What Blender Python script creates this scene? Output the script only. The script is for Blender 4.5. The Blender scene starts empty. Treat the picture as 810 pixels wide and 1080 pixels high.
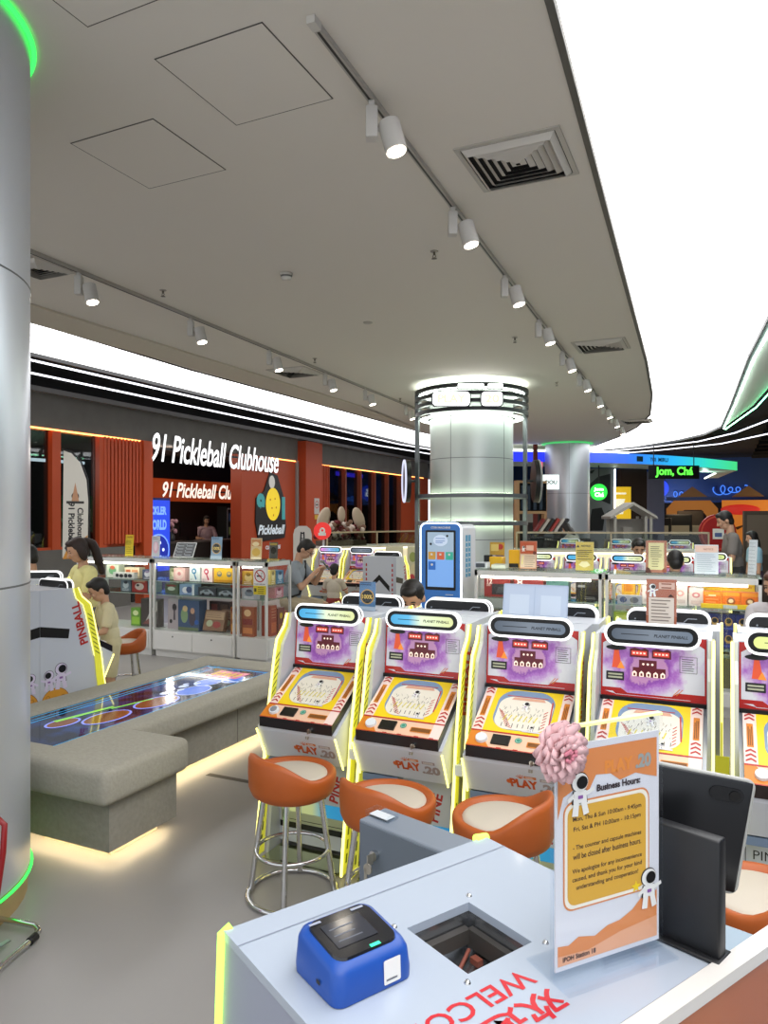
import bpy, bmesh, math, random
import numpy as np
from mathutils import Vector, Matrix, Euler
random.seed(7)
PI = math.pi
scene = bpy.context.scene
COL = scene.collection

# ---------------------------------------------------------------- camera, world, exposure
YAW = math.radians(24.9)
EYE = 1.65
cam_data = bpy.data.cameras.new('camera')
cam = bpy.data.objects.new('camera', cam_data)
COL.objects.link(cam)
cam.location = (0, 0, EYE)
cam.rotation_euler = (PI/2, 0, YAW)
cam_data.sensor_fit = 'HORIZONTAL'
cam_data.sensor_width = 36.0
cam_data.lens = 765.0/810.0*36.0
cam_data.shift_y = 5.0/810.0
cam_data.clip_start = 0.05
cam_data.clip_end = 200
cam_data.dof.use_dof = False
scene.camera = cam
scene.view_settings.view_transform = 'Standard'
scene.view_settings.look = 'None'
scene.view_settings.gamma = 1.0
scene.view_settings.use_curve_mapping = False
scene.view_settings.exposure = 0.28
world = bpy.data.worlds.new('world')
scene.world = world
world.use_nodes = True
world.node_tree.nodes['Background'].inputs[0].default_value = (0.9, 0.95, 1.0, 1)
world.node_tree.nodes['Background'].inputs[1].default_value = 1.05
scene.cycles.transparent_max_bounces = 24
scene.cycles.max_bounces = 8
scene.cycles.sample_clamp_indirect = 4.0
CEILING_GLOW = 3.2        # luminous ceiling
C = 3.74                  # ceiling height

_c, _s = math.cos(YAW), math.sin(YAW)
def at(px, py, z):
    """photo point -> world point on the horizontal plane at height z"""
    d = 765.0*(z-EYE)/(545.0-py); l = (px-405.0)/765.0*d
    return Vector((l*_c-d*_s, l*_s+d*_c, z))
def atd(px, py, d):
    l = (px-405.0)/765.0*d
    return Vector((l*_c-d*_s, l*_s+d*_c, EYE+(545.0-py)/765.0*d))
def aty(px, py, Y):
    t = (px-405.0)/765.0; d = Y/(t*_s+_c)
    return Vector((d*(t*_c-_s), Y, EYE+(545.0-py)/765.0*d))
def atx(px, py, X):
    t = (px-405.0)/765.0; d = X/(t*_c-_s)
    return Vector((X, d*(t*_s+_c), EYE+(545.0-py)/765.0*d))

# ---------------------------------------------------------------- materials
def lin(h):
    if isinstance(h, str):
        h = h.lstrip('#'); h = h if len(h) == 6 else ''.join(x*2 for x in h); c = [int(h[i:i+2], 16)/255 for i in (0, 2, 4)]
    else: c = list(h)
    return tuple((x/12.92 if x <= .04045 else ((x+.055)/1.055)**2.4) for x in c)+(1.0,)
_m = {}
def mat(col, rough=.5, metal=0., emit=0., noise=0., nscale=8., bump=0., coat=0., emit_col=None, spec=.5):
    key = (str(col), rough, metal, emit, noise, nscale, bump, coat, str(emit_col), spec)
    if key in _m: return _m[key]
    m = bpy.data.materials.new('m_'+str(len(_m))); m.use_nodes = True
    nt = m.node_tree; b = nt.nodes['Principled BSDF']
    c = lin(col)
    b.inputs['Base Color'].default_value = c
    b.inputs['Roughness'].default_value = rough
    b.inputs['Metallic'].default_value = metal
    b.inputs['Specular IOR Level'].default_value = spec
    if coat: b.inputs['Coat Weight'].default_value = coat; b.inputs['Coat Roughness'].default_value = .08
    if emit:
        b.inputs['Emission Color'].default_value = lin(emit_col) if emit_col else c
        b.inputs['Emission Strength'].default_value = emit
    if noise or bump:
        tc = nt.nodes.new('ShaderNodeTexCoord')
        n = nt.nodes.new('ShaderNodeTexNoise'); n.inputs['Scale'].default_value = nscale
        n.inputs['Detail'].default_value = 6
        nt.links.new(tc.outputs['Object'], n.inputs['Vector'])
        if noise:
            mx = nt.nodes.new('ShaderNodeMix'); mx.data_type = 'RGBA'
            mx.inputs[6].default_value = tuple(x*(1-noise) for x in c[:3])+(1,)
            mx.inputs[7].default_value = tuple(min(1, x*(1+noise)) for x in c[:3])+(1,)
            nt.links.new(n.outputs['Fac'], mx.inputs[0])
            nt.links.new(mx.outputs[2], b.inputs['Base Color'])
        if bump:
            bp = nt.nodes.new('ShaderNodeBump'); bp.inputs['Strength'].default_value = bump
            bp.inputs['Distance'].default_value = .01
            nt.links.new(n.outputs['Fac'], bp.inputs['Height'])
            nt.links.new(bp.outputs['Normal'], b.inputs['Normal'])
    _m[key] = m
    return m
def glow(col, s): return mat('#101010', .6, emit=s, emit_col=col)
def glass_mat(tint='#ffffff', refl=.10, key='glass'):
    if (key, tint, refl) in _m: return _m[(key, tint, refl)]
    m = bpy.data.materials.new('m_glass'); m.use_nodes = True
    nt = m.node_tree; nt.nodes.clear()
    out = nt.nodes.new('ShaderNodeOutputMaterial'); mix = nt.nodes.new('ShaderNodeMixShader')
    tr = nt.nodes.new('ShaderNodeBsdfTransparent'); gl = nt.nodes.new('ShaderNodeBsdfGlossy')
    lw = nt.nodes.new('ShaderNodeLayerWeight'); lw.inputs['Blend'].default_value = .5
    pw = nt.nodes.new('ShaderNodeMath'); pw.operation = 'POWER'; pw.inputs[1].default_value = 4
    fr = nt.nodes.new('ShaderNodeMath'); fr.operation = 'MULTIPLY_ADD'; fr.inputs[1].default_value = .5; fr.inputs[2].default_value = refl*.25
    nt.links.new(lw.outputs['Facing'], pw.inputs[0]); nt.links.new(pw.outputs[0], fr.inputs[0])
    tr.inputs[0].default_value = lin(tint); gl.inputs['Roughness'].default_value = .02
    nt.links.new(fr.outputs[0], mix.inputs[0]); nt.links.new(tr.outputs[0], mix.inputs[1])
    nt.links.new(gl.outputs[0], mix.inputs[2]); nt.links.new(mix.outputs[0], out.inputs[0])
    _m[(key, tint, refl)] = m
    return m
def ramp_mat(stops, axis, lo, hi, emit=0., rough=.4):
    """colour running along one object axis between lo and hi (printed or LED gradient)"""
    m = bpy.data.materials.new('m_gradient'); m.use_nodes = True
    nt = m.node_tree; b = nt.nodes['Principled BSDF']
    tc = nt.nodes.new('ShaderNodeTexCoord'); sp = nt.nodes.new('ShaderNodeSeparateXYZ')
    mr = nt.nodes.new('ShaderNodeMapRange'); mr.inputs[1].default_value = lo; mr.inputs[2].default_value = hi
    cr = nt.nodes.new('ShaderNodeValToRGB'); el = cr.color_ramp.elements
    while len(el) < len(stops): el.new(.5)
    for e, (p, c) in zip(el, stops): e.position = p; e.color = lin(c)
    nt.links.new(tc.outputs['Object'], sp.inputs[0]); nt.links.new(sp.outputs['XYZ'.index(axis)], mr.inputs[0])
    nt.links.new(mr.outputs[0], cr.inputs[0])
    if emit:
        b.inputs['Base Color'].default_value = (.02, .02, .02, 1)
        nt.links.new(cr.outputs[0], b.inputs['Emission Color']); b.inputs['Emission Strength'].default_value = emit
    else: nt.links.new(cr.outputs[0], b.inputs['Base Color'])
    b.inputs['Roughness'].default_value = rough
    return m

WHITE = mat('#c6cad1', .35); WHITE2 = mat('#d9dbde', .5); BLACK = mat('#0c0c0e', .35); DARK = mat('#1b1b1e', .5)
CHROME = mat('#d8d8d8', .12, 1.); STEEL = mat('#b9bcbf', .3, 1.); RED = mat('#b5261e', .4); DRED = mat('#7e1712', .4)
YELLOW = mat('#f2cf1a', .35); ORANGE = mat('#e07a1c', .45); PAPER = mat('#eceae4', .6); GREY = mat('#7b7e82', .5)
GLASS = glass_mat(); ACRYLIC = glass_mat('#fbfdff', .12, 'acr')
NEON = mat('#e6e28a', .4, emit=1.7, emit_col='#fff48c'); NEON_SOFT = mat('#d6d23c', .35, emit=.32, emit_col='#dcd840')
WNEON = glow('#ffffff', 1.3); LEDW = glow('#fffbe8', 9.0)

# ---------------------------------------------------------------- mesh helpers
class Frame:
    def __init__(s, o, u, v):
        s.o = Vector(o); s.u = Vector(u).normalized(); v = Vector(v)
        s.n = s.u.cross(v).normalized(); s.v = s.n.cross(s.u).normalized()
    def P(s, x, y, k=0.): return s.o+s.u*x+s.v*y+s.n*k

_txt = {}
def text_geo(s, bold, shear, res):
    k = (s, bold, shear, res)
    if k in _txt: return _txt[k]
    cu = bpy.data.curves.new('lettering_curve', 'FONT'); cu.body = s; cu.size = 1
    cu.offset = bold; cu.shear = shear; cu.resolution_u = res; cu.fill_mode = 'FRONT'
    ob = bpy.data.objects.new('lettering_tmp', cu)
    me = ob.to_mesh()
    vs = [(v.co.x, v.co.y) for v in me.vertices]; fs = [tuple(p.vertices) for p in me.polygons]
    ob.to_mesh_clear(); bpy.data.objects.remove(ob); bpy.data.curves.remove(cu)
    if vs:
        x0 = min(v[0] for v in vs); x1 = max(v[0] for v in vs); y0 = min(v[1] for v in vs); y1 = max(v[1] for v in vs)
    else: x0 = y0 = 0; x1 = y1 = 1
    _txt[k] = (vs, fs, x0, x1, y0, y1)
    return _txt[k]

class MB:
    def __init__(s, m=None): s.v = []; s.f = []; s.mi = []; s.sm = []; s.mats = []; s.cur = 0; s.X = None; (m and s.m(m))
    def m(s, m):
        if m not in s.mats: s.mats.append(m)
        s.cur = s.mats.index(m); return s
    def add(s, vs, fs, smooth=False):
        b = len(s.v)
        if s.X is not None: vs = [s.X @ Vector(v) for v in vs]
        s.v += [tuple(v) for v in vs]; s.f += [tuple(i+b for i in f) for f in fs]
        s.mi += [s.cur]*len(fs); s.sm += [smooth]*len(fs); return s
    def box(s, x0, y0, z0, x1, y1, z1):
        vs = [(x, y, z) for z in (z0, z1) for y in (y0, y1) for x in (x0, x1)]
        return s.add(vs, [(0, 2, 3, 1), (4, 5, 7, 6), (0, 1, 5, 4), (2, 6, 7, 3), (0, 4, 6, 2), (1, 3, 7, 5)])
    def cbox(s, c, d): return s.box(c[0]-d[0]/2, c[1]-d[1]/2, c[2]-d[2]/2, c[0]+d[0]/2, c[1]+d[1]/2, c[2]+d[2]/2)
    def bm(s, bm, smooth=True):
        bm.verts.ensure_lookup_table(); bm.verts.index_update()
        s.add([v.co.copy() for v in bm.verts], [tuple(v.index for v in f.verts) for f in bm.faces], smooth); bm.free(); return s
    def rbox(s, x0, y0, z0, x1, y1, z1, r, seg=3, smooth=True):
        b = bmesh.new(); bmesh.ops.create_cube(b, size=1)
        for v in b.verts: v.co = Vector((x0+(v.co.x+.5)*(x1-x0), y0+(v.co.y+.5)*(y1-y0), z0+(v.co.z+.5)*(z1-z0)))
        bmesh.ops.bevel(b, geom=b.edges[:], offset=r, segments=seg, profile=.5, affect='EDGES')
        return s.bm(b, smooth)
    def cyl(s, p0, p1, r0, r1=None, n=16, caps=True, smooth=True):
        p0 = Vector(p0); p1 = Vector(p1); r1 = r0 if r1 is None else r1
        a = (p1-p0).normalized(); t = Vector((0, 0, 1)) if abs(a.z) < .9 else Vector((1, 0, 0))
        u = a.cross(t).normalized(); w = a.cross(u)
        cs = [(math.cos(2*PI*i/n), math.sin(2*PI*i/n)) for i in range(n)]
        vs = [p0+(u*c+w*d)*r0 for c, d in cs]+[p1+(u*c+w*d)*r1 for c, d in cs]
        s.add(vs, [(i, (i+1) % n, n+(i+1) % n, n+i) for i in range(n)], smooth)
        if caps: s.add(vs, [tuple(range(n-1, -1, -1)), tuple(range(n, 2*n))])
        return s
    def tube(s, pts, r, n=8, closed=False):
        pts = [Vector(p) for p in pts]; k = len(pts); vs = []; pu = None
        for i, p in enumerate(pts):
            a = pts[(i+1) % k]-pts[i-1] if closed else pts[min(i+1, k-1)]-pts[max(i-1, 0)]
            a.normalize()
            if pu is None:
                t = Vector((0, 0, 1)) if abs(a.z) < .9 else Vector((1, 0, 0)); pu = a.cross(t).normalized()
            pu = (pu-a*pu.dot(a)).normalized(); w = a.cross(pu)
            vs += [p+(pu*math.cos(2*PI*j/n)+w*math.sin(2*PI*j/n))*r for j in range(n)]
        fs = []
        for i in range(k if closed else k-1):
            b0 = i*n; b1 = ((i+1) % k)*n
            fs += [(b0+j, b0+(j+1) % n, b1+(j+1) % n, b1+j) for j in range(n)]
        s.add(vs, fs, True)
        if not closed: s.add(vs, [tuple(range(n-1, -1, -1)), tuple(range((k-1)*n, k*n))])
        return s
    def lathe(s, prof, c=(0, 0, 0), n=32, a0=0., a1=2*PI, smooth=True):
        full = abs(a1-a0-2*PI) < 1e-6; k = n if full else n+1; vs = []
        for r, z in prof:
            vs += [(c[0]+r*math.cos(a0+(a1-a0)*i/n), c[1]+r*math.sin(a0+(a1-a0)*i/n), c[2]+z) for i in range(k)]
        fs = []
        for j in range(len(prof)-1):
            for i in range(n):
                i2 = (i+1) % k
                fs.append((j*k+i, j*k+i2, (j+1)*k+i2, (j+1)*k+i))
        return s.add(vs, fs, smooth)
    def ell(s, c, r, n=16, M=None):
        b = bmesh.new(); bmesh.ops.create_uvsphere(b, u_segments=n, v_segments=max(6, n*2//3), radius=1)
        for v in b.verts:
            q = Vector((v.co.x*r[0], v.co.y*r[1], v.co.z*r[2])); v.co = (M @ q if M else q)+Vector(c)
        return s.bm(b)
    def prism(s, pts, F, a, b):
        """polygon pts in frame F extruded between offsets a and b"""
        n = len(pts)
        vs = [F.P(x, y, a) for x, y in pts]+[F.P(x, y, b) for x, y in pts]
        return s.add(vs, [tuple(range(n-1, -1, -1)), tuple(range(n, 2*n))]+[(i, (i+1) % n, n+(i+1) % n, n+i) for i in range(n)])
    def fp(s, F, pts, k=.001): return s.add([F.P(x, y, k) for x, y in pts], [tuple(range(len(pts)))])
    def fr(s, F, x0, y0, x1, y1, k=.001): return s.fp(F, [(x0, y0), (x1, y0), (x1, y1), (x0, y1)], k)
    def fc(s, F, cx, cy, rx, ry=None, k=.001, n=20, a0=0., a1=2*PI):
        ry = rx if ry is None else ry; e = 0 if abs(a1-a0-2*PI) < 1e-6 else 1
        return s.fp(F, [(cx+rx*math.cos(a0+(a1-a0)*i/(n-e)), cy+ry*math.sin(a0+(a1-a0)*i/(n-e))) for i in range(n)], k)
    def fring(s, F, cx, cy, r0, r1, k=.001, n=28, sy=1.):
        vs = [F.P(cx+r*math.cos(2*PI*i/n), cy+sy*r*math.sin(2*PI*i/n), k) for r in (r0, r1) for i in range(n)]
        return s.add(vs, [(i, n+i, n+(i+1) % n, (i+1) % n) for i in range(n)])
    def line(s, F, pts, w, k=.001, closed=False):
        q = list(pts)+([pts[0]] if closed else [])
        for (x0, y0), (x1, y1) in zip(q, q[1:]):
            d = math.hypot(x1-x0, y1-y0) or 1; nx, ny = -(y1-y0)/d*w/2, (x1-x0)/d*w/2
            s.fp(F, [(x0-nx, y0-ny), (x1-nx, y1-ny), (x1+nx, y1+ny), (x0+nx, y0+ny)], k)
        return s
    def text(s, F, t, cx, cy, h=None, w=None, k=.001, bold=0., shear=0., res=3, rot=0.):
        vs, fs, x0, x1, y0, y1 = text_geo(t, bold, shear, res)
        sc = (w/(x1-x0)) if (w and not h) else h/(y1-y0)
        sx = w/(x1-x0) if (w and h) else sc
        c, d = math.cos(rot), math.sin(rot)
        out = []
        for x, y in vs:
            a, b = (x-(x0+x1)/2)*sx, (y-(y0+y1)/2)*sc
            out.append(F.P(cx+a*c-b*d, cy+a*d+b*c, k))
        return s.add(out, fs)
    def lines(s, F, x0, x1, ys, w, k=.0015, jag=True):
        """rows of small print too fine to read"""
        for y in ys:
            e = x1-(x1-x0)*(random.random()*.3 if jag else 0); s.fr(F, x0, y-w/2, e, y+w/2, k)
        return s
    def build(s, name, parent=None, loc=None, rz=None):
        me = bpy.data.meshes.new(name)
        me.from_pydata(s.v, [], s.f)
        for m in s.mats: me.materials.append(m)
        me.polygons.foreach_set('material_index', s.mi); me.polygons.foreach_set('use_smooth', s.sm)
        me.validate(); me.update()
        o = bpy.data.objects.new(name, me); COL.objects.link(o)
        if parent: o.parent = parent
        if loc is not None: o.location = loc
        if rz is not None: o.rotation_euler = (0, 0, rz)
        return o

def tag(o, label, cat, group=None, kind=None):
    if label: o['label'] = label
    if cat: o['category'] = cat
    if group: o['group'] = group
    if kind: o['kind'] = kind
    return o
def thing(name, label, cat, loc=(0, 0, 0), rz=0., group=None):
    o = bpy.data.objects.new(name, None); COL.objects.link(o); o.empty_display_size = .1
    o.location = loc; o.rotation_euler = (0, 0, rz)
    return tag(o, label, cat, group)
def struct(o): o['kind'] = 'structure'; return o
def dup(root, loc, rz=None, label=None, group=None, skip=()):
    r = root.copy(); COL.objects.link(r); r.location = loc
    if rz is not None: r.rotation_euler = (0, 0, rz)
    if label: r['label'] = label
    if group: r['group'] = group
    for ch in list(root.children):
        if ch.name.split('.')[0] in skip: continue
        c = ch.copy(); COL.objects.link(c); c.parent = r
        for g in ch.children:
            d = g.copy(); COL.objects.link(d); d.parent = c
    return r
FXZ = lambda x, y, z: Frame((x, y, z), (1, 0, 0), (0, 0, 1))      # faces -y
FXY = lambda x, y, z: Frame((x, y, z), (1, 0, 0), (0, 1, 0))      # faces +z
FYZ = lambda x, y, z: Frame((x, y, z), (0, 1, 0), (0, 0, 1))      # faces +x
def rrect(x0, y0, x1, y1, r, n=5):
    out = []
    for cx, cy, a in ((x1-r, y0+r, -PI/2), (x1-r, y1-r, 0), (x0+r, y1-r, PI/2), (x0+r, y0+r, PI)):
        out += [(cx+r*math.cos(a+PI/2*i/n), cy+r*math.sin(a+PI/2*i/n)) for i in range(n+1)]
    return out
def astronaut(b, F, cx, cy, h, k=.001, flip=1, suit=None):
    """small generic spaceman print: helmet, dark visor, body, arms, legs"""
    P = lambda x, y: (cx+flip*x*h, cy+y*h)
    b.m(DARK)
    b.fc(F, *P(0, .27), .255*h, .235*h, k)
    b.fp(F, [P(*q) for q in [(-.2, .08), (.2, .08), (.23, -.22), (-.23, -.22)]][::1 if flip > 0 else -1], k)
    b.m(suit or PAPER)
    b.fc(F, *P(0, .27), .235*h, .215*h, k*1.6)
    for q in ([(-.18, .08), (.18, .08), (.2, -.2), (-.2, -.2)], [(-.18, .05), (-.38, -.08), (-.34, -.16), (-.15, -.06)],
              [(.18, .05), (.4, .12), (.42, .03), (.17, -.06)], [(-.19, -.2), (-.03, -.2), (-.06, -.5), (-.24, -.48)],
              [(.03, -.2), (.19, -.2), (.26, -.46), (.1, -.5)]):
        b.fp(F, [P(*z) for z in (q if flip > 0 else q[::-1])], k*1.6)
    b.m(BLACK); b.fc(F, *P(.05, .27), .16*h, .15*h, k*2.2)
    b.m(mat('#8a5aa0', .5)); b.fr(F, cx-.07*h, cy-.1*h, cx+.07*h, cy-.02*h, k*2.2)
# ================================================================ the setting
def floor_mat():
    m = mat('#969390', .36, noise=.10, nscale=1.3, bump=.05)
    return m
b = MB(floor_mat()); b.box(-24, -3, -.12, 16, 48, 0); struct(b.build('floor'))
# small dark inlay strips in the floor
b = MB(mat('#4b453e', .5)); b.box(-2.98, 3.72, -.01, -2.05, 3.76, .0015); b.box(-4.52, 7.25, -.01, -4.0, 7.6, .0015); struct(b.build('trim_1'))

CEILM = mat('#dbd5cc', .8)
ZF = Frame((0, 0, 0), (1, 0, 0), (0, 1, 0))
inner_r = [(-.60, -3), (-.61, 2.95), (-.69, 5.0), (-.77, 7.1), (-.89, 10.3), (-1.05, 13.2), (-1.3, 15.8), (-1.75, 17.8), (-2.4, 19.8), (-3.3, 21.9), (-3.9, 22.8)]
inner_l = [(-4.7, 23.2), (-5.6, 22.6), (-6.3, 20.6), (-6.6, 18.4), (-6.72, 16.4), (-6.8, 10.6), (-6.85, 8.2), (-6.7, 5.4), (-6.7, -3)]
outer_l = [(-8.05, -3), (-8.05, 6.4), (-8.06, 9.6), (-8.08, 12.6), (-8.13, 19.5), (-7.8, 22), (-7.0, 24.0), (-5.6, 24.7)]
outer_r = [(-3.9, 24.0), (-2.4, 23.1), (-1.1, 21.5), (-.4, 20.2), (.0, 18.6), (.16, 15), (.32, 10.7), (.45, 8.6), (1.0, 6.4), (2.2, 4), (2.6, -3)]
b = MB(CEILM); b.prism(inner_r+inner_l, ZF, C, C+.2); struct(b.build('ceiling'))
# luminous stretch ceiling that rings the plaster ceiling
b = MB(glow('#ffffff', CEILING_GLOW))
ring = inner_r+inner_l; outr = outer_r[::-1]+outer_l[::-1]
nr, no = len(ring), len(outr)
bmx = bmesh.new()
def strip(bmesh_b, A, B, z):
    """quads between two polylines resampled to the same count"""
    def rs(P, n):
        P = [Vector((p[0], p[1], 0)) for p in P]; L = [0]
        for p, q in zip(P, P[1:]): L.append(L[-1]+(q-p).length)
        out = []
        for i in range(n):
            t = L[-1]*i/(n-1); j = max(k for k in range(len(L)) if L[k] <= t+1e-9); j = min(j, len(P)-2)
            out.append(P[j].lerp(P[j+1], (t-L[j])/(L[j+1]-L[j])))
        return out
    n = 60; a = rs(A, n); c = rs(B, n)
    vs = [(p.x, p.y, z) for p in a+c]
    bmesh_b.add(vs, [(i, i+1, n+i+1, n+i) for i in range(n-1)])
# split into right arm and far end + left arm so that the resampling stays regular
strip(b, inner_r[:8], outer_r[::-1][:7], C+.03)
strip(b, inner_r[7:]+inner_l[:5], outer_r[::-1][6:]+outer_l[::-1][:4], C+.03)
strip(b, inner_l[4:], outer_l[::-1][3:], C+.03)
o = struct(b.build('ceiling_light_panel'))
bmx.free()
def band(path, r, z0, z1, m, name):
    bb = MB(m); n = len(path)
    vs = []
    for i, p in enumerate(path):
        a = Vector(path[min(i+1, n-1)])-Vector(path[max(i-1, 0)]); a.normalize(); q = Vector((-a.y, a.x))
        for s_, z in ((0, z0), (r, z0), (r, z1), (0, z1)): vs.append((p[0]+q.x*s_, p[1]+q.y*s_, z))
    fs = []
    for i in range(n-1):
        for j in range(4): fs.append((4*i+j, 4*i+(j+1) % 4, 4*i+4+(j+1) % 4, 4*i+4+j))
    bb.add(vs, fs); return struct(bb.build(name))
band(inner_r+inner_l, .035, C-.012, C+.06, mat('#55524e', .5), 'trim_2')
band(outer_r[::-1]+outer_l[::-1], -.05, C-.02, C+.25, mat('#2b2b2d', .5), 'trim_3')
# plaster border outside the glowing panel on the right, washed green by the LED strip at its rim
bord = [(p[0], p[1]) for p in outer_r[::-1]]
def offs(path, r):
    out = []; n = len(path)
    for i, p in enumerate(path):
        a = Vector(path[min(i+1, n-1)])-Vector(path[max(i-1, 0)]); a.normalize(); out.append((p[0]-(-a.y)*r, p[1]-a.x*r))
    return out
b = MB(CEILM); A = offs(bord, .05)[:7]; B = [(3.4, -3), (3.0, 4), (1.75, 6.6), (1.1, 8.8), (.85, 11.2), (.55, 15.2), (.05, 18.7)]
vs = [(p[0], p[1], C-.01) for p in A+B]+[(p[0], p[1], C+.15) for p in A+B]; n = len(A)
b.add(vs, [(i, i+1, n+i+1, n+i) for i in range(n-1)]+[(n+i, n+i+1, 3*n+i+1, 3*n+i) for i in range(n-1)]); struct(b.build('ceiling_border'))
b = MB(ramp_mat([(0, '#3a6af0'), (.25, '#38b8d0'), (.6, '#4fd89a'), (1, '#7fe0a0')], 'Y', 6.5, 18, emit=16)); b.tube([(p[0]+.05, p[1], C-.05) for p in B], .011, 6); struct(b.build('trim_4'))
b = MB(glow('#d8fff0', 9)); b.tube([(p[0]+.065, p[1], C-.045) for p in outer_r[::-1][1:7]], .012, 6); struct(b.build('border_fill_strip'))  # glowing tube added only to brighten the plaster border
# seams of the glowing sheet
b = MB(mat('#9a9a9a', .6))
for (x0, y0), (x1, y1) in [((-.92, 10.7), (.34, 10.6)), ((-8.05, 13.0), (-6.78, 12.2)), ((-2.0, 18.6), (-.2, 19.6))]:
    d = Vector((x1-x0, y1-y0)).normalized(); q = (-d.y*.012, d.x*.012)
    b.add([(x0-q[0], y0-q[1], C+.026), (x1-q[0], y1-q[1], C+.026), (x1+q[0], y1+q[1], C+.026), (x0+q[0], y0+q[1], C+.026)], [(0, 1, 2, 3)])
struct(b.build('trim_5'))
# plaster edging along the left rim, one step down
b = MB(mat('#cbc3b4', .8)); b.box(-6.68, -3, C-.025, -6.12, 12.2, C-.001)
b.add([(-6.68, 12.2, C-.02), (-6.12, 12.2, C-.02), (-6.5, 16.2, C-.02)], [(0, 1, 2)]); struct(b.build('ceiling_edging'))
# dark open ceiling of the mall
b = MB(mat('#100f0f', .9)); b.box(-24, -3, 4.3, 16, 48, 4.45)
o = struct(b.build('ceiling_dark'))
b = MB(mat('#1c1918', .8))
for i in range(28): b.box(-9.9, 1+i*1.3, 4.16, -8.2, 1.12+i*1.3, 4.3)
for i in range(22): b.box(1.2, 6+i*1.6, 4.16, 15, 6.12+i*1.6, 4.3)
struct(b.build('ceiling_slats'))
# thin light lines on the dark ceiling
b = MB(glow('#f4f4ff', 2.6))
p1 = [(-8.72, -3), (-8.74, 8), (-8.75, 14), (-8.8, 20), (-8.45, 23), (-7.4, 25), (-5.7, 25.8), (-3.8, 25.3), (-2.2, 24.4), (-.6, 23), (.35, 21), (1.0, 18.5), (1.35, 15), (1.6, 11), (2.2, 8)]
p2 = [(-9.5, -3), (-9.52, 8), (-9.55, 14), (-9.55, 20), (-9.2, 23.5), (-7.8, 26), (-5.7, 26.8), (-3.6, 26.4), (-1.8, 25.4), (0, 24), (1.2, 21.5), (1.9, 18.8), (2.4, 15), (2.8, 11), (3.6, 8)]
for p in (p1, p2): b.tube([(x, y, 3.84) for x, y in p], .016, 6)
struct(b.build('ceiling_light_line'))
for p in (p1, p2):
    pass
b = MB(BLACK)
for p in (p1, p2): b.tube([(x, y, 3.87) for x, y in p], .022, 6)
struct(b.build('trim_6'))

# ---------------- columns
def column(name, cx, cy, r, ztop, seams, vs_, m):
    bb = MB(m); bb.lathe([(r, .12), (r, ztop)], (cx, cy, 0), 64); o = struct(bb.build(name))
    b2 = MB(mat('#5b5e60', .4))
    for z in seams: b2.lathe([(r+.001, z-.004), (r+.0035, z), (r+.001, z+.004)], (cx, cy, 0), 64)
    for a in vs_:
        b2.box(-.004, -.003, .12, .004, .003, ztop) if False else b2.cyl((cx+(r)*math.cos(a), cy+r*math.sin(a), .12), (cx+r*math.cos(a), cy+r*math.sin(a), ztop), .004, n=6)
    s_ = b2.build('panel_seam', o)
    b3 = MB(mat('#a38a5e', .5)); b3.lathe([(r-.01, 0), (r-.01, .12)], (cx, cy, 0), 48); b3.build('plinth', o)
    return o
COLM = mat('#ced3da', .32, .6)
column('column', -3.215, 1.815, .62, C, (1.36, 2.66), (.2, 2.3), COLM)
b = MB(glow('#37ff5a', 1.6)); b.lathe([(.622, .10), (.632, .107), (.622, .114)], (-3.215, 1.815, 0), 64)
b.lathe([(.625, C-.02), (.645, C-.012), (.625, C-.004)], (-3.215, 1.815, 0), 64); struct(b.build('column_light_ring'))
COLM2 = mat('#cdd3cf', .36, .35)
column('column_middle', -3.62, 11.12, .66, C, (2.55, 1.3), (-1.75, -.4, 3.4), COLM2)
column('column_far', -3.96, 20.9, .62, C, (2.3,), (-1.3,), COLM)
b = MB(glow('#3fae60', 1.2)); b.lathe([(.64, C-.05), (.72, C-.03), (.64, C-.01)], (-3.96, 20.9, 0), 48); struct(b.build('column_far_light_ring'))

# ---------------- left shop front: wall along x = -10
WX = -10.0
CONC = mat('#67645f', .8, noise=.22, nscale=3.0); OW = mat('#a83e15', .55); OW2 = mat('#bb471a', .5)
b = MB(CONC)
b.box(WX-.3, -3, 3.10, WX, 25.5, 3.66); b.box(WX-.3, -3, 0, WX, 10.3, 1.10)
o = struct(b.build('wall_left'))
b = MB(mat('#6d6a68', .4)); b.box(WX-.05, -3, 3.66, WX+.12, 25.5, 3.74); struct(b.build('trim_7'))
b = MB(mat('#151414', .8)); b.box(WX-.3, -3, 3.74, WX-.1, 40, 4.3); b.box(WX-6, -3, 0, WX-5.9, 40, 4.3); b.box(WX-6, 24.9, 0, WX-.3, 25.0, 3.1); struct(b.build('wall_left_inner'))
b = MB(glow('#ff9a50', 5)); b.box(WX-.02, 0, 3.075, WX+.01, 10.55, 3.098); b.box(WX-.02, 14.9, 3.075, WX+.01, 16.3, 3.098); b.box(WX-.02, 17.0, 3.07, WX+.01, 25, 3.09); struct(b.build('trim_8'))
# framed dark glass, left part
SG = glass_mat('#a9b0b4', .25, 'shop')
for i, (y0, y1) in enumerate([(5.0, 8.55), (8.72, 9.55)]):
    g = MB(SG); g.box(WX-.12, y0, 1.10, WX-.10, y1, 3.10); w = struct(g.build('window_%d' % (i+1)))
    f = MB(OW2); f.box(WX-.16, y1, 1.10, WX-.0, y1+.17, 3.10); f.box(WX-.14, y0, 1.10, WX-.02, y1, 1.14); f.build('window_frame', w)
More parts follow.
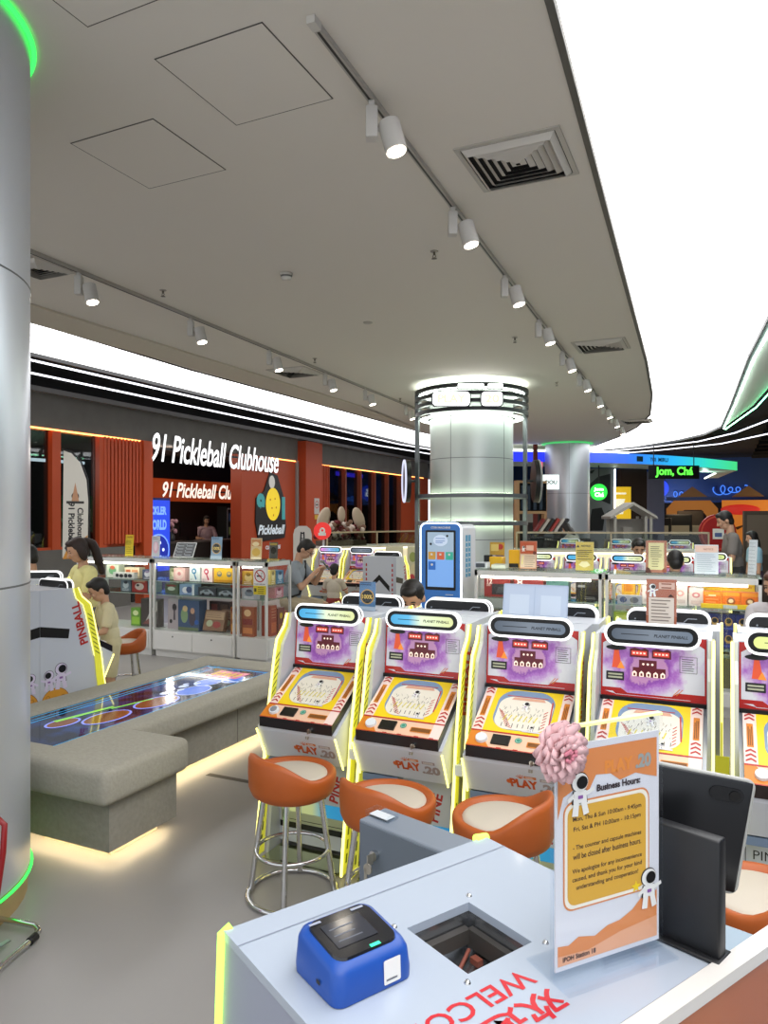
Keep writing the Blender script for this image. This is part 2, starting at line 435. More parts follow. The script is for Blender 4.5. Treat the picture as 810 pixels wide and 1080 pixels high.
# fluted orange pier
b = MB(OW2)
for i in range(11): b.rbox(WX-.14, 9.64+i*.088, 1.15, WX+.02, 9.70+i*.088, 3.09, .012, 1, False)
b.box(WX-.16, 9.6, 1.1, WX-.09, 10.6, 3.1); b.box(WX-.16, 10.58, 0, WX+.06, 10.82, 3.1); struct(b.build('wall_left_flutes'))
# orange wall with the emblem, pier and window bay
b = MB(OW)
b.box(WX-.3, 13.75, 0, WX, 16.2, 3.10); b.box(WX-.5, 16.2, 0, WX+.25, 17.05, 3.62); b.box(WX-.3, 17.05, 0, WX, 17.9, 3.10)
for i in range(9): b.box(WX, 17.12+i*.085, 0, WX+.03, 17.16+i*.085, 3.08)
b.box(WX-.3, 22.9, 0, WX, 25.5, 3.10); struct(b.build('wall_left_orange'))
b = MB(mat('#8a8582', .5)); b.box(WX+.0, 16.08, 0, WX+.06, 16.16, 3.1); struct(b.build('trim_9'))
for i in range(5):
    y0 = 17.9+i*1.0
    g = MB(SG); g.box(WX-.14, y0, .25, WX-.12, y0+1.0, 3.02); w = struct(g.build('window_%d' % (i+3)))
    f = MB(mat('#7c3a22', .5)); f.box(WX-.2, y0+.95, 0, WX, y0+1.03, 3.08); f.build('window_frame', w)
b = MB(glow('#3a2be0', 1.6)); b.box(WX-.6, 17.95, 2.90, WX-.5, 21.0, 3.02); struct(b.build('trim_10'))
# shop interior behind the entrance
b = MB(mat('#3b332e', .7)); b.box(-14.2, 10.7, 0, -14.0, 18.8, 3.6); b.box(-14, 10.7, 3.2, -10.35, 18.8, 3.3); struct(b.build('wall_shop_back'))
b = MB(mat('#2c2420', .7)); b.box(-14, 18.7, 0, -10.3, 18.8, 3.2); b.box(-14, 10.64, 0, -10.3, 10.74, 3.2); struct(b.build('wall_shop_side'))
b = MB(mat('#b5441a', .5, emit=.25, emit_col='#c24a1c')); b.box(-12.9, 10.8, 2.05, -12.8, 18.6, 2.62); struct(b.build('trim_11'))
b = MB(mat('#1a1716', .6)); b.box(-12.95, 10.8, 2.62, -12.85, 18.6, 3.2); struct(b.build('wall_shop_bulkhead'))
def area(name, loc, rot, sx, sy, e, col=(1, 1, 1)):
    l = bpy.data.lights.new(name, 'AREA'); l.shape = 'RECTANGLE'; l.size = sx; l.size_y = sy; l.energy = e; l.color = col
    o = bpy.data.objects.new(name, l); COL.objects.link(o); o.location = loc; o.rotation_euler = rot; return o
def point(name, loc, e, col=(1, 1, 1), r=.05):
    l = bpy.data.lights.new(name, 'POINT'); l.energy = e; l.color = col; l.shadow_soft_size = r
    o = bpy.data.objects.new(name, l); COL.objects.link(o); o.location = loc; return o
b = MB(mat('#45484c', .8)); b.box(-13.2, 3, 0, -13.1, 10.6, 3.3); struct(b.build('wall_gym_back'))
b = MB(mat('#24402a', .8)); b.box(-13.1, 3, 3.12, -10.3, 10.6, 3.2); struct(b.build('ceiling_gym'))
b = MB(glow('#e8f0f0', 3)); b.cyl((-11.5, 9.0, 2.7), (-11.3, 10.4, 2.7), .03, n=8); b.cyl((-12.2, 6.0, 2.55), (-12.2, 9.3, 2.55), .02, n=8); struct(b.build('ceiling_gym_tube'))
point('gym_fill_light', (-11.6, 8.6, 2.6), 90, (.9, 1, .95)); point('stall_fill_blue', (-2.0, 34.6, 2.0), 90, (.55, .7, 1)); point('stall_fill_warm', (3.2, 32.6, 2.2), 90, (1, .75, .45)); point('stall_fill_warm_left', (-1.6, 31.5, 2.3), 40, (1, .8, .55))  # point lights added to brighten the window interior, far wall and stalls
point('canopy_fill_light', (-.5, 28.3, 3.0), 14, (.6, 1, .8))  # extra point light added so the soffit near the canopy tip looks lit
point('shop_lamp', (-13.3, 14.2, 2.0), 18, (1, .85, .65)); point('shop_lamp_front', (-11.0, 12.5, 3.0), 30, (1, .9, .8))
# far walls
b = MB(mat('#26457c', .7)); b.box(-14, 36.0, 2.3, 16, 36.2, 4.3); struct(b.build('wall_back'))
b = MB(mat('#2a221d', .8)); b.box(-14, 38.0, 0, 16, 38.2, 4.3); struct(b.build('wall_back_inner'))
b = MB(mat('#222326', .8)); b.box(12, -3, 0, 12.2, 38, 4.3); struct(b.build('wall_right'))
# ================================================================ things on the ceiling
# track lights: rail + adapter heads
def rail(name, p0, p1, label):
    t = thing(name, label, 'track rail', ((p0[0]+p1[0])/2, (p0[1]+p1[1])/2, C))
    d = Vector((p1[0]-p0[0], p1[1]-p0[1], 0)); L = d.length; rz = math.atan2(d.y, d.x); t.rotation_euler = (0, 0, rz)
    w = MB(mat('#aaa59d', .4)); w.box(-L/2, -.017, -.03, L/2, .017, -.0005); w.build('rail_body', t)
    s_ = MB(mat('#2d2b29', .5)); s_.box(-L/2+.06, -.006, -.0315, L/2-.02, .006, -.029); s_.build('conductor_slot', t)
    e = MB(mat('#c7c3bc', .4)); e.box(-L/2-.01, -.02, -.033, -L/2+.05, .02, -.0005); e.build('end_cap', t)
RW = mat('#c4c0ba', .45)
def spot_proto():
    t = thing('track_spotlight', 'x', 'spotlight')
    m = MB(RW); m.rbox(-.03, -.035, -.215, .03, .035, -.06, .006, 2); m.build('driver_box', t)
    m = MB(RW); m.rbox(-.016, -.03, -.062, .016, .03, -.0325, .004, 1); m.build('track_adapter', t)
    m = MB(RW); m.cyl((.03, 0, -.165), (.07, 0, -.165), .012, n=10); m.build('pivot_arm', t)
    h = MB(RW); ax = Vector((.25, -.12, -1)).normalized(); p = Vector((.085, 0, -.135))
    h.cyl(p, p+ax*.155, .055, .055, 24); hd = h.build('lamp_head', t)
    g = MB(glow('#fff3df', 14)); q = p+ax*.1555; g.cyl(q, q+ax*.002, .047, .047, 20); g.build('lens', hd)
    return t
proto = spot_proto()
right_px = [(390, 100), (470, 214), (525, 286), (561, 333), (587, 366), (604, 390), (618, 409), (629, 423), (637, 434), (644, 443)]
left_px = [(74, 284), (192, 332), (273, 366), (332, 390), (376, 407), (413, 425)]
rail('track_rail', (-1.55, 2.62), (-2.06, 16.6), 'long ceiling track rail near the glowing panel carrying ten spotlights')
rail('track_rail', (-4.86, 3.2), (-5.37, 14.2), 'ceiling track rail further left carrying six spotlights')
ordw = ['first', 'second', 'third', 'fourth', 'fifth', 'sixth', 'seventh', 'eighth', 'ninth', 'tenth']
def on_line(p0, p1, Y): return p0[0]+(p1[0]-p0[0])*(Y-p0[1])/(p1[1]-p0[1])
def place_spots(pxs, p0, p1, lab, grp, first):
    for i, q in enumerate(pxs):
        Y = at(q[0], q[1]+2, C).y; x = on_line(p0, p1, Y)
        nm = ('nearest white spotlight, ' if i == 0 else '')+ordw[i]+' from the camera on the '+lab
        if first and i == 0: o = first; o['label'] = nm; o['group'] = grp; o.location = (x, Y, C)
        else: o = dup(proto, (x, Y, C), None, nm, grp)
        o.rotation_euler = (0, 0, YAW)
        l = bpy.data.lights.new('spot_beam', 'SPOT'); l.energy = 9; l.spot_size = 1.3; l.spot_blend = .6; l.color = (1, .9, .76); l.shadow_soft_size = .05
        lo = bpy.data.objects.new('spot_beam', l); COL.objects.link(lo); lo.location = o.location+Vector((.13, .02, -.32)); lo.rotation_euler = (.1, .2, 0)
place_spots(right_px, (-1.55, 2.62), (-2.06, 16.6), 'long rail beside the glowing ceiling', 'spotlights on the right rail', proto)
place_spots(left_px, (-4.86, 3.2), (-5.37, 14.2), 'left rail', 'spotlights on the left rail', None)

# square louvred diffusers
def diffuser(cx, cy, s, label, rz=0, n=6):
    t = thing('air_vent', label, 'vent', (cx, cy, C), rz, 'air vents in the plaster ceiling')
    f = MB(mat('#b5b0a8', .5)); h = s/2
    for a, c in ((h, h-.03),):
        f.add([(x*r, y*r, -.008) for r in (a, c) for x, y in ((-1, -1), (1, -1), (1, 1), (-1, 1))], [(i, 4+i, 4+(i+1) % 4, (i+1) % 4) for i in range(4)])
        f.add([(x*a, y*a, z) for z in (-.008, -.0003) for x, y in ((-1, -1), (1, -1), (1, 1), (-1, 1))], [(i, (i+1) % 4, 4+(i+1) % 4, 4+i) for i in range(4)])
    f.build('frame', t)
    k = MB(mat('#1d1c1b', .8)); k.box(-h+.03, -h+.03, -.004, h-.03, h-.03, -.0005); k.build('duct_opening', t)
    l = MB(mat('#cfcac2', .45))
    for i in range(n):
        a = (h-.035)*(1-i/n); c = a-(h-.035)/n*.72
        l.add([(x*a, y*a, -.006) for x, y in ((-1, -1), (1, -1), (1, 1), (-1, 1))]+[(x*c, y*c, -.035+.02*i/n) for x, y in ((-1, -1), (1, -1), (1, 1), (-1, 1))],
              [(i2, 4+i2, 4+(i2+1) % 4, (i2+1) % 4) for i2 in range(4)])
    l.build('louvre', t)
diffuser(-1.08, 4.2, .60, 'large square louvred vent nearest the camera, beside the glowing ceiling')
p = at(634, 364, C); diffuser(p.x, p.y, .62, 'square louvred vent midway along the ceiling, right of the spotlights')
p = at(672, 444, C); diffuser(p.x, p.y, .62, 'far small louvred vent at the curved end of the ceiling')
p = at(312, 392, C); diffuser(p.x, p.y, .62, 'square louvred vent behind the left row of spotlights')
p = at(40, 282, C); diffuser(p.x, p.y, .45, 'vent at far left half hidden by the silver column')
# access panels: hairline gaps in the plaster
def hatch(cx, cy, sx, sy, label):
    t = thing('access_panel', label, 'ceiling panel', (cx, cy, C), 0, 'flush ceiling access panels')
    p_ = MB(mat('#dbd5cc', .8)); p_.box(-sx/2+.006, -sy/2+.006, -.003, sx/2-.006, sy/2-.006, -.0008); p_.build('panel_board', t)
    e = MB(mat('#57534e', .8))
    for x0, y0, x1, y1 in ((-sx/2, -sy/2, sx/2, -sy/2+.006), (-sx/2, sy/2-.006, sx/2, sy/2), (-sx/2, -sy/2, -sx/2+.006, sy/2), (sx/2-.006, -sy/2, sx/2, sy/2)):
        e.box(x0, y0, -.0025, x1, y1, -.0005)
    e.build('shadow_gap', t)
hatch(-2.05, 2.87, .59, .62, 'square ceiling access panel above the aisle, left of the nearest spotlight')
hatch(-3.0, 3.25, .60, .62, 'square ceiling access panel close to the silver column')
hatch(-2.1, 2.0, .7, .55, 'ceiling access panel cut off by the top edge of the photo')
# smoke detector, sprinklers, cameras
p = at(302, 288, C)
t = thing('smoke_detector', 'round white smoke detector on the open ceiling between both rails', 'smoke detector', (p.x, p.y, C))
m = MB(mat('#c9c5be', .5)); m.lathe([(0.0, -.002), (.055, -.002), (.055, -.02), (.05, -.025)], n=24); m.build('base', t)
m = MB(mat('#8d8984', .5)); m.lathe([(.04, -.02), (.04, -.04)], n=20); m.build('sensor_grille', t)
m = MB(mat('#d6d2cb', .5)); m.lathe([(.046, -.038), (.04, -.055), (0, -.058)], n=24); m.build('cap', t)
sp = None
SPL = [((458, 265), 'small pendent sprinkler nearest the camera, below the long rail'), ((172, 306), 'small sprinkler above the left rail'), ((332, 378), 'small sprinkler beside the smoke detector side of the left rail'),
       ((543, 356), 'small sprinkler between the long rail and the middle column'), ((587, 403), 'small far sprinkler under the long rail, right of the middle column'), ((422, 420), 'small sprinkler left of the caged column')]
for q, lab in SPL:
    p = at(q[0], q[1], C)
    if sp is None:
        sp = thing('sprinkler', lab, 'sprinkler', p, 0, 'ceiling sprinklers')
        m = MB(mat('#a8a39a', .4, .5)); m.lathe([(0, -.0005), (.032, -.0005), (.03, -.006), (.012, -.008)], n=20); m.build('escutcheon', sp)
        m = MB(mat('#6e675d', .35, .8)); m.cyl((0, 0, -.006), (0, 0, -.03), .009, n=10); m.tube([(-.008, 0, -.03), (-.014, 0, -.043), (0, 0, -.055)], .003, 6); m.tube([(.008, 0, -.03), (.014, 0, -.043), (0, 0, -.055)], .003, 6); m.build('sprinkler_body', sp)
        m = MB(mat('#6e675d', .35, .8)); m.lathe([(0, -.055), (.02, -.057), (.022, -.06), (0, -.06)], n=16); m.build('deflector', sp)
    else: dup(sp, p, None, lab)
cm = None
for q, lab in [((388, 340), 'small round ceiling speaker grille between the two rails'), ((530, 430), 'small round ceiling fitting right of the caged column')]:
    p = at(q[0], q[1], C)
    m = MB(mat('#b3aea6', .5)); m.lathe([(0, -.012), (.04, -.012), (.05, -.006), (.052, -.0005)], n=24)
    tag(m.build('ceiling_fitting', None, p), lab, 'ceiling fitting')
# ================================================================ pinball machines
def smoke_mat():
    """backlit printed artwork: purple smoke on pale ground"""
    m = bpy.data.materials.new('m_artwork'); m.use_nodes = True
    nt = m.node_tree; b = nt.nodes['Principled BSDF']
    tc = nt.nodes.new('ShaderNodeTexCoord'); mp = nt.nodes.new('ShaderNodeMapping'); mp.inputs['Scale'].default_value = (1.2, 1, 1)
    n = nt.nodes.new('ShaderNodeTexNoise'); n.inputs['Scale'].default_value = 9; n.inputs['Detail'].default_value = 7; n.inputs['Roughness'].default_value = .62
    gr = nt.nodes.new('ShaderNodeTexGradient'); gr.gradient_type = 'SPHERICAL'
    m2 = nt.nodes.new('ShaderNodeMapping'); m2.inputs['Location'].default_value = (.1, 0, -1.02*6.2); m2.inputs['Scale'].default_value = (4.6, 0, 6.2)
    ad = nt.nodes.new('ShaderNodeMath'); ad.operation = 'MULTIPLY_ADD'; ad.inputs[1].default_value = .75
    cr = nt.nodes.new('ShaderNodeValToRGB'); el = cr.color_ramp.elements
    for p, c in [(.56, '#d2d4da'), (.70, '#c6aed2'), (.83, '#a66cbc'), (.93, '#8a4aa6'), (.985, '#bc8ab6')]:
        e = el.new(p); e.color = lin(c)
    el.remove(el[0]); el.remove(el[len(el)-1])
    nt.links.new(tc.outputs['Object'], mp.inputs[0]); nt.links.new(mp.outputs[0], n.inputs['Vector'])
    nt.links.new(tc.outputs['Object'], m2.inputs[0]); nt.links.new(m2.outputs[0], gr.inputs[0])
    nt.links.new(gr.outputs['Fac'], ad.inputs[0]); nt.links.new(n.outputs['Fac'], ad.inputs[2])
    sb = nt.nodes.new('ShaderNodeMath'); sb.operation = 'SUBTRACT'; sb.inputs[1].default_value = .02
    nt.links.new(ad.outputs[0], sb.inputs[0]); nt.links.new(sb.outputs[0], cr.inputs[0])
    nt.links.new(cr.outputs[0], b.inputs['Base Color']); nt.links.new(cr.outputs[0], b.inputs['Emission Color'])
    b.inputs['Emission Strength'].default_value = .12; b.inputs['Roughness'].default_value = .15
    return m
ART = smoke_mat()
ARED = mat('#a3221d', .25, emit=.18); AMAR = mat('#5e1420', .3, emit=.1); CREAM = mat('#e8e2d2', .35)
PEACH = mat('#edc3a4', .35); PINKW = mat('#f1d9cf', .35); OCH = mat('#d9801d', .4)
LILAC = mat('#8f6fb8', .5); MOON = mat('#dc9a34', .5); MOON2 = mat('#a86a1e', .5)
MQ_COL = ramp_mat([(0, '#3f9fd0'), (.3, '#58b4e0'), (.5, '#dfeecb'), (1, '#d6dc9a')], 'X', -.16, .16, emit=1.0)
MQ_GREY = ramp_mat([(0, '#5c6a7c'), (.5, '#8f9cac'), (1, '#7f90a4')], 'X', -.16, .16, emit=.6)
MQ_GREEN = ramp_mat([(0, '#dcea8a'), (.5, '#e4f0a0'), (1, '#cfe08a')], 'X', -.16, .16, emit=1.0)
MQ_PINK = ramp_mat([(0, '#e07ac8'), (.5, '#8ab0e8'), (1, '#58b4d0')], 'X', -.16, .16, emit=1.0)
BAND = ramp_mat([(0, '#e4ea9a'), (.45, '#dbe8a0'), (.62, '#37b4e6'), (1, '#2aa0e0')], 'X', -.2, .2, emit=.5)

def capsule(cx, cy, hw, hh, n=8):
    r = hh
    return [(cx+hw-r+r*math.cos(-PI/2+PI*i/n), cy+r*math.sin(-PI/2+PI*i/n)) for i in range(n+1)] + \
           [(cx-hw+r+r*math.cos(PI/2+PI*i/n), cy+r*math.sin(PI/2+PI*i/n)) for i in range(n+1)]

def marquee(t, dm, w=.365, blank=False):
    F = FXZ(0, .30, 1.158); hw = w/2; hh = .043
    m = MB(BLACK); m.prism(capsule(0, 0, hw-.004, hh-.004), F, -.05, 0); o = m.build('marquee', t)
    g = MB(WNEON)
    g.tube([F.P(x, y, -.005) for x, y in capsule(0, 0, hw+.002, hh+.002, 10)], .0058, 8, True); g.build('neon_edge', o)
    g = MB(WNEON); g.tube([F.P(x, y, -.046) for x, y in capsule(0, 0, hw-.002, hh-.002, 10)], .0045, 6, True); g.build('rear_neon_edge', o)
    d = MB(dm); d.prism(capsule(0, 0, hw-.024, hh-.020), F, 0, .004)
    if not blank:
        d.m(DARK); d.text(F, 'PLANET PINBALL', .075, 0, w=.13, k=.005, bold=.02, shear=.2)
        d.line(F, [(-.12, .001), (-.01, .001)], .003, .005)
    d.build('display', o)
    b = MB(DARK); R_ = Frame((0, .35, 1.158), (-1, 0, 0), (0, 0, 1))
    b.m(mat('#9aa0a8', .4, .6)); b.line(R_, [(.13, .012), (.09, .012), (.07, -.008), (.03, -.008)], .004, .001)
    for x in (-.05, 0, .03, -.145): b.fc(R_, x, -.02 if x > -.1 else 0, .004, k=.001, n=8)
    b.build('rear_trace', o)
    return o

def make_machine(name, label, dm, group, full=True):
    t = thing(name, label, 'pinball machine', (0, 0, 0), 0, group)
    S = Frame((0, 0, 0), (0, 1, 0), (0, 0, 1))                       # profile plane, normal +x
    prof = [(.008, .652), (.012, .632), (.085, .485), (.175, .478), (.20, .10), (.20, .03), (.57, .03), (.57, 1.15), (.36, 1.15), (.338, .885), (.33, .84)]
    m = MB(WHITE); m.prism(prof, S, -.212, .212); m.build('cabinet', t)
    side = [(.315, 1.152), (.575, 1.152), (.575, .0), (.10, .0), (.115, .10), (.15, .48), (.165, .65), (.235, 1.0), (.30, 1.08)]
    for sg in (-1, 1):
        m = MB(WHITE); m.prism(side, Frame((sg*.2205, 0, 0), (0, 1, 0), (0, 0, 1)), -.008, .008)
        # printed outer face
        F = Frame((.2295, 0, 0), (0, 1, 0), (0, 0, 1)) if sg > 0 else Frame((-.2295, 0, 0), (0, -1, 0), (0, 0, 1))
        sx = 1 if sg > 0 else -1
        m.m(RED); m.text(F, 'PINBALL', sx*.285, .90, h=.062, w=.31, bold=.035, rot=PI/2-.24*sx if sg > 0 else PI/2+.24, k=.0006)
        m.m(BLACK)
        q = [(.37, .805), (.575, .84), (.575, .91), (.36, .87)]
        q = [(sx*a, z) for a, z in q]; m.fp(F, q if sg > 0 else q[::-1], .0006)
        m.m(MOON); m.fc(F, sx*.463, .375, .105, k=.0006, n=30)
        m.m(MOON2)
        for a, z, r in ((.41, .41, .017), (.48, .375, .021), (.52, .42, .014), (.43, .33, .019), (.50, .30, .013)): m.fring(F, sx*a, z, r*.75, r, .001, 16)
        m.fring(F, sx*.463, .375, .102, .106, .001, 32)
        astronaut(m, F, sx*.425, .555, .18, .0012, 1, mat('#d9cfe4', .5)); astronaut(m, F, sx*.512, .535, .14, .0012, -1, mat('#d9cfe4', .5))
        m.build('side_panel', t)
        # yellow edge-lit fin along the front of the side panel
        fr_ = [(.300, 1.152), (.272, 1.09), (.205, 1.03), (.185, .96), (.118, .655), (.098, .50), (.03, .10), (.02, .012)]
        bk = [(.088, .012), (.10, .10), (.155, .50), (.172, .655), (.24, .96), (.262, 1.03), (.315, 1.08), (.335, 1.152)]
        m = MB(NEON_SOFT); FF = Frame((sg*.2340, 0, 0), (0, 1, 0), (0, 0, 1)); m.prism(fr_+bk, FF, -.004, .004)
        m.m(mat('#6f7a12', .5))
        for k2, F2 in ((.0046, Frame((sg*.2340, 0, 0), (0, 1, 0), (0, 0, 1))), (.0046, Frame((sg*.2340, 0, 0), (0, -1, 0), (0, 0, 1)))):
            s2 = 1 if F2.u.y > 0 else -1
            for i in range(9):
                z = .66+i*.034; a = .118+(z-.655)*.22
                q = [(a+.012, z), (a+.05, z+.028), (a+.05, z+.036), (a+.012, z+.008)]; q = [(s2*x, y) for x, y in q]
                m.fp(F2, q if s2 > 0 else q[::-1], k2)
            for i in range(6):
                z = .06+i*.06; a = .03+(z-.1)*.17
                q = [(a+.03, z), (a+.045, z), (a+.052, z+.04), (a+.037, z+.04)]; q = [(s2*x, y) for x, y in q]
                m.fp(F2, q if s2 > 0 else q[::-1], k2)
        fin = m.build('side_fin', t)
        g = MB(NEON); X = sg*.2340
        g.tube([(X, y, z) for y, z in fr_], .0068, 6); g.tube([(X, y, z) for y, z in bk[3:]], .0032, 6); g.build('neon_edge', fin)
        g = MB(NEON); X = sg*.2135
        g.tube([(X, .000, .638), (X, .078, .478)], .005, 6); g.build('short_neon_strip', t)
    # backbox screen
    F = Frame((-.208, .3345, .886), (1, 0, 0), (0, .022, .264)); W, Hh = .416, .262
    m = MB(ART)
    m.fr(F, 0, 0, W, Hh, .0008)
    m.m(ARED); m.fp(F, [(0, 0), (W, 0), (W, .034), (W*.74, .034), (W*.68, .018), (W*.26, .018), (W*.20, .036), (0, .036)], .0016)
    m.fr(F, 0, 0, .007, Hh, .0017); m.fr(F, W-.007, 0, W, Hh, .0017)
    m.fp(F, [(0, Hh), (0, Hh-.045), (.05, Hh-.012), (.05, Hh)], .0018); m.fp(F, [(W-.05, Hh), (W-.05, Hh-.012), (W, Hh-.045), (W, Hh)], .0018)
    m.m(ART); m.fp(F, [(.016, .02), (.05, .02), (.06, .008), (W-.06, .008), (W-.06, .010), (.062, .010)], .0019)
    m.m(OCH)
    for i in range(2): m.line(F, [(.29+i*.012, .024), (.315+i*.012, .05)], .003, .0022)
    # flying saucer with a red beam
    m.m(BLACK); m.fc(F, .062, .205, .042, .011, .0022); m.fc(F, .062, .214, .02, .009, .0022)
    m.m(mat('#d2502e', .4, emit=.3)); m.fp(F, [(.045, .12), (.085, .12), (.072, .2), (.054, .2)], .0018)
    m.m(mat('#e8892e', .4, emit=.3)); m.fp(F, [(.066, .118), (.098, .118), (.082, .15)], .0024)
    m.m(DARK); m.fr(F, .022, .068, .095, .104, .0022); m.m(mat('#b9bda2', .4)); m.fr(F, .03, .076, .088, .083, .0026); m.fr(F, .03, .089, .088, .096, .0026)
    # maroon fortress with score windows
    m.m(AMAR)
    for x0 in (.118, .206): m.fp(F, [(x0, .17), (x0+.075, .17), (x0+.075, .203), (x0+.06, .21), (x0+.045, .203), (x0+.02, .21), (x0, .203)], .0022)
    m.fr(F, .155, .128, .225, .16, .0022); m.fr(F, .13, .09, .26, .128, .0020)
    m.m(mat('#c43a2c', .3, emit=.6))
    for x0 in (.124, .212): m.fr(F, x0, .178, x0+.062, .197, .0026)
    m.m(mat('#f2d9c8', .4, emit=.5))
    for i in range(5): m.fp(F, [(.128+i*.028, .09), (.146+i*.028, .09), (.146+i*.028, .106), (.137+i*.028, .114), (.128+i*.028, .106)], .0026)
    for i in range(4): m.fr(F, .13+i*.014, .184, .138+i*.014, .191, .003); m.fr(F, .218+i*.014, .184, .226+i*.014, .191, .003)
    for i in range(3): m.fc(F, .172+i*.018, .143, .005, k=.003, n=8)
    m.m(AMAR)
    for i in range(5): m.fr(F, .133+i*.028, .093, .141+i*.028, .104, .003)
    m.m(mat('#555', .5)); m.line(F, [(.315, .12), (.38, .12), (.38, .185), (.315, .185)], .002, .0022, True)
    m.lines(F, .322, .372, [.13+i*.009 for i in range(6)], .003, .0022)
    scr = m.build('score_screen', t)
    m = MB(BLACK); m.box(-.208, .318, .872, .208, .336, .888); m.build('screen_sill', t)
    marquee(t, dm)
    # playfield deck
    m = MB(mat('#141113', .3)); m.prism([(.0, .652), (.34, .838), (.34, .882), (.0, .698)], S, -.197, .197); dk = m.build('deck', t)
    D = Frame((-.197, 0, .6985), (1, 0, 0), (0, .34, .184)); L = .3866; W = .394
    m = MB(PEACH); m.fr(D, 0, 0, W, .088, .001)
    m.m(OCH); m.fp(D, [(0, 0), (.10, 0), (.04, .088), (0, .088)], .0015)
    m.m(RED); m.fr(D, 0, .088, W, .096, .002); m.fr(D, 0, 0, W, .004, .002)
    for x in (.13, .2, .28, .35): m.fr(D, x, .004, x+.02, .008, .002)
    m.m(PINKW); m.fr(D, 0, .09, .047, L, .0012); m.fr(D, W-.047, .0, W, L, .0016)
    m.m(RED)
    for x0 in (.006, W-.041):
        for y0 in (.105, .128, .151, .322, .342, .362): m.fp(D, [(x0, y0), (x0+.0175, y0+.012), (x0+.035, y0), (x0+.035, y0+.009), (x0+.0175, y0+.021), (x0, y0+.009)], .0026)
    m.m(OCH)
    for x0 in (.012, W-.035): m.fr(D, x0, .18, x0+.023, .305, .0022)
    m.m(mat('#6b3a12', .5))
    for x0 in (.012, W-.035):
        m.lines(Frame(D.P(x0, .18), D.v, -D.u), .008, .11, [-.006, -.012, -.018], .003, .003)
    m.m(YELLOW); m.fp(D, [(.047, .096), (W-.047, .096), (W-.047, L), (.047, L)], .0018)
    R_ = rrect(.072, .112, W-.072, L-.03, .08, 8)
    m.m(mat('#7f97b4', .2)); m.fp(D, R_, .0026)
    R2 = rrect(.082, .114, W-.076, L-.072, .06, 8); m.m(CREAM); m.fp(D, R2, .0032)
    m.m(mat('#c0392b', .45)); m.line(D, [(.105, .318), (.29, .318)], .004, .004); m.line(D, [(.31, .30), (.318, .16)], .006, .004)
    for i in range(9): m.line(D, [(.088+i*.006, .23-i*.012), (.112+i*.007, .21-i*.011)], .003, .004)
    for i in range(6): m.line(D, [(.30, .24-i*.018), (.285, .225-i*.018)], .004, .004)
    m.m(mat('#d9a58a', .5)); m.fp(D, [(.13, .295), (.28, .295), (.27, .312), (.14, .312)], .004)
    m.m(mat('#d7c93a', .45))
    for i in range(7): m.line(D, [(.12+i*.022, .165), (.13+i*.022, .20)], .005, .004)
    m.m(mat('#4a3b3a', .5))
    for i in range(8): m.line(D, [(.12+i*.023, .128), (.12+i*.023, .15)], .003, .004)
    for i in range(14): m.line(D, [(.10+.013*i, .21+.02*math.sin(i*1.7)), (.106+.013*i, .225+.02*math.sin(i*1.7))], .002, .004)
    astronaut(m, D, .2, .255, .06, .004)
    astronaut(m, D, .25, .125, .035, .004)
    m.m(mat('#d8d0d8', .4)); m.fr(D, .215, .108, .29, .116, .0042)
    m.build('playfield', dk)
    b = MB(CHROME)
    for i in range(7):
        for j in range(3):
            q = D.P(.11+i*.028+(j % 2)*.012, .17+j*.035, .003); b.cyl(q, q+D.n*.012, .0016, n=6)
    b.build('pins', dk)
    b = MB(mat('#dfe3e6', .3)); q = D.P(.058, .046, .001); b.cyl(q, q+D.n*.012, .026, .024, 24); bt = b.build('start_button', dk)
    b = MB(mat('#b9bcc4', .25, .6)); b.cyl(q+D.n*.012, q+D.n*.017, .018, .016, 20); b.build('button_cap', bt)
    b = MB(BLACK); b.prism([(.102, .022), (.178, .022), (.178, .074), (.102, .074)], D, .001, .008); b.build('card_reader', dk)
    b = MB(mat('#3f8f78', .4)); b.fc(D, .212, .058, .015, k=.003); b.m(mat('#a9d6c2', .4)); b.fring(D, .212, .058, .009, .011, .0035, 16); b.build('status_light', dk)
    b = MB(mat('#7a4a16', .5)); b.prism([(.252, .03), (.345, .03), (.345, .055), (.252, .055)], D, -.006, .0022); b.m(OCH)
    b.line(D, [(.252, .03), (.345, .03), (.345, .055), (.252, .055)], .004, .003, True); b.build('prize_slot', dk)
    # lock with a key on the apron
    b = MB(CHROME); b.cyl((.085, .001, .666), (.085, -.014, .664), .011, n=14); lk = b.build('lock', t)
    b = MB(mat('#8d8478', .3, .9)); b.box(.0835, -.03, .655, .0865, -.014, .672); b.cyl((.085, -.03, .645), (.085, -.034, .633), .008, n=10); b.build('key', lk)
    # apron print
    A = Frame((-.208, .0855, .4845), (1, 0, 0), (0, -.073, .147))
    m = MB(mat('#c24e14', .5))
    m.text(A, 'PLAY', .245, .078, h=.046, w=.115, k=.0012, bold=.05, shear=-.1); m.m(mat('#9a8b88', .5)); m.text(A, '.20', .352, .070, h=.046, w=.085, k=.0012, bold=.05)
    m.m(mat('#c9773f', .5)); m.fr(A, .25, .108, .30, .122, .001); m.m(mat('#9a8b88', .5)); m.fr(A, .315, .102, .375, .117, .001)
    m.m(PAPER); m.lines(A, .256, .294, [.112, .117], .002, .0014); m.lines(A, .32, .37, [.107, .112], .002, .0014)
    m.m(mat('#d0662a', .5)); m.fc(A, .185, .082, .012, k=.0008, n=10)
    for a in range(5): m.line(A, [(.235, .105), (.235+.022*math.cos(.6+a*.5), .105+.022*math.sin(.6+a*.5))], .003, .001)
    m.build('apron_print', t)
    b = MB(mat('#6d7f95', .35)); b.box(-.205, .088, .446, -.03, .15, .4775); b.build('coin_tray', t)
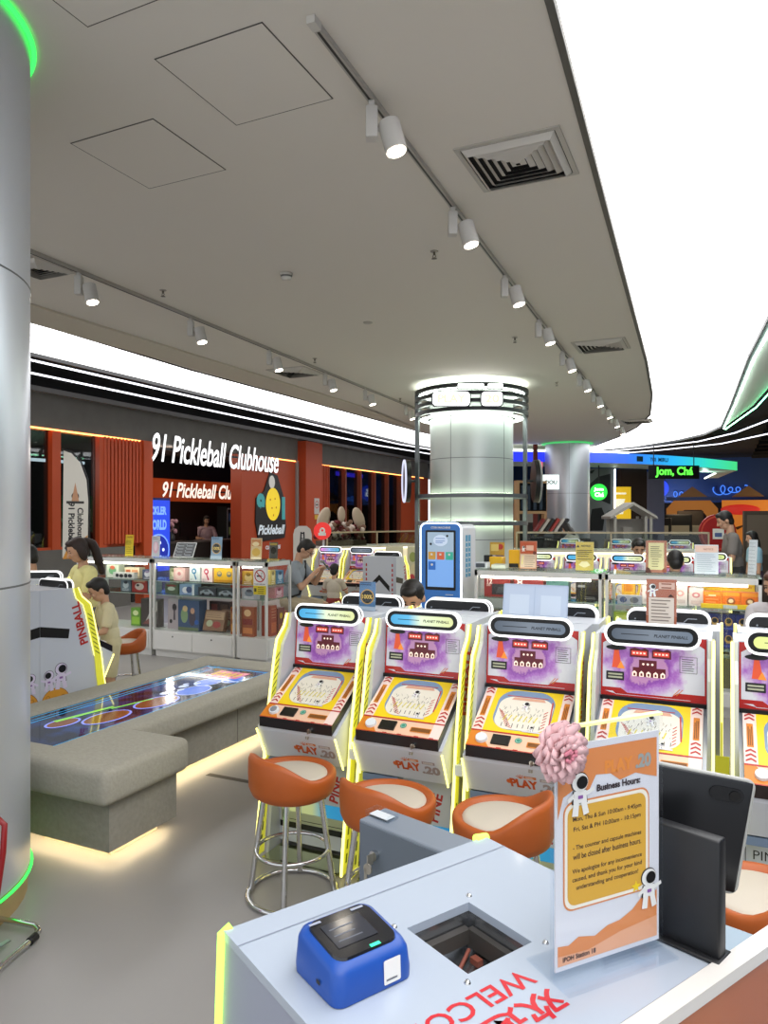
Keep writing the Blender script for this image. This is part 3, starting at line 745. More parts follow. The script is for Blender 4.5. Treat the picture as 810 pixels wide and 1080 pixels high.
    # lower poster panel with glowing band, and the mirror kick plate
    P = Frame((-.20, .201, .10), (1, 0, 0), (0, -.022, .37))
    m = MB(mat('#b9bf9c', .3)); m.fr(P, 0, .03, .40, .36, .002)
    m.m(BLACK); m.fr(P, -.008, 0, .408, .03, .003); m.line(P, [(.01, .045), (.39, .045), (.39, .345), (.01, .345)], .003, .003, True)
    m.m(DARK); m.text(P, 'PINBALL', .13, .275, h=.035, k=.003, bold=.0); m.text(P, 'EDITION', .16, .195, h=.036, w=.2, k=.003)
    m.m(RED); m.text(P, 'PINE', .315, .235, h=.05, k=.003, bold=.03, rot=PI/2.3)
    m.m(BAND); m.fr(P, .01, .085, .39, .15, .0035)
    m.build('lower_poster', t)
    RP = Frame((.2, .5755, 0), (-1, 0, 0), (0, 0, 1)); m = MB(WHITE); m.fr(RP, 0, .03, .4, 1.14, .001); m.m(BLACK)
    m.fp(RP, [(.06, .72), (.2, .86), (.34, .72), (.34, .79), (.2, .93), (.06, .79)], .002); m.m(RED)
    for x in (.012, .37):
        for i in range(9): m.fr(RP, x, .55+i*.06, x+.018, .585+i*.06, .002)
    m.build('rear_panel', t)
    m = MB(mat('#c9cfa8', .06, 1.0)); m.box(-.205, .03, .002, .205, .199, .012); m.build('kick_plate', t)
    return t
def rear_variant(): pass

PITCH = .515
front_x = [-1.80, -1.285, -.77, -.26, .275]
front_lab = ['leftmost front pinball machine with blue and yellow marquee, behind the first orange stool',
             'second front pinball machine from the left with blue and yellow marquee',
             'third front pinball machine with grey marquee, a clear plastic stand on its top',
             'fourth front pinball machine with grey marquee, behind the foreground acrylic sign',
             'rightmost front pinball machine with yellow green marquee, cut by the photo edge']
FY = 2.89
m0 = make_machine('pinball_machine', front_lab[0], MQ_COL, 'front row of pinball machines')
m0.location = (front_x[0], FY, 0)
def with_marquee(o, dm):
    """give a copied machine its own marquee display colour"""
    for ch in o.children:
        if ch.name.startswith('marquee'):
            for g in ch.children:
                if g.name.startswith('display'):
                    g.data = g.data.copy(); g.data.materials[0] = dm
for i in range(1, 5):
    o = dup(m0, (front_x[i], FY, 0), 0, front_lab[i])
    with_marquee(o, (MQ_COL, MQ_COL, MQ_GREY, MQ_GREY, MQ_GREEN)[i])
# shelves joining neighbours
sh = None
for i in range(4):
    x0, x1 = front_x[i]+.239, front_x[i+1]-.239
    m = MB(mat('#d3dbe6', .3)); m.box(x0+.001, FY+.10, .55, x1-.001, FY+.34, .565); m.box(x0+.001, FY+.085, .53, x1-.001, FY+.10, .575)
    tag(m.build('joining_shelf'), 'small white shelf wedged between the %s and %s front pinball machines' % (ordw[i], ordw[i+1]), 'shelf', 'joining shelves')
    m = MB(NEON_SOFT); m.box(x0+.001, FY+.55, .35, x1-.001, FY+.555, .62)
    tag(m.build('lit_filler_panel'), 'yellow lit panel in the gap between the %s and %s front pinball machines' % (ordw[i], ordw[i+1]), 'panel', 'yellow gap panels')
# back-to-back row behind
back_lab = ['pinball machine back to back with the leftmost front one, black marquee back showing', 'pinball machine seen from behind, black marquee back to the right of the looking down boy',
            'pinball machine turned away behind the clear plastic stand', 'pinball machine turned away behind the brown notice, black marquee back', 'pinball machine turned away at the right edge, black marquee back near the brown haired woman']
for i in range(5):
    o = dup(m0, (front_x[i]+(0, .0, .03, .03, .02)[i], FY+.575+.58, 0), PI, back_lab[i], 'rear row of pinball machines turned away')
    with_marquee(o, MQ_COL)
# pair seen from the side at left
RL = math.radians(170); RM = Matrix.Rotation(RL, 3, 'Z')
o_ = Vector((-4.27, 4.05, 0))
lm = dup(m0, o_, RL, 'pinball machine at left seen from its astronaut printed side, beside the woman and the boy', 'side-on pinball machines')
lm2 = dup(m0, o_+RM @ Vector((0, 1.152, 0)), RL+PI, 'side-on pinball machine half hidden behind the silver column', 'side-on pinball machines')
R3 = math.radians(-150); q_ = o_+RM @ Vector((.80, .0, 0)); q_ = q_-Matrix.Rotation(R3, 3, 'Z') @ Vector((0, .325, 0))
dup(m0, q_, R3, 'pinball machine turned away behind the side-on one, only its black marquee back showing', 'side-on pinball machines')
LMO = o_
# far machines facing the camera
def far_machine(px, Y, label, dm, z=1.158):
    p = aty(px, 582, Y); o = dup(m0, (p.x, Y-.3, 0), 0, label, 'far pinball machines'); with_marquee(o, dm); return o
far_machine(348, 9.5, 'far pinball machine with pink blue marquee in front of the standing child', MQ_PINK)
far_machine(381, 9.5, 'far pinball machine with grey marquee just right of the small child', MQ_GREY)
o = dup(m0, (aty(408, 590, 8.4).x, 8.75, 0), PI, 'far pinball machine seen from behind with a chevron, left of the blue kiosk', 'far pinball machines')
for px, lab, dm in [(567, 'far pinball machine behind the orange notice on the right cabinets', MQ_COL), (613, 'far pinball machine behind the yellow notice', MQ_COL), (662, 'far pinball machine with lilac marquee in front of the black haired man', MQ_COL),
                    (711, 'far pinball machine behind the black haired player', MQ_COL), (749, 'far pinball machine with green marquee behind the white notice', MQ_GREEN)]:
    yy = 8.95 if px < 740 else 9.75; p = aty(px, 590, yy); o = dup(m0, (p.x, yy-.3, 0), 0, lab, 'far pinball machines'); with_marquee(o, dm)
for px, lab in [(655, 'very far pinball marquee machine in front of the small white house frame'), (717, 'very far pinball machine left of the red round sign'), (601, 'very far pinball machine below the far column')]:
    p = aty(px, 571, 14.9); dup(m0, (p.x, 14.6, 0), 0, lab, 'far pinball machines')

# ================================================================ orange stools
def make_stool(label):
    t = thing('bar_stool', label, 'stool', (0, 0, 0), 0, 'orange stools at the pinball machines')
    OR = mat('#b0561c', .5, noise=.06, nscale=30)
    # upholstered bucket: outer shell with a raised back towards -y
    n = 40; m = MB(OR); vs = []
    def back(a): # 0 front .. 1 back
        w = .5-.5*math.cos(a-PI/2+PI); return w
    rows = []
    for r, z in ((.10, .435), (.155, .44), (.18, .455), (.194, .49), (.196, .52)): rows.append((r, z, 0))
    prof = [(.10, .435, 0), (.155, .44, 0), (.180, .455, 0), (.193, .485, 0), (.196, .52, .35), (.195, .535, .85), (.186, .545, 1.0), (.170, .542, 1.0), (.158, .53, .8), (.150, .522, .15)]
    for r, z, k in prof:
        for i in range(n):
            a = 2*PI*i/n; w = max(0, -math.sin(a)); w = w*w*(3-2*w)
            vs.append(((r*math.cos(a))*1.0, r*math.sin(a)*.97, z+.085*w*k))
    fs = [(j*n+i, j*n+(i+1) % n, (j+1)*n+(i+1) % n, (j+1)*n+i) for j in range(len(prof)-1) for i in range(n)]
    fs.append(tuple(range(n-1, -1, -1)))
    m.add(vs, fs, True); m.build('bucket_seat', t)
    c = MB(mat('#c4bbab', .55)); c.lathe([(.158, .518), (.152, .531), (.13, .538), (0, .541)], n=36); c.build('seat_pad', t)
    for i in range(4):
        a = PI/4+i*PI/2
        l = MB(CHROME); l.cyl((.125*math.cos(a), .125*math.sin(a), .436), (.185*math.cos(a), .185*math.sin(a), .012), .0125, n=12); l.build('leg', t)
    f = MB(CHROME); f.tube([(.158*math.cos(2*PI*i/32), .158*math.sin(2*PI*i/32), .20) for i in range(32)], .009, 8, True); f.build('foot_ring', t)
    f = MB(CHROME); f.tube([(.192*math.cos(2*PI*i/36), .192*math.sin(2*PI*i/36), .012) for i in range(36)], .0115, 8, True); f.build('base_ring', t)
    return t
s0 = make_stool('orange stool with cream pad and chrome ring base, nearest the grey bench'); s0.location = (-1.70, 2.71, 0); s0.rotation_euler = (0, 0, math.radians(-24))
dup(s0, (-1.20, 2.62, 0), math.radians(-22), 'orange stool partly hidden by the grey lock box, second from the bench')
dup(s0, (-.735, 2.64, 0), math.radians(85), 'orange stool just left of the acrylic business hours sign')
dup(s0, (.10, 2.42, 0), math.radians(75), 'orange stool at lower right under the tablet')
dup(s0, atd(131, 690, 6.45)*Vector((1, 1, 0)) if False else Vector((atd(131, 690, 6.5).x, atd(131, 690, 6.5).y, 0)), math.radians(150), 'orange stool behind the cream shirted boy')
# ================================================================ upholstered bench around the screen table
FAB = mat('#a39f92', .9, noise=.16, nscale=60, bump=.25); FAB2 = mat('#8f8b80', .9, noise=.2, nscale=40, bump=.25)
t = thing('interactive_bench', 'grey upholstered L-shaped bench around a glowing interactive table screen', 'bench', (-3.3, 3.6, 0))
T0 = Vector((-3.3, 3.6, 0))
def L_(p): return (p[0]-T0.x, p[1]-T0.y, p[2])
m = MB(FAB2); m.X = Matrix.Translation(-T0)
m.box(-3.88, 2.62, .055, -3.09, 4.86, .33); m.build('base', t)
m = MB(FAB2); m.X = Matrix.Translation(-T0); m.box(-3.3, 2.57, .055, -2.63, 3.04, .30); m.build('block_base', t)
m = MB(mat('#5f5c54', .9)); m.X = Matrix.Translation(-T0)
for y in (3.55, 4.2): m.box(-3.0895, y, .06, -3.0880, y+.006, .33)
m.build('base_joint', t)
pl = mat('#d8cbb0', .6)
m = MB(pl); m.X = Matrix.Translation(-T0); m.box(-3.80, 2.74, 0, -3.17, 4.78, .0545); m.box(-3.17, 2.65, 0, -2.70, 2.97, .0545); m.build('plinth', t)
wg = glow('#ffe6b4', 20)
m = MB(wg); m.X = Matrix.Translation(-T0)
m.box(-3.135, 3.10, .049, -3.12, 4.80, .0545); m.box(-2.67, 2.62, .049, -2.658, 3.0, .0545); m.box(-3.6, 2.61, .049, -2.68, 2.622, .0545); m.box(-3.80, 4.80, .049, -3.14, 4.812, .0545); m.build('led_strip', t)
m = MB(FAB); m.X = Matrix.Translation(-T0)
m.rbox(-3.14, 2.53, .331, -2.975, 4.98, .47, .035, 4); m.build('side_cushion', t)
m = MB(FAB); m.X = Matrix.Translation(-T0); m.rbox(-3.98, 2.53, .331, -3.74, 4.98, .47, .035, 4); m.build('side_cushion', t)
m = MB(FAB); m.X = Matrix.Translation(-T0); m.rbox(-3.76, 4.70, .331, -3.12, 4.975, .468, .03, 4); m.build('end_cushion', t)
def soft_prism(mb, pts, z0, z1, r):
    b = bmesh.new(); vs = [b.verts.new((x, y, z0)) for x, y in pts]; f = b.faces.new(vs)
    ex = bmesh.ops.extrude_face_region(b, geom=[f]); bmesh.ops.translate(b, vec=(0, 0, z1-z0), verts=[v for v in ex['geom'] if isinstance(v, bmesh.types.BMVert)])
    bmesh.ops.recalc_face_normals(b, faces=b.faces[:])
    bmesh.ops.bevel(b, geom=b.edges[:], offset=r, segments=4, profile=.5, affect='EDGES'); mb.bm(b)
m = MB(FAB); m.X = Matrix.Translation(-T0)
soft_prism(m, [(-3.80, 2.48), (-2.565, 2.48), (-2.565, 3.08), (-3.12, 3.08), (-3.12, 2.69), (-3.80, 2.69)], .301, .475, .04); m.build('seat_block', t)
# the screen: dark underwater blue artwork behind glass
def screen_art():
    m = bpy.data.materials.new('m_table_screen'); m.use_nodes = True
    nt = m.node_tree; b = nt.nodes['Principled BSDF']
    tc = nt.nodes.new('ShaderNodeTexCoord'); n = nt.nodes.new('ShaderNodeTexNoise'); n.inputs['Scale'].default_value = 5.5; n.inputs['Detail'].default_value = 5
    cr = nt.nodes.new('ShaderNodeValToRGB'); el = cr.color_ramp.elements
    el[0].position = .42; el[0].color = lin('#0a1020'); el[1].position = .75; el[1].color = lin('#2a58a8')
    nt.links.new(tc.outputs['Object'], n.inputs[0]); nt.links.new(n.outputs['Fac'], cr.inputs[0])
    b.inputs['Base Color'].default_value = (.01, .01, .015, 1); nt.links.new(cr.outputs[0], b.inputs['Emission Color']); b.inputs['Emission Strength'].default_value = .55
    b.inputs['Roughness'].default_value = .06; return m
F = FXY(-3.745-T0.x, 2.685-T0.y, .452)
m = MB(screen_art()); m.box(-3.745-T0.x, 2.685-T0.y, .40, -3.135-T0.x, 4.705-T0.y, .452)
m.m(mat('#05070c', .06, emit=0)); m.fr(F, .0, 0, .09, 2.02, .0008)
B1 = mat('#3a9ad0', .1, emit=.7)
m.m(B1)
for x in (.02, .075, .115): m.line(F, [(x, 0), (x, 2.02)], .008, .0014)
m.line(F, [(.01, 1.98), (.6, 1.98)], .012, .0014); m.line(F, [(.585, .0), (.585, 2.0)], .006, .0014)
BR = mat('#7a4a24', .1, emit=.35); LV = mat('#7a86d8', .1, emit=.7); GN = mat('#7ac04a', .1, emit=.6); WP = mat('#b9c8e8', .1, emit=.45)
for cx, cy, rx, ry in ((.42, .55, .085, .16), (.44, .95, .09, .17), (.28, .35, .06, .1)):
    m.m(LV); m.fc(F, cx, cy, rx+.015, ry+.015, .0016); m.m(BR); m.fc(F, cx, cy, rx, ry, .0022)
m.m(mat('#2a5ab8', .1, emit=.7))
for cx, cy, rx, ry in ((.45, 1.3, .09, .14), (.38, 1.55, .08, .12), (.5, 1.68, .06, .1)):
    m.m(WP); m.fring(F, cx, cy, rx, rx+.008, .0018, 24, ry/rx); m.m(mat('#2a5ab8', .1, emit=.7)); m.fc(F, cx, cy, rx, ry, .0016)
m.m(GN); m.fp(F, [(.2, .35), (.26, .75), (.29, .74), (.24, .34)], .0024); m.line(F, [(.3, .7), (.36, 1.0)], .02, .0024)
m.m(WP)
for i, (x, y, r) in enumerate([(.33, 1.15, .03), (.29, 1.25, .025), (.36, 1.27, .02), (.31, 1.36, .03), (.34, 1.47, .022), (.28, 1.42, .018)]): m.fc(F, x, y, r, r*1.5, .0026)
m.m(mat('#c86a8a', .1, emit=.5)); m.fr(F, .22, 1.7, .5, 1.9, .0018); m.m(YELLOW)
for i in range(5): m.fc(F, .25+i*.05, 1.8, .018, .06, .0024)
m.m(WP); m.line(F, [(.1, 1.66), (.58, 1.63)], .02, .0028)
m.build('table_screen', t)

# ================================================================ silver column companions: fire extinguisher on a chrome stand
t = thing('fire_extinguisher', 'red fire extinguisher at the lower left edge beside the silver column', 'fire extinguisher', (-2.515, 1.80, 0))
ER = mat('#b01418', .25, coat=.5)
m = MB(ER); m.lathe([(0, .045), (.07, .045), (.08, .06), (.08, .40), (.072, .44), (.05, .47), (.025, .485), (.025, .50)], n=36); m.build('cylinder', t)
m = MB(BLACK); m.lathe([(.081, .11), (.083, .115), (.083, .135), (.081, .14)], n=36); m.build('strap', t)
m = MB(CHROME); m.cyl((0, 0, .498), (0, 0, .54), .022, n=16); v = m.build('valve', t)
m = MB(ER); m.box(-.012, -.02, .54, .085, .004, .552); m.box(-.012, -.02, .575, .06, .004, .585); m.build('lever', v)
m = MB(mat('#8e1216', .4)); m.tube([(0, .02, .52), (.05, .05, .53), (.09, .06, .50), (.095, .05, .40), (.088, .03, .25), (.082, .02, .16)], .011, 8); m.build('hose', t)
m = MB(PAPER); m.lathe([(.0805, .20), (.0805, .34)], n=20, a0=-2.4, a1=-.9); m.m(RED); m.lathe([(.0808, .27), (.0808, .31)], n=16, a0=-2.2, a1=-1.1); m.build('instruction_label', t)
t2 = thing('extinguisher_stand', 'chrome tube floor stand holding the red fire extinguisher', 'stand', (-2.515, 1.80, 0))
m = MB(CHROME); m.tube([(-.12, .20, .03), (.05, .225, .03), (.095, .205, .03), (.12, .16, .03), (.165, -.02, .03), (.19, -.12, .03), (.16, -.17, .03), (-.1, -.19, .03)], .011, 10); m.build('base_tube', t2)
m = MB(BLACK); m.cyl((.115, .175, .03), (.125, .14, .03), .016, n=12); m.build('rubber_foot', t2)
m = MB(STEEL); m.box(-.10, -.16, .030, -.06, .12, .034); m.box(.04, -.16, .031, .06, .11, .035); m.cyl((0, 0, .0315), (0, 0, .043), .085, n=24); m.build('cradle_plate', t2)

# ================================================================ white counter in the foreground
e1 = Vector((.485, .8745, 0)); e2 = Vector((.8745, -.485, 0)); CT = 1.10
A0 = Vector((-.600, .785, 0))
ct = thing('white_counter', 'white service counter in the foreground with neon green edges, blue device on it', 'counter', A0, math.atan2(e1.y, e1.x))
# local axes: x along e1 (away), y = -e2 (so e2 is -y)
LW, LD = .48, .42
hole = [(.200, .140), (.312, .140), (.312, .260), (.200, .260)]      # (e1, e2)
CW = mat('#b0bac8', .25, coat=.4)
m = MB(CW)
O = [(0, 0), (LW, 0), (LW, LD), (0, LD)]
for z, fl in ((CT, 1), (CT-.012, 0)):
    for i in range(4):
        q = [O[i], O[(i+1) % 4], hole[(i+1) % 4], hole[i]]; vs = [(a, -b, z) for a, b in q]
        m.add(vs, [(3, 2, 1, 0) if fl else (0, 1, 2, 3)])
for P_ in (O, hole):
    for i in range(4):
        a, b2 = P_[i], P_[(i+1) % 4]
        m.add([(a[0], -a[1], CT-.012), (b2[0], -b2[1], CT-.012), (b2[0], -b2[1], CT), (a[0], -a[1], CT)], [(0, 1, 2, 3)])
top = m.build('counter_top', ct)
m = MB(mat('#8890a0', .4)); F = Frame((0, 0, CT), (1, 0, 0), (0, 1, 0)); m.line(F, [(0, -.045), (LW, -.045)], .0022, .0006); m.build('top_seam', top)
m = MB(CW); m.add([(0.002, -.002, CT-.012), (LW-.002, -.002, CT-.012), (LW-.002, .03, 0), (-.02, .03, 0)], [(3, 2, 1, 0)])
m.m(mat('#9a9fb0', .4)); m.add([(.001, -LD+.002, CT-.012), (.001, -.001, CT-.012), (-.025, .035, 0), (-.025, -LD, 0)], [(0, 1, 2, 3)])
m.m(CW); m.add([(LW-.001, -.002, CT-.012), (LW-.001, -LD+.002, CT-.012), (LW, -LD, 0), (LW, .03, 0)], [(0, 1, 2, 3)])
m.build('body_panels', ct)
NG = glow('#b9ff5a', 2.2)
m = MB(NG); m.tube([(-.002, .001, CT-.004), (-.012, .016, .6), (-.026, .037, .01)], .006, 8); m.cyl((-.004, .002, CT-.008), (.012, .002, CT+.001), .006, n=10); m.build('neon_edge', ct)
m = MB(NG); m.cyl((LW-.02, .003, CT), (LW+.006, .003, CT-.004), .0075, n=10); m.tube([(LW, .003, CT-.006), (LW, .03, .4)], .005, 6); m.build('neon_edge', ct)
# steel lined chute under the hole
m = MB(mat('#b5b8bc', .22, .9))
hx0, hx1, hy0, hy1 = .198, .314, .138, .262
for a in ([(hx0, -hy0), (hx1, -hy0)], [(hx1, -hy0), (hx1, -hy1)], [(hx1, -hy1), (hx0, -hy1)], [(hx0, -hy1), (hx0, -hy0)]):
    m.add([(a[0][0], a[0][1], CT-.012), (a[1][0], a[1][1], CT-.012), (a[1][0], a[1][1], CT-.10), (a[0][0], a[0][1], CT-.10)], [(0, 1, 2, 3), (3, 2, 1, 0)])
m.add([(hx0, -hy0, CT-.085), (hx1, -hy0, CT-.06), (hx1, -hy1, CT-.06), (hx0, -hy1, CT-.085)], [(0, 1, 2, 3)])
ch = m.build('chute_liner', ct)
m = MB(mat('#4a4642', .4)); m.box(hx0+.02, -hy0-.014, CT-.05, hx1-.01, -hy0-.002, CT-.03); m.box(hx1-.012, -hy1+.01, CT-.055, hx1-.002, -hy0-.01, CT-.03); m.m(mat('#8a4a3a', .5)); m.box(hx1-.03, -hy0-.05, CT-.06, hx1-.02, -hy0-.035, CT-.052)
m.tube([(hx0+.03, -.19, CT-.074), (hx1-.02, -.16, CT-.052)], .003, 6); m.build('chute_mechanism', ch)
# screws, red lettering
for a, b2 in ((.188, .128), (.188, .272), (.324, .128), (.324, .272)):
    m = MB(CHROME); m.lathe([(0, .0035), (.0028, .003), (.0045, 0), (.0045, -.0002)], n=14); o = m.build('screw', ct, (a, -b2, CT))
Ft = Frame((0, 0, CT), (-.985, .17, 0), (-.17, -.985, 0)) 
Ft = Frame((0, 0, CT), (-1, 0, 0), (0, -1, 0))
m = MB(mat('#c8202c', .4))
m.text(Ft, 'WELCOME', -.150, .305, h=.030, w=.215, k=.0006, bold=.012)
m.text(Ft, '欢迎光临', -.145, .352, h=.044, w=.225, k=.0006, bold=.02)
m.build('red_lettering', top)
# orange front panel with white rail (near right edge)
m = MB(mat('#b4673f', .25, coat=.5)); m.box(-.30, -LD-.024, .3, .80, -LD-.010, CT-.012); m.build('orange_panel', ct)
m = MB(mat('#d9d5cf', .3)); m.box(-.30, -LD-.028, CT-.012, .80, -LD-.004, CT+.004); m.build('panel_rail', ct)

def on_counter(a, b2, z=CT): return A0+e1*a+e2*b2+Vector((0, 0, z))
RZC = math.atan2(e1.y, e1.x)
# blue payment device
def loft_rr(mb, levels, n=6):
    vs = []; k = 4*(n+1)
    for (x0, y0, x1, y1, r, z0, sl) in levels:
        for x, y in rrect(x0, y0, x1, y1, r, n): vs.append((x, y, z0+sl*(y)))
    fs = [(j*k+i, j*k+(i+1) % k, (j+1)*k+(i+1) % k, (j+1)*k+i) for j in range(len(levels)-1) for i in range(k)]
    mb.add(vs, fs, True); mb.add(vs[:k], [tuple(range(k-1, -1, -1))]); mb.add(vs[-k:], [tuple(range(k))])
dv = thing('payment_device', 'blue rounded payment device with a dark slanted screen on the white counter', 'payment device', on_counter(.09, .175), RZC)
BL = mat('#1b4da4', .4); w, d = .055, .050
m = MB(BL); loft_rr(m, [(-w, -d, w, d, .014, .001, 0), (-w-.001, -d-.001, w+.001, d+.001, .016, .012, 0), (-w+.001, -d+.002, w-.001, d-.001, .016, .038, .10), (-w+.004, -d+.006, w-.004, d-.004, .016, .045, .12), (-w+.010, -d+.012, w-.010, d-.010, .016, .0475, .12)]); bd = m.build('body', dv)
m = MB(mat('#1c1d22', .15, coat=.5)); loft_rr(m, [(-w+.011, -d+.013, w-.011, d-.011, .014, .0465, .12), (-w+.012, -d+.014, w-.012, d-.012, .014, .0505, .12)]); m.build('screen_bezel', dv)
m = MB(mat('#35373e', .08)); Fd = Frame((0, 0, .0507), (1, 0, 0), (0, 1, .12)); m.fr(Fd, -.032, -.020, .024, .024, .0006); m.m(mat('#6a6f7a', .2)); m.lines(Fd, -.026, .015, [.012, 0, -.01], .002, .0009); m.build('screen', dv)
m = MB(glow('#30e0a0', 2)); m.fr(Fd, .002, -.037, .016, -.032, .0008); m.m(mat('#9aa0b0', .4)); m.fr(Fd, -.042, .030, -.026, .034, .0008); m.fr(Fd, .018, .030, .036, .034, .0008); m.build('indicator_light', dv)
Ff = Frame((0, -d-.0005, 0), (1, 0, 0), (0, .002, .05))
m = MB(PAPER); m.fp(Ff, rrect(.010, .006, .034, .034, .002), .0012); m.m(mat('#6d7078', .6)); m.lines(Ff, .013, .031, [.011], .002, .0016); m.build('sticker', dv)
m = MB(DARK); Fs = Frame((-w-.001, 0, 0), (0, -1, 0), (0, 0, 1)); m.fr(Fs, .01, .014, .018, .019, .001); m.build('side_port', dv)

# acrylic business hours sign
sg = thing('acrylic_sign', 'clear acrylic stand with orange business hours notice and a pink flower', 'sign', on_counter(.352, .348), math.atan2(.12, .10))
AX = .172; AZ = .298
m = MB(ACRYLIC); m.box(-AX/2, -.004, .004, AX/2, -.0015, AZ); m.box(-AX/2, .0015, .004, AX/2, .004, AZ); m.build('acrylic_panel', sg)
m = MB(ACRYLIC); m.box(-AX/2, -.03, .0005, AX/2, .05, .0035); m.box(.03, -.028, .0035, .05, -.006, .016); m.build('acrylic_foot', sg)
m = MB(mat('#f4f0a0', .3, emit=.35)); m.box(-AX/2, -.004, AZ, AX/2, .004, AZ+.003); m.build('top_edge', sg)  # yellow light caught by the acrylic edge, put in as colour and faint glow
F = Frame((-AX/2+.003, -.0012, -.008), (1, 0, 0), (0, 0, 1))
m = MB(mat('#e9e6e8', .5)); m.box(-AX/2+.004, -.0011, .012, AX/2-.004, .0011, AZ-.020)
PO = mat('#dd8a50', .5); PL = mat('#e8aa84', .5); GD = mat('#dba83a', .5)
m.m(PO); m.fp(F, [(.004, .20), (.012, .225), (.028, .232), (.05, .226), (.062, .245), (.085, .243), (.10, .233), (.125, .238), (.161, .228), (.161, .278), (.004, .278)], .0004)
m.fp(F, [(.004, .026), (.161, .026), (.161, .085), (.15, .078), (.135, .08), (.12, .068), (.10, .06), (.08, .058), (.06, .050), (.035, .055), (.02, .048), (.004, .05)], .0004)
m.m(PL); m.fp(F, [(.004, .026), (.161, .026), (.161, .052), (.1, .046), (.05, .036), (.004, .038)], .0006)
m.m(PO); m.fp(F, rrect(.012, .088, .148, .218, .014), .0005); m.m(mat('#f2ecdd', .5)); m.fp(F, rrect(.014, .09, .146, .216, .013), .0007); m.m(GD); m.fp(F, rrect(.018, .094, .142, .212, .012), .0009)
m.m(mat('#e89040', .5)); m.text(F, 'PLAY', .098, .252, h=.016, w=.045, k=.0008, bold=.05); m.m(mat('#9fa4a0', .5)); m.text(F, '.20', .138, .252, h=.018, w=.026, k=.0008, bold=.05)
INK = mat('#33262a', .6)
m.m(INK); m.text(F, 'Business Hours:', .098, .2285, h=.0085, w=.07, k=.0008, bold=.04)
for i, (s_, y) in enumerate([('Mon, Thu & Sun 10:00am - 9:45pm', .196), ('Fri, Sat & PH 10:00am - 10:15pm', .184), ('- The counter and capsule machines', .162), ('will be closed after business hours.', .152), ('We apologize for any inconvenience', .134), ('caused, and thank you for your kind', .124), ('understanding and cooperation!', .114)]):
    m.text(F, s_, .080, y, w=(.108, .106, .108, .108, .11, .11, .098)[i], h=.0072, k=.0012, bold=.012)
m.text(F, 'IPOH Station 18', .036, .033, h=.006, w=.05, k=.001, bold=.03)
astronaut(m, F, .036, .226, .052, .0014); astronaut(m, F, .146, .09, .05, .0014)
m.m(YELLOW); m.fp(F, [(.125+(.008 if i % 2 == 0 else .0035)*math.cos(PI/2+i*PI/5), .096+(.008 if i % 2 == 0 else .0035)*math.sin(PI/2+i*PI/5)) for i in range(10)], .0016)
m.build('notice', sg)
fl = MB(mat('#dcb4b6', .9)); random.seed(3)
fc0 = Vector((-AX/2-.006, -.022, AZ-.018))
for ring_, (nn, rr, zz) in enumerate([(16, .036, .004), (15, .032, -.004), (12, .025, -.010), (9, .017, -.016)]):
    for i in range(nn):
        a = 2*PI*i/nn+ring_*.3+random.random()*.25; tw = random.uniform(-.5, .5); dr = Vector((math.cos(a), 0, math.sin(a))); tn = (Vector((-math.sin(a), 0, math.cos(a)))*math.cos(tw)+Vector((0, 1, 0))*math.sin(tw))
        L_p = rr*(1+random.uniform(-.12, .12)); w_p = rr*random.uniform(.26, .36); p = []
        for k in range(12):
            b_ = 2*PI*k/12; p.append(fc0+Vector((0, zz-.006*math.cos(b_)+.0025*math.sin(3*b_), 0))+dr*(L_p*(.58+.42*math.cos(b_)))+tn*w_p*math.sin(b_))
        nn_ = Vector((0, .0009, 0)); fl.add(p+[q+nn_ for q in p], [tuple(range(12)), tuple(range(23, 11, -1))]+[(k, 12+k, 12+(k+1) % 12, (k+1) % 12) for k in range(12)], True)
fo = tag(fl.build('fabric_flower'), 'pale pink fabric flower clipped on the top left corner of the acrylic sign', 'flower')
fo.location = sg.location; fo.rotation_euler = sg.rotation_euler
st = MB(mat('#c97a8a', .7))
for i in range(12): st.ell(fc0+Vector((random.uniform(-.008, .008), -.019, random.uniform(-.008, .008))), (.0025, .0025, .0025), 8)
st.build('stamens', fo)

# tablet on a black stand
tb = thing('tablet_stand', 'black upright plate stand beside the acrylic sign carrying a tablet', 'stand', on_counter(.468, .385), math.atan2(-.02, .05)+.0)
m = MB(mat('#16171a', .45)); m.rbox(-.048, -.011, .004, .042, .011, .150, .003, 2); m.build('upright_plate', tb)
m = MB(mat('#16171a', .45)); m.rbox(-.05, -.02, .0005, .045, .02, .005, .002, 2); m.build('base_plate', tb)
tTR = atd(797, 824, .98); tTL = atd(650, 795, 1.02); tBR = atd(816, 926, .985)
tu = (tTR-tTL).normalized(); tn = tu.cross(tTR-tBR).normalized(); tv = tn.cross(tu)
tt = thing('tablet', 'dark tablet in a clear case seen from behind, tilted on the black stand', 'tablet', tTR-tu*.092-tv*.082)
tt.rotation_euler = Matrix((tu, -tn, tv)).transposed().to_euler()
m = MB(mat('#26272a', .3, .5)); m.rbox(-.09, -.004, -.08, .09, .004, .08, .0035, 2); m.build('back_shell', tt)
m = MB(mat('#a9a9a4', .3)); m.tube([(x, 0, z) for x, z in rrect(-.0905, -.0805, .0905, .0805, .010)], .0030, 8, True); m.build('case_rim', tt)
m = MB(mat('#2a2b2e', .2, .6)); m.prism(capsule(.058, .058, .022, .010), FXZ(0, -.004, 0), .0, .002); cb = m.build('camera_bump', tt)
m = MB(mat('#050506', .05)); m.cyl((.068, -.0061, .058), (.068, -.0075, .058), .007, n=18); m.build('camera_lens', cb)
m = MB(mat('#0c0d10', .1, emit=.1, emit_col='#9ab0d0')); m.box(-.085, .0041, -.075, .085, .0046, .075); m.build('screen', tt)

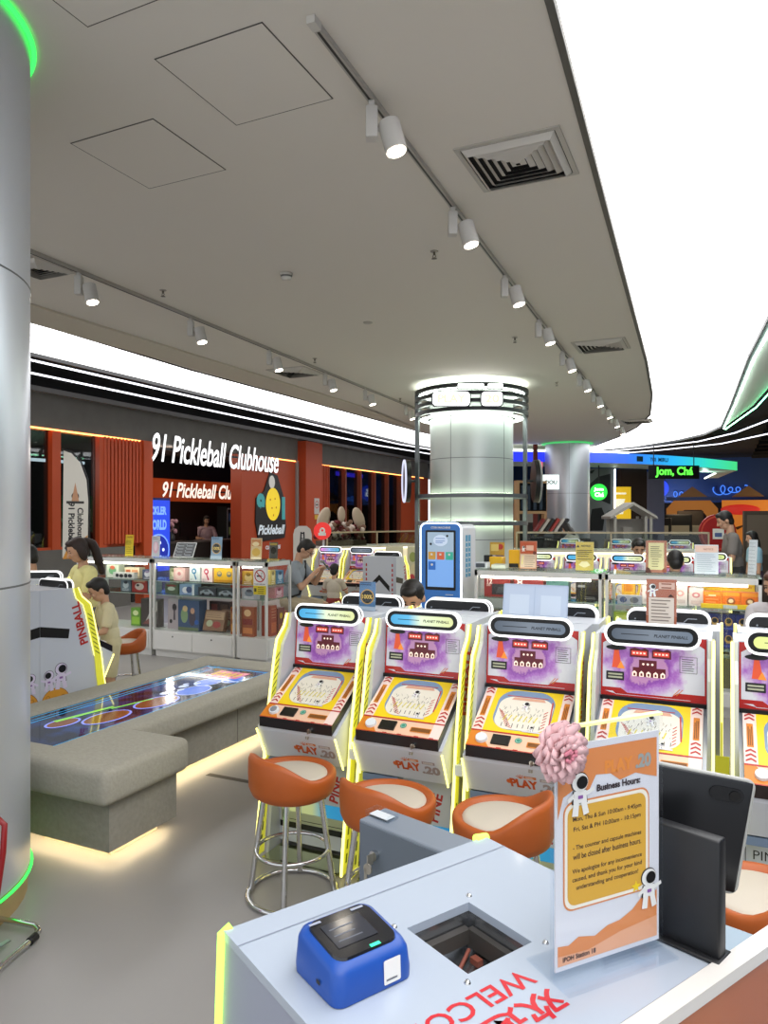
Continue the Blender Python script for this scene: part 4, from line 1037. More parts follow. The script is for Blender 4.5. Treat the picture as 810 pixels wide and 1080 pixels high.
# grey lock box behind the counter
gb = thing('lock_box', 'grey steel lock box with keys in its lock, behind the white counter', 'box', (-.76, 1.50, 0), math.atan2(-.07, .22))
m = MB(mat('#79818c', .4)); m.rbox(0, 0, .0, .52, .09, .95, .004, 2, False); m.build('box_body', gb)
m = MB(mat('#636b77', .4)); m.box(.004, -.0022, .02, .516, -.0002, .944); m.build('front_door', gb)
m = MB(CHROME); m.cyl((.055, -.002, .885), (.055, -.012, .885), .011, n=14); lk = m.build('lock', gb)
m = MB(mat('#b9b2a6', .35, .8)); m.box(.0535, -.03, .868, .0565, -.012, .892); m.cyl((.055, -.026, .862), (.055, -.03, .862), .012, n=12); m.box(.045, -.03, .835, .053, -.027, .862); m.build('key', lk)
cl = thing('clear_card_holder', 'small clear plastic holder standing on the grey lock box', 'holder', (-.715, 1.53, .951), math.atan2(-.07, .22))
m = MB(ACRYLIC); m.box(-.035, -.02, 0, .035, .02, .003); m.box(-.035, -.02, .003, -.032, .02, .014); m.box(.032, -.02, .003, .035, .02, .014); m.box(-.032, .017, .003, .032, .02, .014); m.build('tray', cl)
m = MB(mat('#cfd3d6', .4)); m.box(-.028, -.014, .0035, .028, .014, .005); m.build('card', cl)
lb = thing('low_steel_cabinet', 'low bluish grey steel cabinet at lower right below the tablet', 'cabinet', (.14, 1.50, 0), math.atan2(-.07, .22))
m = MB(mat('#7f95a6', .35)); m.rbox(-.2, -.19, 0, .35, -.06, .90, .006, 2, False); m.build('cabinet_body', lb)
m = MB(CHROME); m.lathe([(0, .004), (.006, .003), (.008, 0)], n=14); m.build('screw', lb, (-.12, -.12, .9005))
# ================================================================ cage around the middle column
cx, cy = -3.62, 11.12
cg = thing('column_cage', 'dark steel cage with ring hoops around the middle silver column', 'column cage', (cx, cy, 0))
DS = mat('#3b3c3e', .4, .4)
for z in (3.62, 3.50, 3.385, 3.265):
    m = MB(DS); m.lathe([(.84, z-.035), (.90, z-.035), (.90, z+.022), (.84, z+.022), (.84, z-.035)], n=56, smooth=False); m.build('hoop', cg)
for z in (1.97, 1.55):
    m = MB(mat('#6f7376', .4, .4)); m.lathe([(.84, z-.03), (.89, z-.03), (.89, z+.03), (.84, z+.03), (.84, z-.03)], n=48, smooth=False); m.build('lower_hoop', cg)
for a in (YAW+.02, YAW+PI-.02, YAW+PI/2):
    m = MB(mat('#6f7376', .4, .4)); x, y = .865*math.cos(a), .865*math.sin(a); m.box(x-.03, y-.03, 0, x+.03, y+.03, 3.66); m.build('post', cg)
LG = glow('#f2fff0', 9.0)
m = MB(LG); m.lathe([(.70, 3.20), (.82, 3.20)], n=48); m.lathe([(.70, 3.60), (.84, 3.60)], n=48); m.build('light_ring', cg)
m = MB(glow('#eaffdc', 8.0)); m.lathe([(.69, 2.01), (.72, 2.01)], n=48); m.lathe([(.69, 1.52), (.72, 1.52)], n=48); m.lathe([(.69, 1.58), (.72, 1.58)], n=48); m.build('light_ring', cg)
# glowing letter sign on the hoops
rgt = Vector((_c, _s, 0)); fwd = Vector((-_s, _c, 0))
SGN = Frame(Vector((cx, cy, 0))-fwd*.93+Vector((0, 0, 0)), rgt, (0, 0, 1))
ls = thing('letter_sign', 'glowing white letter sign on the hoops at the top of the middle column', 'sign', Vector((cx, cy, 0)))
F = Frame(-fwd*.93, rgt, (0, 0, 1))
m = MB(DS); m.prism(rrect(-.72, 3.22, .02, 3.48, .07), F, -.02, 0) if False else None
m = MB(DS)
for x0, x1 in ((-.70, -.12), (.02, .36)): m.prism(rrect(x0, 3.27, x1, 3.50, .06), F, -.03, 0)
m.prism(rrect(-.32, 3.53, .08, 3.62, .02), F, -.03, 0); m.prism(rrect(.12, 3.53, .36, 3.62, .02), F, -.03, 0); m.build('sign_backing', ls)
m = MB(glow('#ffffff', 3.2)); m.prism(rrect(-.68, 3.285, -.14, 3.485, .055), F, 0, .03); m.prism(rrect(.04, 3.285, .34, 3.485, .05), F, 0, .03)
m.prism(rrect(-.31, 3.54, .07, 3.61, .018), F, 0, .02); m.prism(rrect(.13, 3.54, .35, 3.61, .018), F, 0, .02); m.build('lit_face', ls)
m = MB(mat('#d8cf9a', .5, emit=1.6)); m.text(F, 'PLAY', -.40, 3.385, h=.13, w=.42, k=.032, bold=.05); m.build('lettering', ls); m = MB(mat('#d8cf9a', .5, emit=1.6)); m.text(F, '20', .19, 3.385, h=.13, w=.22, k=.032, bold=.05); m.build('lettering', ls)
for sg_, lab in ((-1, 'round black disc sign with white rim on the left of the column cage'), (1, 'round black disc sign on the right of the column cage')):
    c0 = Vector((cx, cy, 0))+rgt*(sg_*.99)+Vector((0, 0, 2.22)); d = thing('disc_sign', lab, 'sign', c0)
    m = MB(BLACK); a = (rgt*sg_+fwd*(-.06)).normalized(); m.cyl((0, 0, 0), a*.08, .34, n=36); dd = m.build('disc', d)
    m = MB(glow('#dfe3ff', .9) if sg_ < 0 else mat('#8a8a8a', .4)); t_ = Vector((0, 0, 1)); u = a.cross(t_).normalized()
    m.tube([a*.085+(u*math.cos(2*PI*i/36)+t_*math.sin(2*PI*i/36))*.33 for i in range(36)], .018, 6, True); m.build('rim', d)
    m = MB(DS); m.cyl((0, 0, 0), -rgt*sg_*.10, .02, n=8); m.build('bracket', d)

# ================================================================ glass display cabinets
CAB = mat('#d9d8d4', .4)
def cabinet(label, x0, x1, y0, y1, shelves, base, ndraw, top=1.16, front='-y', led=True, group=None, back_glass=True):
    t = thing('display_cabinet', label, 'display cabinet', ((x0+x1)/2, (y0+y1)/2, 0), 0, group)
    ox, oy = (x0+x1)/2, (y0+y1)/2; w, d = (x1-x0)/2, (y1-y0)/2; q = .025
    m = MB(CAB); m.box(-w, -d, .08, w, d, base); m.box(-w+.02, -d+.03, 0, w-.02, d-.02, .08); m.build('base', t)
    for i in range(ndraw):
        a = -w+.03+(2*w-.06)*i/ndraw; b = -w+.03+(2*w-.06)*(i+1)/ndraw
        if front == '-y':
            m = MB(mat('#e2e1dd', .35)); m.box(a+.004, -d-.012, .095, b-.004, -d-.0005, base-.015); dr = m.build('drawer', t)
            k = MB(DARK); k.cyl(((a+b)/2, -d-.012, base-.06), ((a+b)/2, -d-.017, base-.06), .009, n=10); k.build('lock', dr)
        else:
            a = -d+.03+(2*d-.06)*i/ndraw; b = -d+.03+(2*d-.06)*(i+1)/ndraw
            m = MB(mat('#e2e1dd', .35)); m.box(w+.0005, a+.004, .095, w+.012, b-.004, base-.015); dr = m.build('drawer', t)
            k = MB(DARK); k.cyl((w+.012, (a+b)/2, base-.06), (w+.017, (a+b)/2, base-.06), .009, n=10); k.build('lock', dr)
    m = MB(CAB)
    for sx in (-1, 1):
        for sy in (-1, 1): m.box(sx*w-(q if sx > 0 else 0), sy*d-(q if sy > 0 else 0), base, sx*w+(q if sx < 0 else 0), sy*d+(q if sy < 0 else 0), top-.03)
    for z0, z1 in ((top-.06, top-.012), ):
        m.box(-w, -d, z0, w, -d+q, z1); m.box(-w, d-q, z0, w, d, z1); m.box(-w, -d, z0, -w+q, d, z1); m.box(w-q, -d, z0, w, d, z1)
    m.build('frame', t)
    m = MB(glass_mat('#eef4f2', .18, 'top')); m.box(-w, -d, top-.012, w, d, top); m.build('glass_top', t)
    for nm, bx in (('front_glass', (-w+q, -d+.004, base, w-q, -d+.009, top-.06)), ('side_glass', (w-.009, -d+q, base, w-.004, d-q, top-.06)), ('side_glass', (-w+.004, -d+q, base, -w+.009, d-q, top-.06)), ('rear_glass', (-w+q, d-.009, base, w-q, d-.004, top-.06))):
        m = MB(GLASS); m.box(*bx); m.build(nm, t)
    for z in shelves:
        m = MB(glass_mat('#dbeee6', .12, 'shelf')); m.box(-w+.012, -d+.04, z-.008, w-.012, d-.02, z)
        m.m(mat('#9fb5a8', .3)); m.box(-w+.012, -d+.036, z-.008, w-.012, -d+.0398, z); m.build('glass_shelf', t)
    if led:
        m = MB(LEDW); m.box(-w+.05, -d+.032, top-.085, w-.1, -d+.05, top-.0615); m.build('light_strip', t)
    return t
LY = 6.65
cabinet('left white glass display cabinet behind the side-on pinball machine', -7.35, -6.14, LY, LY+.5, (.73, .89), .31, 2, group='left display cabinets')
cabinet('left white glass display cabinet with two drawers facing the bench', -6.11, -4.93, LY, LY+.5, (.73, .89), .31, 2, group='left display cabinets')
cabinet('corner glass display cabinet running back from the no smoking sign', -4.90, -4.50, LY, LY+.50, (.73, .89), .31, 2, front='+x', led=True, group='left display cabinets')
RY = 6.55
cabinet('right glass display cabinet next to the blue kiosk, red tool boxes inside', -2.10, -.945, RY, RY+.5, (.55, .89), .22, 2, group='right display cabinets')
cabinet('right glass display cabinet with orange and pink boxes inside', -.915, .30, RY, RY+.5, (.55, .89), .22, 2, group='right display cabinets')
for i in range(1, 8):
    pass
m = MB(NEON_SOFT)
# ---------------- boxed goods in the cabinets
def goods(label, x, y, z, w, d, h, col, art, kind='toy_box', cat='box', group=None, rz=0., tilt=0.):
    F = FXZ(-w/2, -d/2, 0)
    m = MB(mat(col, .45)); m.box(-w/2, -d/2, .001, w/2, d/2, h)
    k = .0015
    for a in art:
        op = a[0]
        if op == 'r': m.m(mat(a[5], .4)); m.fr(F, a[1]*w, a[2]*h, a[3]*w, a[4]*h, k)
        elif op == 'e': m.m(mat(a[5], .4)); m.fc(F, a[1]*w, a[2]*h, a[3]*w, a[4]*h, k, 14)
        elif op == 't': m.m(mat(a[4], .4)); m.text(F, a[1], a[2]*w, a[3]*h, w=a[5]*w, k=k, bold=.03)
        elif op == 'l': m.m(mat(a[6], .5)); m.lines(F, a[1]*w, a[2]*w, [a[3]*h+(a[4]-a[3])*h*j/max(1, a[5]-1) for j in range(a[5])], .004, k)
        elif op == 'p': m.m(mat(a[2], .4)); m.fp(F, [(x_*w, y_*h) for x_, y_ in a[1]], k)
        k += .0012
    o = m.build(kind, None, (x, y, z), rz)
    if tilt: o.rotation_euler = (tilt, 0, rz)
    return tag(o, label, cat, group)
LG_ = 'goods in the left display cabinets'
fig = lambda c1, c2: [('e', .5, .55, .3, .3, c1), ('e', .5, .78, .2, .14, c2), ('l', .15, .85, .08, .2, 2, '#ffffff')]
fan = lambda c: [('e', .45, .68, .22, .2, c), ('p', [(.42, .5), (.52, .5), (.72, .15), (.6, .1)], c), ('e', .45, .68, .1, .09, '#e8eef2'), ('l', .1, .3, .08, .16, 2, '#888888')]
S1, S2, S0 = .89, .73, .311
zz = [S0, S2, S1]
goods('pale blue boxed hand fan on the top shelf of the left cabinet', -5.62, LY+.2, S1, .155, .08, .175, '#dfe9ea', fan('#2f7fae'), group=LG_)
goods('pale pink boxed hand fan on the top shelf beside the blue one', -5.44, LY+.2, S1, .155, .08, .175, '#f0dcdc', fan('#c8405e'), group=LG_)
goods('yellow box with two grey round pictures on the top shelf of the left cabinet', -5.185, LY+.2, S1, .29, .1, .165, '#e3b421', [('e', .27, .6, .12, .2, '#6a7476'), ('e', .74, .6, .12, .2, '#6a7476'), ('e', .27, .66, .08, .1, '#c9b06a'), ('e', .74, .66, .08, .1, '#c9b06a'), ('r', .05, .04, .95, .2, '#c98d12')], group=LG_)
goods('pink dome shaped packet at the left end of the top shelf', -5.84, LY+.2, S1, .17, .1, .15, '#e6b9b4', [('e', .5, .5, .4, .38, '#efd3cc'), ('e', .5, .55, .15, .15, '#d48a8a')], group=LG_)
goods('green and white box near the left post on the top shelf', -6.0, LY+.28, S1, .12, .1, .14, '#a9b48a', fig('#dfe0c0', '#7d8a5a'), group=LG_)
goods('blue and white cartoon box on the middle shelf of the left cabinet', -5.70, LY+.18, S2, .22, .12, .125, '#8fa7cc', [('e', .4, .45, .22, .3, '#f0f0f4'), ('e', .65, .5, .2, .3, '#4a5a86'), ('r', .85, 0, 1, 1, '#dfe3e8')], group=LG_)
goods('dark green box of model cars at left on the middle shelf', -5.96, LY+.2, S2, .19, .1, .12, '#5c6a52', [('e', .5, .5, .3, .2, '#c9d2c0'), ('e', .5, .8, .4, .1, '#8a3a34')], group=LG_)
for i, (lab, c_) in enumerate([('black and white toy car packet on the middle shelf, left of its twin', '#3a3d44'), ('dark toy car packet on the middle shelf, right end', '#2f3a3c')]):
    goods(lab, -5.40+i*.27, LY+.17, S2, .25, .12, .10, c_, [('p', [(.1, .2), (.9, .2), (.85, .5), (.6, .8), (.3, .7), (.1, .5)], '#9aa3ab'), ('e', .28, .2, .09, .16, '#111111'), ('e', .72, .2, .09, .16, '#111111'), ('p', [(.35, .55), (.6, .55), (.55, .72), (.38, .68)], '#2a2c33')], group=LG_)
goods('tall grey pink box with a doll picture at the bottom of the left cabinet', -5.93, LY+.2, S0, .17, .1, .36, '#b9adb0', [('e', .6, .72, .2, .12, '#3b3438'), ('p', [(.5, .3), (.7, .3), (.66, .65), (.54, .65)], '#5a5058'), ('e', .3, .25, .12, .07, '#2a2426')], group=LG_)
goods('large dark blue box with green and yellow characters at the bottom of the left cabinet', -5.66, LY+.17, S0, .31, .14, .36, '#41587c', [('e', .3, .5, .17, .25, '#8aa77a'), ('e', .34, .72, .12, .1, '#d8bf8a'), ('e', .68, .45, .16, .28, '#4a4452'), ('e', .7, .66, .1, .1, '#c9a184'), ('r', .02, .02, .98, .12, '#6d7d5a'), ('e', .9, .3, .1, .08, '#2f62b4')], group=LG_)
for i, (lab, x, dz, tl) in enumerate([('brown and gold boxed kit leaning at the bottom of the left cabinet', -5.33, 0, .28), ('second brown boxed kit just behind the leaning one', -5.17, 0, .12)]):
    goods(lab, x, LY+.15+i*.13, S0+.012, .29, .06, .24, '#8e6a4c', [('r', .05, .55, .95, .92, '#c2a27c'), ('e', .3, .35, .16, .16, '#b9c09a'), ('e', .66, .3, .2, .16, '#a8443a'), ('l', .1, .9, .65, .85, 3, '#6a3f30')], group=LG_, tilt=-tl)
goods('amber lit box beside the right post at the bottom of the left cabinet', -5.02, LY+.18, S0, .10, .12, .31, '#a9662a', [('r', .1, .1, .9, .4, '#d9a24a'), ('e', .5, .65, .3, .2, '#e8c67a'), ('r', .1, .85, .9, .95, '#7a2f20')], group=LG_)
goods('dark box standing behind the model kits in the left cabinet', -5.42, LY+.40, S0, .3, .06, .33, '#4a2f2a', [('r', .1, .6, .4, .9, '#8a3a30'), ('r', .55, .5, .9, .9, '#6a4a3c')], group=LG_)
# first left cabinet
goods('red boxed toy with white figures in the left cabinet behind the boy', -6.42, LY+.2, .595-.27, .24, .1, .27, '#a8342f', [('e', .5, .45, .3, .3, '#d9c2ba'), ('e', .4, .55, .1, .1, '#3a2a2a'), ('e', .62, .4, .1, .12, '#7d2a26'), ('l', .1, .9, .85, .92, 2, '#e8c9a0')], group=LG_) if False else None
goods('red boxed toy with white figures on the middle shelf above the boy', -6.46, LY+.2, S2, .24, .1, .145, '#a8342f', [('e', .5, .45, .3, .3, '#d9c2ba'), ('e', .4, .55, .1, .1, '#3a2a2a'), ('l', .1, .9, .85, .92, 2, '#e8c9a0')], group=LG_)
goods('grey toy box left of the red one on the middle shelf', -6.68, LY+.2, S2, .16, .1, .14, '#6f7f8c', fig('#c9ced2', '#3a3f48'), group=LG_)
goods('blue grey toy box right of the red one on the middle shelf', -6.26, LY+.2, S2, .13, .1, .14, '#8aa0ac', fig('#d9dcd8', '#5a4a44'), group=LG_)
goods('bright green box at the bottom of the left cabinet beside the boy', -6.52, LY+.2, S0, .15, .1, .22, '#6fa43a', [('r', .1, .1, .9, .5, '#9fcf4a'), ('e', .5, .72, .3, .15, '#e6efb4')], group=LG_)
goods('dark robot kit box with white wing at the bottom of the left cabinet', -6.30, LY+.2, S0, .27, .1, .34, '#4b4440', [('p', [(.2, .1), (.5, .5), (.95, .95), (.95, .6), (.55, .2)], '#c9c6be'), ('p', [(.1, .1), (.45, .3), (.8, .1)], '#85504c'), ('e', .6, .35, .1, .06, '#222222')], group=LG_)
goods('white and green packet at the top left of the left cabinet', -6.9, LY+.2, S1, .2, .1, .16, '#cfd8c4', fig('#6fae7c', '#d86a4a'), group=LG_)
goods('cream packet with orange squares on the top shelf', -6.62, LY+.24, S1, .24, .1, .13, '#dfd3b4', [('r', .1, .3, .4, .8, '#c86a3a'), ('r', .5, .3, .9, .8, '#d99a6a')], group=LG_)
goods('black speckled toy packet in front on the top shelf', -6.66, LY+.12, S1, .34, .06, .075, '#d7d9d4', [('e', .2, .5, .08, .3, '#22252a'), ('e', .4, .45, .1, .3, '#2a2d30'), ('e', .62, .5, .08, .35, '#22252a'), ('e', .82, .5, .1, .3, '#2f3238')], group=LG_)
goods('dark blue toy packet near the post on the top shelf', -6.3, LY+.16, S1, .15, .1, .12, '#3f4a66', fig('#cfd3da', '#8a7f9a'), group=LG_)
# corner cabinet goods, facing +x
for lab, y, z, w, h, c_, ar in [('blue box on the top shelf of the corner cabinet', 7.0, S1, .15, .15, '#4f8ab0', fig('#bcd6e4', '#2a4a6a')), ('pink box on the middle shelf of the corner cabinet', 6.98, S2, .18, .12, '#c97a86', fig('#e8c6c8', '#8a3a4a')), ('brown box with a yellow figure at the bottom of the corner cabinet', 7.02, S0, .14, .3, '#7a4638', [('e', .5, .7, .2, .12, '#e2c53a'), ('r', .1, .1, .9, .4, '#9c5a40')]),
                                ('orange red box at the bottom front of the corner cabinet', 6.87, S0, .12, .34, '#a2452c', [('r', .1, .1, .9, .45, '#c2663a'), ('l', .1, .9, .6, .9, 4, '#e0b08a')]), ('pale yellow box on the top shelf of the corner cabinet front', 6.855, S1, .10, .16, '#cfb95a', fig('#e8dca0', '#7a6a2a'))]:
    o = goods(lab, -4.615, y, z, w, .12, h, c_, ar, group=LG_, rz=PI/2)
for lab, x, z, w, h, c_, ar in [('orange patterned box seen through the narrow pane below the no smoking sign', -4.79, S0, .16, .33, '#a45a34', [('r', .1, .1, .9, .3, '#d88a4a'), ('r', .1, .4, .9, .6, '#8a3428'), ('e', .5, .8, .3, .12, '#e6c28a')]), ('white boxed toy on the middle shelf behind the narrow pane', -4.77, S2, .2, .12, '#b7bcc0', fig('#7d8a94', '#4a4f58')), ('golden box on the top shelf behind the narrow pane', -4.78, S1, .17, .15, '#c79c34', fig('#e6d08a', '#8a6a1a'))]:
    goods(lab, x, LY+.085, z, w, .06, h, c_, ar, group=LG_)
# right cabinets
RG = 'goods in the right display cabinets'
tool = lambda n: [('r', 0, 0, 1, .98, '#8e2a26'), ('r', .3, .12, .97, .72, '#2c2a2c'), ('t', n, .22, .85, '#f0d8d0', .2), ('p', [(.45, .2), (.9, .25), (.8, .6), (.55, .55)], '#4a4c50'), ('l', .1, .28, .6, .7, 3, '#e8c9c0')]
goods('red box printed 12 with a dark tool, left in the right cabinets', -1.93, RY+.22, S1, .25, .12, .17, '#8a2622', tool('12'), group=RG)
goods('red box with a dark tool partly hidden by the clear plastic stand', -1.63, RY+.22, S1, .28, .12, .17, '#a03028', tool('8'), group=RG)
goods('teal and dark box behind the clear plastic stand', -1.36, RY+.22, S1, .2, .12, .17, '#4a7a74', [('r', .1, .1, .9, .6, '#22302f')], group=RG)
goods('tall black box with white print above the green one', -1.09, RY+.2, S1, .2, .12, .18, '#17181a', [('r', .1, .68, .4, .8, '#8f9092'), ('l', .4, .95, .12, .2, 2, '#a0a0a0')], group=RG)
goods('green flat box under the tall black box', -1.08, RY+.18, .551+.21, .26, .16, .10, '#2f9a3c', [('r', .1, .3, .9, .7, '#49c04f')], group=RG) if False else None
goods('bright green box below the black box in the right cabinet', -1.10, RY+.2, .55, .26, .16, .28, '#2f9a3c', [('r', .1, .7, .9, .95, '#55c85a'), ('r', .1, .1, .9, .4, '#1f6a2a')], group=RG)
goods('small brown toy box low in the right cabinet', -1.90, RY+.2, .55, .26, .14, .22, '#6a5a50', fig('#a9a29a', '#3f3a38'), group=RG)
goods('grey toy box low in the right cabinet near the kiosk', -1.6, RY+.2, .55, .24, .14, .24, '#7a8088', fig('#c9a84a', '#3f3a38'), group=RG)
goods('yellow box standing on the top shelf in the right cabinet', -.74, RY+.22, S1, .11, .1, .185, '#e0a92c', [('r', .15, .55, .85, .9, '#c97a20'), ('r', .1, .1, .9, .4, '#efd070')], group=RG)
goods('small patterned blue white box in front of the yellow one', -.72, RY+.10, S1, .2, .07, .075, '#aab0b8', [('e', .25, .5, .15, .35, '#3f4f7a'), ('e', .7, .5, .18, .35, '#6a6f78')], group=RG)
for i in range(4):
    goods(['first', 'second', 'third', 'fourth'][i]+' white pink printed box from the left on the right cabinets top shelf', -.565+i*.125, RY+.2+.02*(i % 2), S1, .115, .1, (.16, .19, .17, .15)[i], '#e6dcd6', [('e', .5, .62, .28, .16, ('#d98a84', '#d06a6a', '#e0a6a0', '#d08a90')[i]), ('e', .5, .62, .14, .08, '#efe0da'), ('r', .15, .12, .85, .3, '#d6c4be')], group=RG)
goods('white and red box with a triangle print behind the brown notice', -.25, RY+.34, S1, .16, .08, .19, '#e2d8d2', [('p', [(.2, .5), (.5, .9), (.8, .5)], '#d4523c'), ('r', .1, .1, .9, .4, '#dccac2')], group=RG)
for i in range(3):
    goods(('leftmost', 'middle', 'rightmost')[i]+' of three orange boxes on the top shelf of the right cabinets', -.065+i*.142, RY+.17, S1, .138, .1, .135, '#e0701a', [('r', .05, .75, .95, .95, '#e8942a'), ('e', .5, .42, .24, .24, '#8a4a1e') if i else ('l', .15, .85, .15, .7, 4, '#f2c08a'), ('e', .5, .45, .14, .12, '#f0dcb8') if i else ('r', .3, .72, .7, .8, '#f6e0b0')], group=RG)
goods('long yellow carton behind the three orange boxes', .06, RY+.33, S1, .40, .1, .19, '#ecc41e', [('r', .05, .8, .95, .92, '#d99a1a')], group=RG)
goods('long yellow tray carton in front of the orange boxes', .06, RY+.085, S1, .42, .04, .035, '#efcf2a', [('r', .4, .1, .65, .9, '#cfd6d8')], group=RG)
for i in range(4):
    goods(('first', 'second', 'third', 'fourth')[i]+' dark blue character box from the left in the right cabinet', -.15+i*.105, RY+.18, .55, .1, .1, .145, '#27337e', [('e', .5, .55, .3, .24, '#caa35a'), ('e', .5, .6, .2, .14, '#2a2f3a'), ('r', .1, .1, .9, .22, '#4a5ab0')], group=RG)
    goods(('first', 'second', 'third', 'fourth')[i]+' dark blue character box from the left, stacked on top', -.15+i*.105, RY+.18, .695, .1, .1, .145, '#27337e', [('e', .5, .55, .3, .24, '#caa35a'), ('e', .5, .6, .2, .14, '#2a2f3a'), ('r', .1, .1, .9, .22, '#4a5ab0')], group=RG)
goods('olive box with a black and white picture at the bottom of the right cabinet', -.02, RY+.18, .221, .24, .12, .25, '#6d6a44', [('e', .35, .7, .2, .2, '#c9c8c0'), ('e', .4, .3, .22, .22, '#a9a8a0'), ('e', .38, .35, .1, .1, '#2a2a28')], group=RG)
goods('lime green box at left in the right hand cabinet', -.76, RY+.2, .55, .2, .12, .26, '#a3b83a', [('r', .1, .55, .9, .9, '#c9d66a'), ('e', .5, .3, .3, .18, '#e8eab0')], group=RG)
goods('silver grey box low behind the fourth pinball machine', -.45, RY+.2, .55, .22, .12, .22, '#8e9196', fig('#c9ccd0', '#4f5258'), group=RG)

# ---------------- sign holders standing on the cabinets
def holder(label, x, y, z, w, h, paper, art, rz=0., lean=.06):
    t = thing('sign_holder', label, 'sign', (x, y, z), rz)
    m = MB(ACRYLIC); m.X = Matrix.Rotation(-lean, 4, 'X'); m.box(-w/2, -.004, .003, w/2, -.002, h); m.build('acrylic_panel', t)
    m = MB(ACRYLIC); m.box(-w/2, -.03, .0003, w/2, .04, .003); m.build('acrylic_foot', t)
    m = MB(mat(paper, .5)); m.X = Matrix.Rotation(-lean, 4, 'X'); m.box(-w/2+.003, -.0015, .004, w/2-.003, .0015, h-.003)
    F = FXZ(-w/2, -.0015, 0); k = .0008
    for a in art:
        if a[0] == 'r': m.m(mat(a[5], .45)); m.fr(F, a[1]*w, a[2]*h, a[3]*w, a[4]*h, k)
        elif a[0] == 'e': m.m(mat(a[5], .45)); m.fc(F, a[1]*w, a[2]*h, a[3]*w, a[4]*h, k, 18)
        elif a[0] == 'o': m.m(mat(a[5], .45)); m.fring(F, a[1]*w, a[2]*h, a[3]*w, a[4]*w, k, 24)
        elif a[0] == 't': m.m(mat(a[4], .45)); m.text(F, a[1], a[2]*w, a[3]*h, w=a[5]*w, k=k, bold=.03)
        elif a[0] == 'l': m.m(mat(a[6], .5)); m.lines(F, a[1]*w, a[2]*w, [a[3]*h+(a[4]-a[3])*h*j/max(1, a[5]-1) for j in range(a[5])], .005, k)
        elif a[0] == 'p': m.m(mat(a[2], .45)); m.fp(F, [(x_*w, y_*h) for x_, y_ in a[1]], k)
        elif a[0] == 'a': astronaut(m, F, a[1]*w, a[2]*h, a[3]*h, k)
        k += .0009
    m.build('notice', t); return t
def on_top(px, y, z=1.1601): return aty(px, 560, y).x
NOTICE_Y = [('p', [(.06, .80), (.22, .80), (.14, .90)], '#2a2210'), ('t', 'NOTICE', .56, .85, '#2a2210', .5), ('l', .08, .92, .58, .70, 3, '#3a3016'), ('l', .1, .9, .40, .5, 2, '#3a3016')]
holder('yellow warning notice on the left end of the left cabinets', on_top(136, 6.8), 6.8, 1.1605, .135, .27, '#e2c02a', [('r', .05, .83, .95, .97, '#d8a81e'), ('t', 'NOTICE', .55, .88, '#2a2210', .55), ('l', .08, .92, .55, .72, 4, '#54441a'), ('l', .08, .92, .15, .42, 4, '#54441a')])
holder('grey and pink picture card standing next to the sloping menu', on_top(164, 6.8), 6.8, 1.1605, .13, .26, '#c7c3c4', [('e', .5, .45, .33, .28, '#d9a6b4'), ('e', .5, .5, .2, .2, '#e8ccd2'), ('l', .1, .9, .84, .92, 2, '#6a6a70')])
t = thing('menu_board', 'dark sloping menu board leaning on the left cabinets', 'menu', (on_top(193, 6.85), 6.85, 1.1605), .15)
m = MB(mat('#cfcfcf', .3)); m.X = Matrix.Rotation(-.55, 4, 'X') @ Matrix.Shear('XZ', 4, (.25, 0)) if False else Matrix.Rotation(-.5, 4, 'X'); m.box(-.135, -.006, .004, .135, 0, .20); m.build('white_frame', t)
m = MB(mat('#23272c', .3)); m.X = Matrix.Rotation(-.5, 4, 'X'); F = FXZ(-.135, -.006, 0); m.fr(F, .008, .012, .262, .192, .001); m.m(mat('#9fa6ac', .4))
for i in range(4):
    for j in range(2): m.fr(F, .03+j*.12, .03+i*.04, .11+j*.12, .036+i*.04, .002); m.fc(F, .025+j*.12, .048+i*.04, .006, k=.002, n=8)
m.build('menu_sheet', t)
m = MB(ACRYLIC); m.box(-.13, 0, .0003, .13, .11, .004); m.build('rear_foot', t)
B100 = [('e', .5, .47, .42, .24, '#15171a'), ('o', .5, .47, .34, .40, '#caa15a'), ('t', '100%', .5, .47, '#e2c26a', .6), ('r', 0, 0, 1, .14, '#a9b9c9'), ('l', .1, .9, .88, .95, 2, '#3f5a7a')]
holder('blue card with a black and gold 100 percent disc on the left cabinets', on_top(228, 6.8), 6.8, 1.1605, .16, .26, '#7f9cb4', B100)
holder('orange cream picture card near the no smoking sign', on_top(270, 6.85), 6.85, 1.1605, .155, .25, '#d9b77a', [('r', .08, .62, .92, .93, '#c9803a'), ('e', .45, .72, .3, .1, '#e8cf9a'), ('e', .5, .35, .36, .18, '#c9a24a'), ('r', .05, .05, .95, .12, '#e8dcc0')])
holder('small dark picture card at the back of the corner cabinet', -4.68, 7.05, 1.1605, .12, .2, '#5a5a58', [('e', .5, .5, .3, .2, '#2a2a2a'), ('r', .1, .8, .9, .92, '#b9a24a')])
holder('orange notice with a white text block on the right cabinet', on_top(557, 6.7), 6.7, 1.1605, .165, .265, '#dc9a72', [('r', .03, .55, .97, .97, '#c4582e'), ('a', .22, .72, .2), ('r', .38, .66, .80, .84, '#e2b29a'), ('e', .86, .58, .1, .06, '#6a3020'), ('r', .06, .06, .94, .52, '#d9c0a8'), ('l', .3, .9, .1, .46, 6, '#8f7a66'), ('p', [(.12, .2), (.18, .44), (.24, .5), (.2, .3), (.2, .16)], '#e8e08a')])
holder('yellow notice with a warning triangle on the right cabinet', on_top(616.5, 6.7), 6.7, 1.1605, .165, .265, '#dfc24e', NOTICE_Y+[('p', [(.18, .2), (.35, .32), (.65, .32), (.82, .2), (.55, .12), (.45, .12)], '#ece4b0')])
